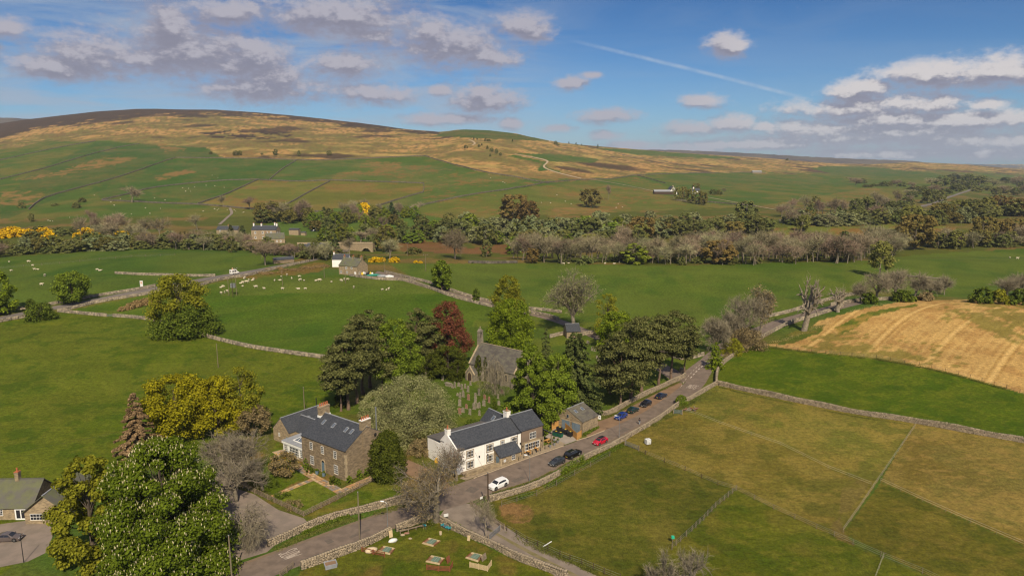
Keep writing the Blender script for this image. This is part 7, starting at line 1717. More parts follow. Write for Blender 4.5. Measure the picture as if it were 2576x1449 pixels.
HILL = [('topmost hillside wall at the left edge', [(-100, 415), (0, 404), (88, 384), (189, 363.5), (240, 356)]), ('thin pale wall through the upper left pasture', [(0, 452), (63, 437), (120, 422), (177, 404), (278, 375), (351, 362)]),
        ('long dark wall slanting across the left hillside', [(73, 527.5), (95, 508), (119, 495), (222, 467), (255, 459), (343, 432), (404, 409), (442, 397.5)]), ('head wall below the straw moor on the left', [(442, 397.5), (505, 398), (565, 399), (650, 399.5)]),
        ('wall along the top of the left sheep pasture', [(257, 503.6), (315, 491), (373, 474.5), (454, 464), (568, 454), (650, 452.5)]), ('wall along the foot of the left sheep pasture', [(257, 505), (330, 508), (404, 512), (497, 515), (560, 520), (618, 526), (700, 530)]),
        ('dark wall slanting up right of the sheep pasture', [(497, 514), (530, 503), (568, 490), (610, 471), (650, 452)]), ('short dark wall climbing to the moor', [(678, 453), (695, 438), (713, 424), (748, 402.6)]),
        ('head wall below the moor in the middle', [(650, 399.5), (700, 402), (801, 404), (928, 399.5), (1000, 395), (1066, 392.5)]), ('head wall falling to the right below the moor', [(1066, 392.5), (1130, 411), (1205, 431.6), (1300, 447), (1380, 462)]),
        ('wall along the top of the walled pasture', [(650, 453), (751, 458), (832, 454), (953, 458), (1066, 462)]), ('wall down the right end of the walled pasture', [(1066, 462), (1067, 474), (1064, 484.6)]), ('dark wall along the foot of the walled pasture', [(1064, 484.6), (1003, 502), (945, 521)]),
        ('dark wall dividing the pale pastures', [(829, 457), (776, 484.6), (741, 505), (711, 520)]), ('long lower wall rising to the right', [(1008, 530), (1104, 507), (1205, 487), (1300, 474.5), (1376, 459.5), (1464, 453)]),
        ('wall across the right hillside below the moor', [(1464, 453), (1540, 451), (1570, 446), (1603, 440.5), (1660, 439), (1729, 436.7), (1855, 434), (1925, 436)]), ('short wall falling towards the white farm', [(1603, 442), (1640, 452), (1674, 462)]), ('moor wall on the right skyline slope', [(1565, 390), (1653, 404), (1744, 420), (1790, 425)]),
        ('low wall in front of the manor house trees', [(650, 528), (720, 530), (800, 533), (870, 540), (905, 536)]), ('roadside wall on the far right', [(1700, 505), (1800, 510), (1900, 520)]), ('wall beside the far right road', [(1960, 556), (2080, 550), (2200, 540), (2330, 521)]), ('pale field wall left of the river wood', [(1180, 662), (1240, 664), (1300, 662)])]
for lb, px in HILL: stone_wall(lb, px, 1.8, .9, 'far', group='field walls on the hillside')

# ------------------------------------------------------------------ trees near the village
def L(label, key, kind, u, vb, vt, w, n, leaf, name='broadleaf_tree', **kw):
    p, h, W = px_size(u, vb, vt, w); kw.setdefault('nl', 46); kw['fine'] = True
    return make_leafy(name, label, p, h, W, key, kind, n=n, leaf=leaf, **kw)
def B(label, u, vb, vt, w, name='bare_tree', **kw):
    p, h, W = px_size(u, vb, vt, w); return make_bare(name, label, p, h, W, **kw)
L('huge dark green horse chestnut covered in cream flower candles', 'chestnut', 'dome', 425, 1425, 1112, 345, 42000, .245, 'horse_chestnut_tree', nl=110, base=.0, lobe=(.15, .27), depth=.86, flat=.75, extra=('flowers', 'candle', 3000, .24, .065))
L('tall yellow-olive tree left of the flowering chestnut', 'olive', 'egg', 238, 1425, 1150, 178, 14000, .30, nl=64, base=.05, lobe=(.16, .30), hole=.10, depth=.7)
make_conifer('dying brown spruce left of the yellow-green trees', *px_size(350, 1152, 985, 128), key='brownfir', name='spruce_tree', n=9000, leaf=.34, droop=.22, tiers=16, dens=8)
L('rounded yellow-green maple second from the brown spruce', 'yellow', 'round', 447, 1110, 948, 170, 9000, .30, base=.08)
L('bright yellow-green maple in the middle of its clump', 'yellow', 'egg', 548, 1100, 950, 125, 7000, .30, base=.08)
L('looser olive maple at the right of the yellow-green clump', 'olive', 'egg', 612, 1085, 925, 120, 6000, .26, base=.10, hole=.15, depth=.6)
L('grey-green half-leafed tree beside the slate barn gable', 'bud', 'round', 640, 1098, 1024, 86, 4200, .20, base=.12, hole=.1, depth=.6)
B('pale bare tree behind the others on the left of the garden', 568, 1198, 1090, 130, gnarl=.36, depth=5, tw=('twig', 1.0, .018, 2))
B('spreading bare tree above the garden fence', 617, 1225, 1085, 140, gnarl=.36, depth=5, tw=('twig', 1.0, .018, 2))
B('leaning bare tree over the gravel drive', 594, 1262, 1148, 150, gnarl=.4, depth=5, tw=('twig', 1.0, .018, 2))
B('drooping bare tree at the roadside end of the gravel drive', 622, 1385, 1265, 110, gnarl=.35, weep=.25, depth=5, tw=('twig', 1.0, .018, 2))
B('low bare orchard tree in front of the orangery', 662, 1232, 1155, 115, gnarl=.4, depth=5, tw=('twig', .7, .016, 2))
L('orange-brown shrubby tree at the orangery corner', 'bud', 'round', 716, 1197, 1140, 76, 4200, .16, 'shrub_tree', base=.10, depth=.55, hole=.1, extra=('blossom', 'gorse', 140, .09, .07))
L('dense dark green yew at the right end of the farmhouse', 'yew', 'egg', 976, 1206, 1088, 88, 13000, .22, 'yew_tree', nl=60, base=.0, lobe=(.26, .40), flat=1.25, depth=.86, up=.5)
L('broad grey-green willow mound behind the farmhouse lawn', 'willow', 'dome', 1032, 1098, 947, 238, 22000, .24, 'willow_tree', nl=85, base=.0, lobe=(.17, .28), depth=.82, asp=.5)
L('smaller grey-green willow at the left foot of the willow mound', 'willow', 'dome', 945, 1062, 985, 90, 5000, .24, 'willow_tree', base=.0, asp=.5)
B('large bare oak with brown buds at the road junction', 1097, 1312, 1146, 195, 'bare_oak_tree', bark='bark_grey', depth=6, gnarl=.36, fork=.24, spread=.72, nch=(2, 3), tw=('twig', .6, .014, 1), leaves=('bud', 5000, .09), r0=.55)
B('small purple-brown budding tree against the white pub gable', 1150, 1208, 1118, 100, 'budding_tree', depth=5, gnarl=.3, tw=('twig', .5, .014, 2), leaves=('purple', 650, .09), r0=.25, nch=(2, 3))
B('slender pale young tree by the track gate', 1222, 1354, 1262, 66, bark='bark_pale', depth=4, gnarl=.25, spread=.5, tw=('twig', .9, .016, 4), r0=.16, fork=.35)
B('bare tree rising at the bottom edge left of its pair', 1668, 1508, 1374, 74, bark='bark_grey', depth=4, spread=.5, gnarl=.4, tw=('twig', .9, .016, 3)); B('wider bare tree at the bottom edge right of its pair', 1738, 1505, 1372, 92, bark='bark_grey', depth=4, gnarl=.4, tw=('twig', .9, .016, 3)); B('low scrubby bare bush at the bottom edge of the paddock', 1632, 1490, 1420, 60, 'bare_shrub', depth=4, fork=.1, tw=('twig', .7, .02, 5))
# churchyard and pines
G1 = 'pines left of the church'
for u, vb, vt, w, f, l in ((858, 1034, 900, 100, .42, 'front left pine of the left group leaning low'), (877, 1030, 838, 112, .42, 'tall straight pine second in the left group'), (897, 1014, 834, 122, .44, 'dark pine third in the left group'), (914, 990, 796, 116, .42, 'pine with a pale trunk fourth in the left group'), (932, 975, 780, 106, .48, 'highest pine of the left group'), (962, 990, 872, 104, .40, 'low spreading pine nearest the willow mound')):
    make_pine(l, *px_size(u, vb, vt, w), first=f, group=G1)
L('yellowish green maple among the left pines', 'syc', 'egg', 1000, 985, 802, 125, 9000, .30, nl=60, base=.08, lobe=(.18, .32))
make_pine('dark blue-green pine behind the yellowish maple', *px_size(1050, 935, 776, 90), first=.25, group=G1); make_pine('dark pine left of the copper beech', *px_size(1078, 930, 792, 84), first=.2, group=G1)
L('red-brown copper beech above the dark yews', 'copper', 'egg', 1131, 920, 758, 112, 9000, .28, 'copper_beech_tree', nl=60, base=.06)
L('spreading dark yew left of the church porch', 'yew', 'dome', 1128, 945, 870, 105, 6000, .24, 'yew_tree', base=.02, flat=.6); L('dark yew beneath the copper beech', 'yew', 'dome', 1083, 948, 890, 80, 4500, .24, 'yew_tree', base=.02)
L('clipped egg-shaped yew beside the church door', 'yew', 'egg', 1152, 958, 905, 36, 3500, .16, 'yew_tree', base=.02, flat=1.3)
L('thin upright yew against the church wall', 'yew', 'column', 1204, 955, 893, 22, 1800, .15, 'yew_tree', base=.02, flat=1.6); L('second upright yew against the church wall', 'yew', 'column', 1221, 958, 897, 13, 1000, .15, 'yew_tree', base=.02, flat=1.6)
L('bright leafy sycamore behind the church roof', 'bright', 'egg', 1285, 888, 752, 116, 9500, .32, 'sycamore_tree', nl=60, base=.08)
L('narrow olive tree rising behind the bright sycamore', 'olive', 'egg', 1277, 805, 693, 84, 5000, .36, base=.05)
B('weeping bare ash in front of the church wall', 1246, 992, 888, 88, 'weeping_ash_tree', bark='bark_grey', depth=5, weep=.55, spread=.85, gnarl=.45, fork=.45, tw=('twig', 1.3, .018, 3), r0=.35)
L('full green maple in front of the church chancel', 'syc', 'spire', 1336, 1072, 868, 150, 14000, .30, 'maple_tree', nl=70, base=.03, lobe=(.16, .28), extra=('flowers', 'bright', 900, .2, .15))
L('olive-green tree right of the full maple', 'syc', 'egg', 1402, 1064, 890, 112, 8000, .28, base=.06); make_conifer('dark green cypress behind the bin enclosure', *px_size(1446, 1040, 834, 150), key='spruce', name='cypress_tree', n=12000, leaf=.36, tiers=20, dens=10, droop=.15, power=.5)
make_conifer('narrow dark spruce top behind the maple', *px_size(1372, 1000, 820, 74), key='spruce', name='spruce_tree', n=4000); make_conifer('small dark fir in front of the stone hut', *px_size(1436, 905, 838, 40), key='spruce', name='fir_tree', n=2600); make_conifer('bright green cone-shaped cypress behind the pub roof', *px_size(1243, 1058, 1000, 38), key='deep', name='cypress_tree', n=3600, leaf=.16, droop=-.3)
B('tall half-bare ash above the stone hut', 1442, 838, 674, 128, 'ash_tree', depth=5, tw=('twig', 1.0, .03, 3), leaves=('willow', 9000, .16), gnarl=.3, bark='bark_grey')
L('sparse olive tree right of the half-bare ash', 'olive', 'egg', 1525, 852, 738, 72, 2600, .26, base=.15, hole=.2, depth=.5); L('yellow-green tree behind the right pines', 'bright', 'egg', 1548, 880, 784, 100, 6500, .32, base=.05)
G2 = 'pines right of the church'
for u, vb, vt, w, f, l in ((1560, 1022, 868, 134, .25, 'front pine of the right group nearest the outbuilding'), (1586, 1008, 800, 134, .30, 'tall pine behind the blue car'), (1614, 985, 796, 122, .34, 'dark topped pine in the middle of the right group'), (1657, 975, 800, 126, .44, 'pine with a bare pale trunk above the lay-by'), (1689, 962, 785, 132, .42, 'highest pine at the right of its group'), (1535, 990, 850, 100, .2, 'pine at the left edge of the right group'), (1722, 945, 832, 82, .42, 'slim pine at the road end of its group')):
    make_pine(l, *px_size(u, vb, vt, w), first=f, group=G2, n=9500)
make_conifer('young bright fir at the bend of the road', *px_size(1799, 928, 858, 54), key='bright', name='fir_tree', n=3600, leaf=.24, droop=.2)
L('dark bush at the foot of the left pines', 'yew', 'dome', 858, 1022, 985, 38, 1600, .2, 'shrub', trunk=False, base=0)
L('olive shrub behind the pub gable', 'olive', 'dome', 1090, 1118, 1080, 60, 2200, .18, 'shrub', trunk=False, base=0); L('brown scrub between the willow and the pub', 'bud', 'dome', 1060, 1140, 1105, 70, 2600, .16, 'shrub', trunk=False, base=0)
L('bramble bush behind the pub flat roof', 'deep', 'dome', 1190, 1090, 1055, 60, 2000, .2, 'shrub', trunk=False, base=0)
L('low shrub growing on the road wall', 'syc', 'dome', 1714, 1018, 994, 34, 1500, .14, 'shrub', trunk=False, base=0)
for u, vb, vt, w, key, l in ((779, 1189, 1170, 22, 'deep', 'clipped hedge under the left ground floor window'), (838, 1214, 1197, 26, 'yew', 'clipped hedge under the right ground floor window'), (850, 1219, 1203, 20, 'deep', 'shrub at the farmhouse corner'), (880, 1214, 1196, 18, 'syc', 'leafy shrub at the gable foot'), (905, 1203, 1180, 20, 'syc', 'palm-like shrub by the gable path'), (925, 1196, 1176, 22, 'deep', 'tall shrub at the gable path end'), (769, 1180, 1152, 18, 'syc', 'climber left of the ground floor window'),
                             (705, 1252, 1238, 50, 'deep', 'low border shrub along the drive fence'), (735, 1275, 1262, 60, 'bud', 'dry border plants at the drive fence corner'), (650, 1215, 1195, 40, 'deep', 'dark laurel beneath the bare trees'), (690, 1225, 1205, 34, 'deep', 'dark shrub on the lawn edge')):
    L(l, key, 'dome', u, vb, vt, w, 700, .11, 'shrub', trunk=False, base=0, nl=16)
# along the far road, left and right
L('round isolated sycamore in the far left field', 'syc', 'round', 183, 766, 684, 82, 5200, .42, 'sycamore_tree', base=.10); L('leafy sycamore cut by the left edge', 'bright', 'egg', 0, 792, 680, 80, 5000, .45, 'sycamore_tree', base=.05)
L('hawthorn bush on the wall by the far road', 'deep', 'dome', 106, 803, 763, 78, 3200, .34, 'hawthorn_bush', base=0); L('small hawthorn left of the sycamore', 'deep', 'dome', 78, 778, 752, 26, 900, .3, 'hawthorn_bush', base=0)
L('great sycamore standing on the field wall', 'olive', 'egg', 455, 838, 690, 150, 10000, .40, 'sycamore_tree', nl=64, base=.22, depth=.6, lobe=(.18, .3)); L('lower fuller sycamore crown on the field wall', 'deep', 'dome', 470, 843, 765, 165, 8500, .42, 'sycamore_tree', nl=60, base=.05, flat=.7)
L('round sycamore by the lane bend', 'syc', 'egg', 1111, 730, 655, 54, 3000, .48, 'sycamore_tree', base=.12); L('small young tree beside the lane', 'deep', 'egg', 1198, 762, 725, 20, 800, .35, base=.1)
for u, vb, vt, w, l in ((1870, 862, 738, 112, 'grey bare ash by the road wall'), (1805, 890, 800, 76, 'bare twiggy tree beside the fir'), (1835, 872, 770, 60, 'thin bare tree behind the fir')): B(l, u, vb, vt, w, depth=5, tw=('twig', 1.3, .035, 4))
B('olive-tinged bare tree right of the grey ash', 1912, 845, 720, 74, depth=5, tw=('twig', 1.2, .035, 3), leaves=('bud', 2600, .25))
L('brown hedge scrub along the road wall', 'bud', 'dome', 1880, 876, 826, 110, 3800, .24, 'hedge', trunk=False, base=0); L('olive hedge scrub at the bend of the road', 'olive', 'dome', 1840, 890, 850, 60, 2200, .22, 'hedge', trunk=False, base=0)
B('gnarled pale dead oak left of its pair by the stubble field', 2022, 832, 693, 84, 'dead_oak_tree', bark='bark_pale', depth=4, gnarl=.62, fork=.18, tw=('twig', 1.8, .03, 1), r0=1.25, lead=.76, spread=.62, nch=(2, 2)); B('gnarled pale dead oak right of its pair by the stubble field', 2108, 785, 722, 62, 'dead_oak_tree', bark='bark_pale', depth=4, gnarl=.55, fork=.3, tw=('twig', 1.6, .03, 2), r0=.9, nch=(2, 2))
L('leafy oak with a pale trunk in the right hand pasture', 'far_olive', 'egg', 2212, 700, 605, 66, 2200, .6, 'oak_tree', base=.25, hole=.2, depth=.5, bark='bark_pale')
for i, (u, vb, vt, w) in enumerate([(2165, 762, 712, 50), (2205, 760, 690, 64), (2250, 756, 682, 78), (2300, 752, 690, 66), (2340, 746, 706, 48), (2375, 742, 700, 46), (2530, 748, 700, 60), (2570, 744, 694, 50)]): B('bare grey-brown tree in the row behind the stubble field', u, vb, vt, w, group='bare trees behind the stubble field', depth=4, tw=('twig', 2.2, .04, 9))
for u, vb, vt, w, key in ((2185, 764, 735, 40, 'deep'), (2270, 758, 730, 60, 'deep'), (2330, 756, 735, 40, 'bud'), (2470, 762, 722, 60, 'deep'), (2510, 764, 728, 50, 'olive'), (2560, 766, 726, 50, 'deep')): L('green bush in the row behind the stubble field', key, 'dome', u, vb, vt, w, 1300, .45, 'bush', trunk=False, base=0, nl=20, group='bushes behind the stubble field')
o = MB(); a_ = at(2325, 700); o.tube((-9, 0, 1.0), (8, -1, .5), .55, .35, 7).tube((2, 0, .8), (5, 2, 2.2), .2, .1, 5).tube((-4, 0, .9), (-2, 1.5, 2.5), .25, .1, 5); q = o.build('fallen_log', M['bark_grey'], None, True); q.location = a_; q.rotation_euler[2] = -.4; tag(q, 'fallen grey tree trunk lying in the right hand pasture', 'log')

# ------------------------------------------------------------------ shared prototypes for the wooded valley
def proto(kind, W, H, n, leaf, key, **kw):
    n = int(n * 2.2); leaf *= .6; _seed[0] += 1; V, F_, cen, rl = crown_np(_seed[0], H, W, kind, n=n, leaf=leaf, **kw)
    return V, F_, cen
FARM_ = {}
def fproto(nm, kind, key, W, H, n, leaf, **kw):
    lst = []
    for i in range(3):
        V, F_, cen = proto(kind, W, H, n, leaf, key, nl=40, lobe=(.15, .27), depth=.66, **kw)
        tr = limbs_np(cen, H, H * .024, .2, np.random.RandomState(i), n=3).mesh('trunk', M['bark_grey'], True)
        lst.append((mesh_np('crown', V, F_, LEAF[key]), tr, W, H))
    FARM_[nm] = lst
fproto('green', 'egg', 'far_green', 10, 11, 1300, .55, base=.08); fproto('willow', 'dome', 'far_willow', 11, 10, 1300, .55, base=.0); fproto('bright', 'egg', 'far_bright', 9, 11, 1100, .55, base=.08)
fproto('olive', 'round', 'far_olive', 11, 11, 1200, .55, base=.1); fproto('brown', 'round', 'far_brown', 14, 12, 1500, .62, base=.1); fproto('bush', 'dome', 'far_green', 7, 5, 700, .5, base=0.0); fproto('gorse', 'dome', 'gorse', 6, 3, 520, .42, base=0.0); fproto('bracken', 'dome', 'bracken', 7, 2, 900, .26, base=0.0)
lst = []
for i in range(3):
    _seed[0] += 1; b_ = MB(); V, F_, cen, rl = crown_np(_seed[0], 14, 6, 'cone', nl=24, n=900, leaf=.5, base=.06); b_.tube((0, 0, -.3), (0, 0, 13), .25, .04, 6); lst.append((mesh_np('crown', V, F_, LEAF['far_dark']), b_.mesh('trunk', M['bark']), 6, 14))
FARM_['conifer'] = lst
lst = []
for i in range(5):
    v, f, tp, td, rs = bare_np(300 + i, 12, 10, .32, depth=3, tw=False, fork=.34, nch=(3, 4))
    V, F_ = twigs_np(tp, td, rs, 2.4, .055, 13, .85); lst.append((mesh_np('crown', V, F_, LEAF['far_wood']), poly_mesh('trunk', v, f, M['bark_grey'], True), 10, 12))
FARM_['bare'] = lst
KN = {'green': ('broadleaf_tree', 'tree'), 'willow': ('willow_tree', 'tree'), 'bright': ('broadleaf_tree', 'tree'), 'olive': ('broadleaf_tree', 'tree'), 'brown': ('oak_tree', 'tree'), 'bush': ('bush', 'bush'), 'gorse': ('gorse_bush', 'bush'), 'bracken': ('bracken_clump', 'bracken'), 'conifer': ('conifer_tree', 'tree'), 'bare': ('bare_tree', 'tree')}
def far(kind, label, u, vb, vt, w, group):
    p, h, W = px_size(u, vb, vt, w); cr, tr, w0, h0 = random.choice(FARM_[kind])
    t = thing(KN[kind][0], label, KN[kind][1], p, random.random() * 6.28, group); t.scale = (W / w0, W / w0, h / h0)
    link('crown', cr, t)
    if kind not in ('bush', 'gorse', 'bracken'): link('trunk', tr, t)
    return t
def belt(n, kinds, label, group, u0, u1, base, hpx, wpx, dv=8, seed=0):
    """n trees along a base line given as (u, v) points"""
    rs = random.Random(seed); xs = [q[0] for q in base]; ys = [q[1] for q in base]; names = [k for k, c in kinds for _ in range(c)]
    for i in range(n):
        u = u0 + (u1 - u0) * (i + rs.random()) / n; v = float(np.interp(u, xs, ys)) - rs.random() * dv; k = rs.choice(names); h = rs.uniform(*hpx); w = rs.uniform(*wpx) * (1.15 if k == 'willow' else 1)
        if k == 'bush': h *= .55
        far(k, label[k] if isinstance(label, dict) else label, u, v, v - h, w, group)
GL = {'bare': 'bare grey-brown tree in the wood along the river', 'bush': 'green holly bush under the bare river wood'}
belt(46, [('bare', 1)], GL, 'bare trees of the river wood', 1290, 1700, [(1290, 662), (1500, 662), (1700, 668)], (34, 64), (36, 62), 14, 1)
belt(96, [('bare', 1)], GL, 'bare trees of the river wood', 1700, 2260, [(1700, 668), (1900, 668), (2130, 664), (2270, 646)], (38, 68), (38, 66), 24, 2)
far('brown', 'large orange-brown oak standing out of the bare river wood', 1808, 664, 604, 88, None); far('bright', 'bright yellow-green oak at the front of the bare river wood', 1598, 664, 612, 76, None); far('bush', 'rounded green bush at the front of the bare river wood', 1471, 664, 643, 44, None); far('bush', 'small green bush among the bare river trunks', 1716, 667, 646, 22, None)
far('brown', 'great spreading oak at the right end of the river wood', 2300, 628, 540, 112, None); far('olive', 'yellow-olive oak crown behind the great spreading oak', 2290, 590, 520, 70, None)
far('bare', 'pale bare tree with a forked trunk at the field edge', 1412, 664, 608, 58, None); far('bare', 'bare tree with an ivy trunk below the conifers', 1145, 652, 582, 62, None); far('brown', 'brown-budded round tree left of the river wood', 1340, 663, 624, 40, None)
belt(16, [('bush', 1)], GL, 'hollies under the river wood', 1330, 2240, [(1290, 662), (1500, 663), (1900, 668), (2260, 650)], (18, 40), (22, 40), 6, 40)
WL = {'willow': 'grey-green willow in the valley belt', 'green': 'green tree in the valley belt', 'bright': 'bright green tree in the valley belt', 'olive': 'olive tree in the valley belt', 'brown': 'brown leafed oak in the valley belt', 'bare': 'bare tree in the valley belt', 'bush': 'bush in the valley belt', 'conifer': 'dark conifer in the valley belt'}
belt(46, [('willow', 5), ('green', 3), ('bright', 1)], WL, 'trees of the valley belt', 1060, 1560, [(1060, 612), (1250, 616), (1420, 612), (1560, 606)], (32, 58), (44, 70), 26, 3)
belt(22, [('green', 3), ('olive', 2), ('bright', 2), ('willow', 2), ('bare', 2)], WL, 'trees of the valley belt', 1290, 1620, [(1290, 640), (1450, 640), (1620, 620)], (34, 54), (42, 64), 14, 4)
belt(40, [('willow', 4), ('green', 3), ('brown', 1), ('bush', 2)], WL, 'trees of the valley belt', 1520, 1930, [(1520, 600), (1700, 598), (1930, 596)], (28, 48), (42, 64), 22, 5)
far('brown', 'big brown leafed oak in front of the willow belt', 1612, 606, 545, 84, None); far('brown', 'rounded oak wood crown above the conifers on the left', 1290, 556, 490, 100, None); far('brown', 'oak crown beside the rounded oak on the green slope', 1325, 560, 505, 70, None); far('green', 'ivy-dark leaning tree above the willows on the right', 1876, 560, 505, 66, None)
far('olive', 'lone spreading oak on the green slope below the farm', 1486, 522, 475, 62, None)
RL = {k: v.replace('valley belt', 'hedge belt on the right') for k, v in WL.items()}
belt(46, [('bush', 4), ('green', 3), ('willow', 4), ('olive', 1), ('bare', 1)], RL, 'trees of the right hedge belt', 1980, 2320, [(1980, 570), (2150, 568), (2320, 560)], (24, 40), (34, 54), 10, 6)
belt(40, [('green', 5), ('olive', 2), ('brown', 1), ('bush', 2), ('willow', 4)], RL, 'trees of the right hedge belt', 2290, 2640, [(2290, 572), (2450, 560), (2640, 540)], (24, 46), (40, 62), 24, 7)
belt(26, [('bare', 3), ('bush', 3), ('green', 2), ('olive', 1)], RL, 'trees of the right hedge belt', 2330, 2640, [(2330, 630), (2460, 626), (2640, 618)], (26, 48), (36, 60), 12, 8)
far('brown', 'dark oak at the right edge above the bare scrub', 2470, 604, 546, 72, None); far('brown', 'red-brown oak at the far right edge', 2550, 606, 550, 80, None); far('olive', 'bushy oak on the grassy bank above the river wood', 2020, 582, 540, 46, None); far('bush', 'dark holly on the grassy bank above the river wood', 2125, 604, 582, 36, None); far('bush', 'dark holly bush right of the pale pole', 2183, 604, 582, 26, None)
belt(26, [('bare', 4), ('green', 2), ('bush', 2)], RL, 'trees along the far right road', 1960, 2300, [(1960, 552), (2100, 546), (2300, 520)], (22, 44), (24, 40), 14, 9)
belt(34, [('green', 4), ('bush', 4), ('bare', 2)], RL, 'trees along the far right road', 2280, 2640, [(2280, 505), (2400, 485), (2640, 500)], (14, 28), (24, 40), 26, 10)
belt(30, [('conifer', 1), ('bush', 3), ('green', 2)], RL, 'dark shelter belt on the far right', 2390, 2640, [(2390, 452), (2450, 462), (2640, 470)], (7, 15), (16, 28), 12, 11)
belt(16, [('bush', 2), ('bare', 2)], RL, 'scattered hillside scrub on the right', 2130, 2380, [(2130, 470), (2380, 492)], (10, 22), (20, 34), 18, 12)
far('green', 'pair of dark trees beside the far right road bend', 2335, 512, 476, 40, None); far('green', 'dark tree right of the far road bend', 2362, 508, 478, 34, None)
# trees round the manor house
ML = {k: v.replace('valley belt', 'wood round the manor house') for k, v in WL.items()}; ML['conifer'] = 'dark conifer in the wood round the manor house'
belt(20, [('bare', 3), ('green', 2), ('olive', 2)], ML, 'trees round the manor house', 465, 640, [(465, 630), (560, 634), (640, 638)], (26, 42), (30, 48), 12, 13)
belt(22, [('bare', 5), ('green', 2), ('bush', 2)], ML, 'trees round the manor house', 640, 860, [(640, 640), (750, 652), (860, 660)], (24, 44), (28, 44), 10, 14)
belt(14, [('olive', 3), ('bare', 2), ('green', 1)], ML, 'trees round the manor house', 660, 780, [(660, 560), (780, 566)], (30, 56), (36, 56), 8, 15)
belt(30, [('bright', 4), ('green', 3), ('olive', 3), ('bare', 2), ('conifer', 1)], ML, 'trees in the manor grounds', 770, 1010, [(770, 592), (900, 590), (1010, 588)], (22, 44), (24, 42), 42, 16)
belt(16, [('green', 3), ('bright', 3), ('bare', 2)], ML, 'trees in the manor grounds', 810, 1080, [(810, 614), (950, 612), (1080, 612)], (26, 46), (32, 50), 10, 17)
belt(16, [('bare', 3), ('bright', 2), ('olive', 2)], ML, 'trees in the manor grounds', 860, 1060, [(860, 545), (960, 548), (1060, 560)], (20, 38), (20, 34), 14, 18)
far('conifer', 'tall dark spruce in front of the stone bridge', 846, 650, 590, 32, None); far('bare', 'arching bare pine by the bridge arch', 880, 646, 602, 36, None); far('olive', 'broad olive tree right of the stone bridge', 972, 634, 568, 56, None); far('green', 'dark ivy tree at the right end of the bridge', 938, 632, 588, 34, None); far('gorse', 'golden flowering tree at the top of the manor grounds', 917, 548, 510, 44, None)
far('conifer', 'dark pine in front of the long stone house', 582, 604, 566, 30, None); far('conifer', 'second dark pine right of the long stone house', 612, 612, 568, 32, None); far('bush', 'purple leafed tree beside the golden tree', 938, 548, 528, 26, None); far('bare', 'lone round bare tree beside the far road', 668, 668, 612, 62, None); far('bush', 'bush behind the cottage roof', 905, 668, 640, 44, None); far('bare', 'bare twiggy tree right of the cottage', 980, 655, 605, 60, None)
far('bush', 'dark hollies below the red-brown bank', 1040, 640, 622, 46, None); far('green', 'small tree on the bank below the conifers', 1224, 646, 606, 34, None)
# hedge on the far left and gorse
HL = {k: v.replace('valley belt', 'thick hedge on the far left') for k, v in WL.items()}
belt(46, [('willow', 4), ('green', 2), ('bush', 3), ('bare', 1), ('olive', 1)], HL, 'bushes of the thick left hedge', -60, 440, [(-60, 652), (60, 642), (200, 634), (440, 626)], (22, 40), (40, 66), 14, 19)
belt(20, [('willow', 2), ('green', 2), ('bush', 2), ('bare', 2)], HL, 'bushes of the thick left hedge', 420, 640, [(420, 628), (640, 632)], (22, 40), (36, 56), 10, 20)
belt(8, [('bare', 1)], HL, 'bare trees above the left hedge', 200, 420, [(200, 606), (420, 612)], (34, 56), (34, 52), 18, 21)
for i, (u, v, w, h) in enumerate([(15, 592, 50, 18), (45, 596, 46, 20), (70, 590, 36, 14), (112, 592, 44, 20), (125, 600, 40, 18), (95, 585, 30, 12), (30, 580, 44, 10), (215, 588, 36, 16), (236, 594, 34, 18), (248, 602, 28, 16), (195, 600, 30, 14), (302, 596, 36, 14), (315, 592, 26, 12), (355, 598, 30, 14), (5, 600, 40, 16)]): far('gorse', 'golden yellow gorse bush on the left river bank', u, v, v - h, w, 'gorse bushes on the left bank')
for i, (u, v, w, h) in enumerate([(945, 659, 36, 12), (960, 658, 28, 10), (992, 659, 30, 12), (1046, 661, 14, 6), (1058, 662, 12, 5)]): far('gorse', 'orange gorse bush behind the lane by the cottage', u, v, v - h, w, 'gorse bushes by the lane')
belt(12, [('bush', 1)], HL, 'bushes of the thick left hedge', 60, 330, [(60, 600), (330, 606)], (22, 34), (36, 56), 20, 22)
for u, v, w, h, k, l in ((55, 524, 20, 16, 'bush', 'round thorn bush beside the long dark wall'), (138, 518, 20, 7, 'bush', 'flat thorn bush on the left slope'), (193, 524, 22, 16, 'bush', 'dark thorn bush left on the sheep slope'), (207, 509, 20, 12, 'bush', 'dark thorn bush right on the sheep slope'), (80, 558, 16, 22, 'green', 'small tree on the lower left slope'), (332, 510, 48, 38, 'bare', 'bare round tree on the pasture wall'), (228, 572, 26, 40, 'bare', 'slim bare tree on the lower left slope'), (300, 588, 60, 48, 'bare', 'wide bare tree above the left hedge'), (497, 578, 34, 36, 'bare', 'ivy-clad bare tree left of the manor house'), (563, 521, 24, 28, 'bare', 'thin bare tree on the pasture foot wall'), (630, 528, 30, 30, 'bare', 'bare tree above the manor house'), (660, 560, 44, 50, 'olive', 'tall tree behind the manor house')): far(k, l, u, v, v - h, w, None)
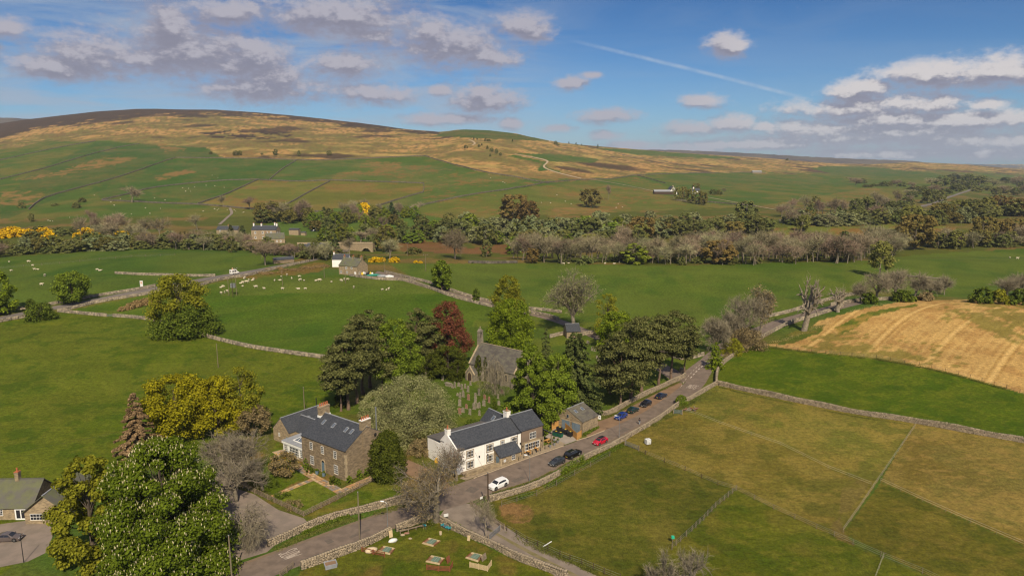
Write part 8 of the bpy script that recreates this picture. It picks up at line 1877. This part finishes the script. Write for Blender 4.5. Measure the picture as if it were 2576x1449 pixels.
for u, v, w, h in [(594, 392, 18, 13), (604, 391, 12, 12), (693, 391, 14, 16), (752, 393, 9, 14), (828, 392, 14, 13), (659, 390, 8, 5), (1172, 374, 12, 9), (1192, 352, 6, 6), (1200, 352, 6, 5), (1222, 356, 9, 9), (1230, 357, 11, 7), (1289, 357, 5, 6), (1205, 370, 8, 7), (1212, 366, 6, 5), (1226, 375, 7, 8), (1237, 382, 12, 10), (1249, 387, 9, 13), (1259, 392, 9, 8), (1233, 394, 6, 8), (1431, 362, 4, 6), (1449, 364, 5, 6), (1453, 367, 3, 4), (1463, 367, 4, 5), (1504, 372, 6, 9), (1398, 364, 10, 9), (1404, 367, 9, 5), (1980, 404, 9, 5), (530, 388, 10, 6)]: far('green' if w > 6 else 'conifer', 'small dark tree standing alone on the straw coloured moor', u, v, v - h, w, 'lone trees on the moor')
for u, v, w, h, k in [(1530, 503, 14, 34, 'bare'), (1565, 508, 0, 0, None), (1705, 505, 22, 34, 'olive'), (1720, 502, 24, 32, 'olive'), (1738, 511, 28, 36, 'olive'), (1757, 514, 30, 34, 'olive'), (1770, 516, 26, 32, 'olive'), (1752, 480, 26, 18, 'brown'), (1793, 490, 20, 14, 'green'), (1808, 490, 18, 12, 'bush'), (1695, 500, 16, 28, 'bare'), (1820, 488, 14, 14, 'bare')]:
    if k: far(k, 'tree sheltering the white hillside farm', u, v, v - h, w, 'trees round the hillside farm')
# bracken and rough growth
for u, v, w, h in [(312, 781, 30, 10), (330, 776, 34, 14), (350, 770, 40, 16), (372, 766, 40, 16), (392, 764, 30, 12)]: far('bracken', 'russet bracken patch in the triangular field', u, v, v - h, w, 'bracken in the triangular field')
belt(14, [('bracken', 1)], 'russet bracken patch on the slope below the far road', 'bracken below the far road', 650, 825, [(640, 694), (740, 682), (830, 672)], (2, 5), (18, 34), 12, 30)
def tufts(name, label, px, wid, n, key, size, seed):
    """uncountable growth along a line: one object"""
    rs = np.random.RandomState(seed); P = [at(*q) for q in px]; xy, an, Ln = walk(P, .25); k = rs.randint(len(xy), size=n); o_ = (rs.rand(n) - .5) * wid * (.4 + .6 * rs.rand(n))
    cl = fbm(xy[k, 0], xy[k, 1], 3.0, 2) + .25 * rs.rand(n) > .50; k = k[cl]; o_ = o_[cl]; n = len(k)
    x = xy[k, 0] - np.sin(an[k]) * o_ + rs.normal(size=n) * .1; y = xy[k, 1] + np.cos(an[k]) * o_ + rs.normal(size=n) * .1; hgt = size * (.5 + rs.rand(n)) * (1.3 - np.abs(o_) / wid)
    c = np.stack([x, y, zf(x, y) + hgt * rs.rand(n) * .8 + .02], 1); nr = rs.normal(size=(n, 3)) * .7 + np.array([0, -.3, .6])
    V, F_ = quads(c, nr, *((.025 + .03 * rs.rand(n), .10 + .10 * rs.rand(n)) if key in ('tuft', 'straw') else (.06 + .06 * rs.rand(n), .08 + .08 * rs.rand(n))), rs)
    o = link(name, mesh_np(name, V, F_, LEAF[key]), kind='stuff'); o['label'] = label
tufts('nettles', 'nettles and rough grass along the paddock side of the road wall', [(1262, 1268), (1345, 1238), (1394, 1214), (1434, 1191), (1478, 1163), (1566, 1120)], 1.8, 7000, 'deep', .3, 1); tufts('nettles', 'tall weeds growing over the road wall', [(1410, 1196), (1442, 1175), (1468, 1160)], 1.0, 2200, 'syc', 1.5, 2)
tufts('verge_grass', 'long grass on the verge below the farmhouse wall', [(690, 1385), (785, 1340), (866, 1312), (962, 1288), (1020, 1270)], 2.6, 5000, 'tuft', .10, 3); tufts('verge_grass', 'ivy and weeds at the foot of the farmhouse wall', [(760, 1345), (830, 1316), (880, 1300)], 1.0, 2200, 'deep', .5, 4)
tufts('verge_grass', 'grass strip along the road edge beside the wall', [(1240, 1243), (1334, 1214), (1390, 1187), (1466, 1148)], .8, 2400, 'tuft', .3, 5); tufts('verge_grass', 'grass at the foot of the outbuilding wall', [(1468, 1094), (1490, 1082), (1503, 1074)], 1.6, 2600, 'deep', .45, 6); tufts('verge_grass', 'grass along the lay-by wall', [(1506, 1048), (1528, 1050), (1560, 1034), (1600, 1011), (1660, 983), (1712, 960)], 1.2, 4000, 'tuft', .2, 7)
tufts('verge_grass', 'rough grass between the farm track and the quoits wall', [(1110, 1306), (1150, 1326), (1215, 1358), (1290, 1396)], 1.6, 3000, 'deep', .4, 8); tufts('verge_grass', 'rough grass along the fence beside the farm track', [(1275, 1338), (1326, 1366), (1378, 1388), (1434, 1412), (1500, 1440)], 2.2, 3600, 'tuft', .35, 9); tufts('nettles', 'rough green growth at the paddock corner by the road wall', [(1640, 1072), (1700, 1034), (1760, 1002), (1800, 984)], 3.0, 5600, 'tuft', .4, 10)
tufts('dry_grass', 'dry pale grass along the stubble field bank', [(1940, 862), (2000, 846), (2050, 826), (2110, 800), (2160, 778), (2260, 762)], 4.0, 1200, 'straw', .2, 11); tufts('dry_grass', 'dark hedge-bottom growth along the stubble field fence', [(1926, 874), (2007, 884), (2113, 896), (2204, 905), (2312, 923), (2411, 947), (2532, 981)], 1.4, 9000, 'tuft', .6, 12)
tufts('verge_grass', 'tall grass along the paddock top wall', [(1810, 974), (1870, 990), (2000, 1018), (2150, 1048), (2300, 1071)], 1.2, 3000, 'tuft', .3, 13); tufts('straw_growth', 'dry brush on the bank beside the fir', [(1820, 905), (1860, 880), (1900, 858), (1940, 838)], 3.0, 2600, 'bud', 1.4, 14)
# ------------------------------------------------------------------ air
hz_ = MB(); hz_.box(-14000, -600, -170, 14000, 13500, 480); hb_ = bpy.data.materials.new('haze_air'); hb_.use_nodes = True
nt_ = hb_.node_tree; nt_.nodes.clear(); vo = nt_.nodes.new('ShaderNodeVolumePrincipled'); vo.inputs['Density'].default_value = 4.3e-5; vo.inputs['Color'].default_value = (.74, .84, 1.0, 1); vo.inputs['Anisotropy'].default_value = 0.0
oo = nt_.nodes.new('ShaderNodeOutputMaterial'); nt_.links.new(vo.outputs[0], oo.inputs['Volume'])
HAZE = hz_.build('haze', hb_, kind='stuff')

# ------------------------------------------------------------------ labels of look-alikes: say beside which landmark each one stands
def to_px(p):
    d = p.y * CP - (p.z - CAM_H) * SP; return 1288 + F_PX * p.x / d, 724.5 - F_PX * (p.y * SP + (p.z - CAM_H) * CP) / d
MARKS = [('ice cream van', 590, 690), ('white cottage', 850, 665), ('manor house', 668, 590), ('arched stone bridge', 860, 625), ('red-brown bank', 1080, 622), ('lone spreading oak', 1486, 520), ('white hillside farm', 1700, 488), ('large orange-brown oak', 1808, 662),
         ('bright yellow-green oak', 1598, 662), ('great spreading oak', 2300, 626), ('bend of the far road', 2350, 512), ('pale-trunked pasture oak', 2212, 700), ('yellow gorse bushes', 70, 594), ('rounded oak crown', 1290, 555), ('transformer pole', 590, 745), ('round isolated sycamore', 183, 766),
         ('pasture wall corner', 257, 504), ('field barn', 1900, 436), ('hillock', 1230, 360), ('golden flowering tree', 917, 547), ('long stone house', 565, 592), ('bare round wall tree', 332, 510), ('table tomb', 1127, 968), ('church porch', 1180, 950), ('weeping ash', 1246, 990), ('cone-shaped cypress', 1243, 1058), ('stone hut', 1440, 850), ('right hand pines', 1540, 890), ('dark yews', 1085, 945), ('sycamore by the lane bend', 1111, 730), ('turquoise netting', 940, 694), ('pale pole', 2133, 602)]
ORD = 'first second third fourth fifth sixth seventh eighth ninth tenth eleventh twelfth thirteenth fourteenth fifteenth sixteenth seventeenth eighteenth nineteenth twentieth'.split()
bpy.context.view_layer.update()
same = {}
for o in COL.objects:
    if not o.parent and o.get('label') and o.get('category'): same.setdefault(o['label'], []).append(o)
for lb, lst in same.items():
    if len(lst) < 2 or lst[0]['category'] in ('wire',): continue
    cell = {}
    for o in lst:
        u, v = to_px(o.location); mk = min(MARKS, key=lambda m: math.hypot(m[1] - u, (m[2] - v) * 1.6)); du, dv = u - mk[1], v - mk[2]
        dr = ('left of' if du < 0 else 'right of') if abs(du) > abs(dv) * 1.3 else ('behind' if dv < 0 else 'in front of')
        cell.setdefault((mk[0], dr), []).append((math.hypot(du, dv), o))
    for (mk, dr), ls in cell.items():
        ls.sort(key=lambda q: q[0])
        for i, (d, o) in enumerate(ls):
            wd = '' if len(ls) == 1 else (ORD[i] if i < 20 else ('twenty-' + ORD[i - 20] if i < 29 else 'thirtieth' if i == 29 else 'outermost')) + ' '
            o['label'] = ' '.join((wd + lb + ', ' + dr + ' the ' + mk).split()[:16])
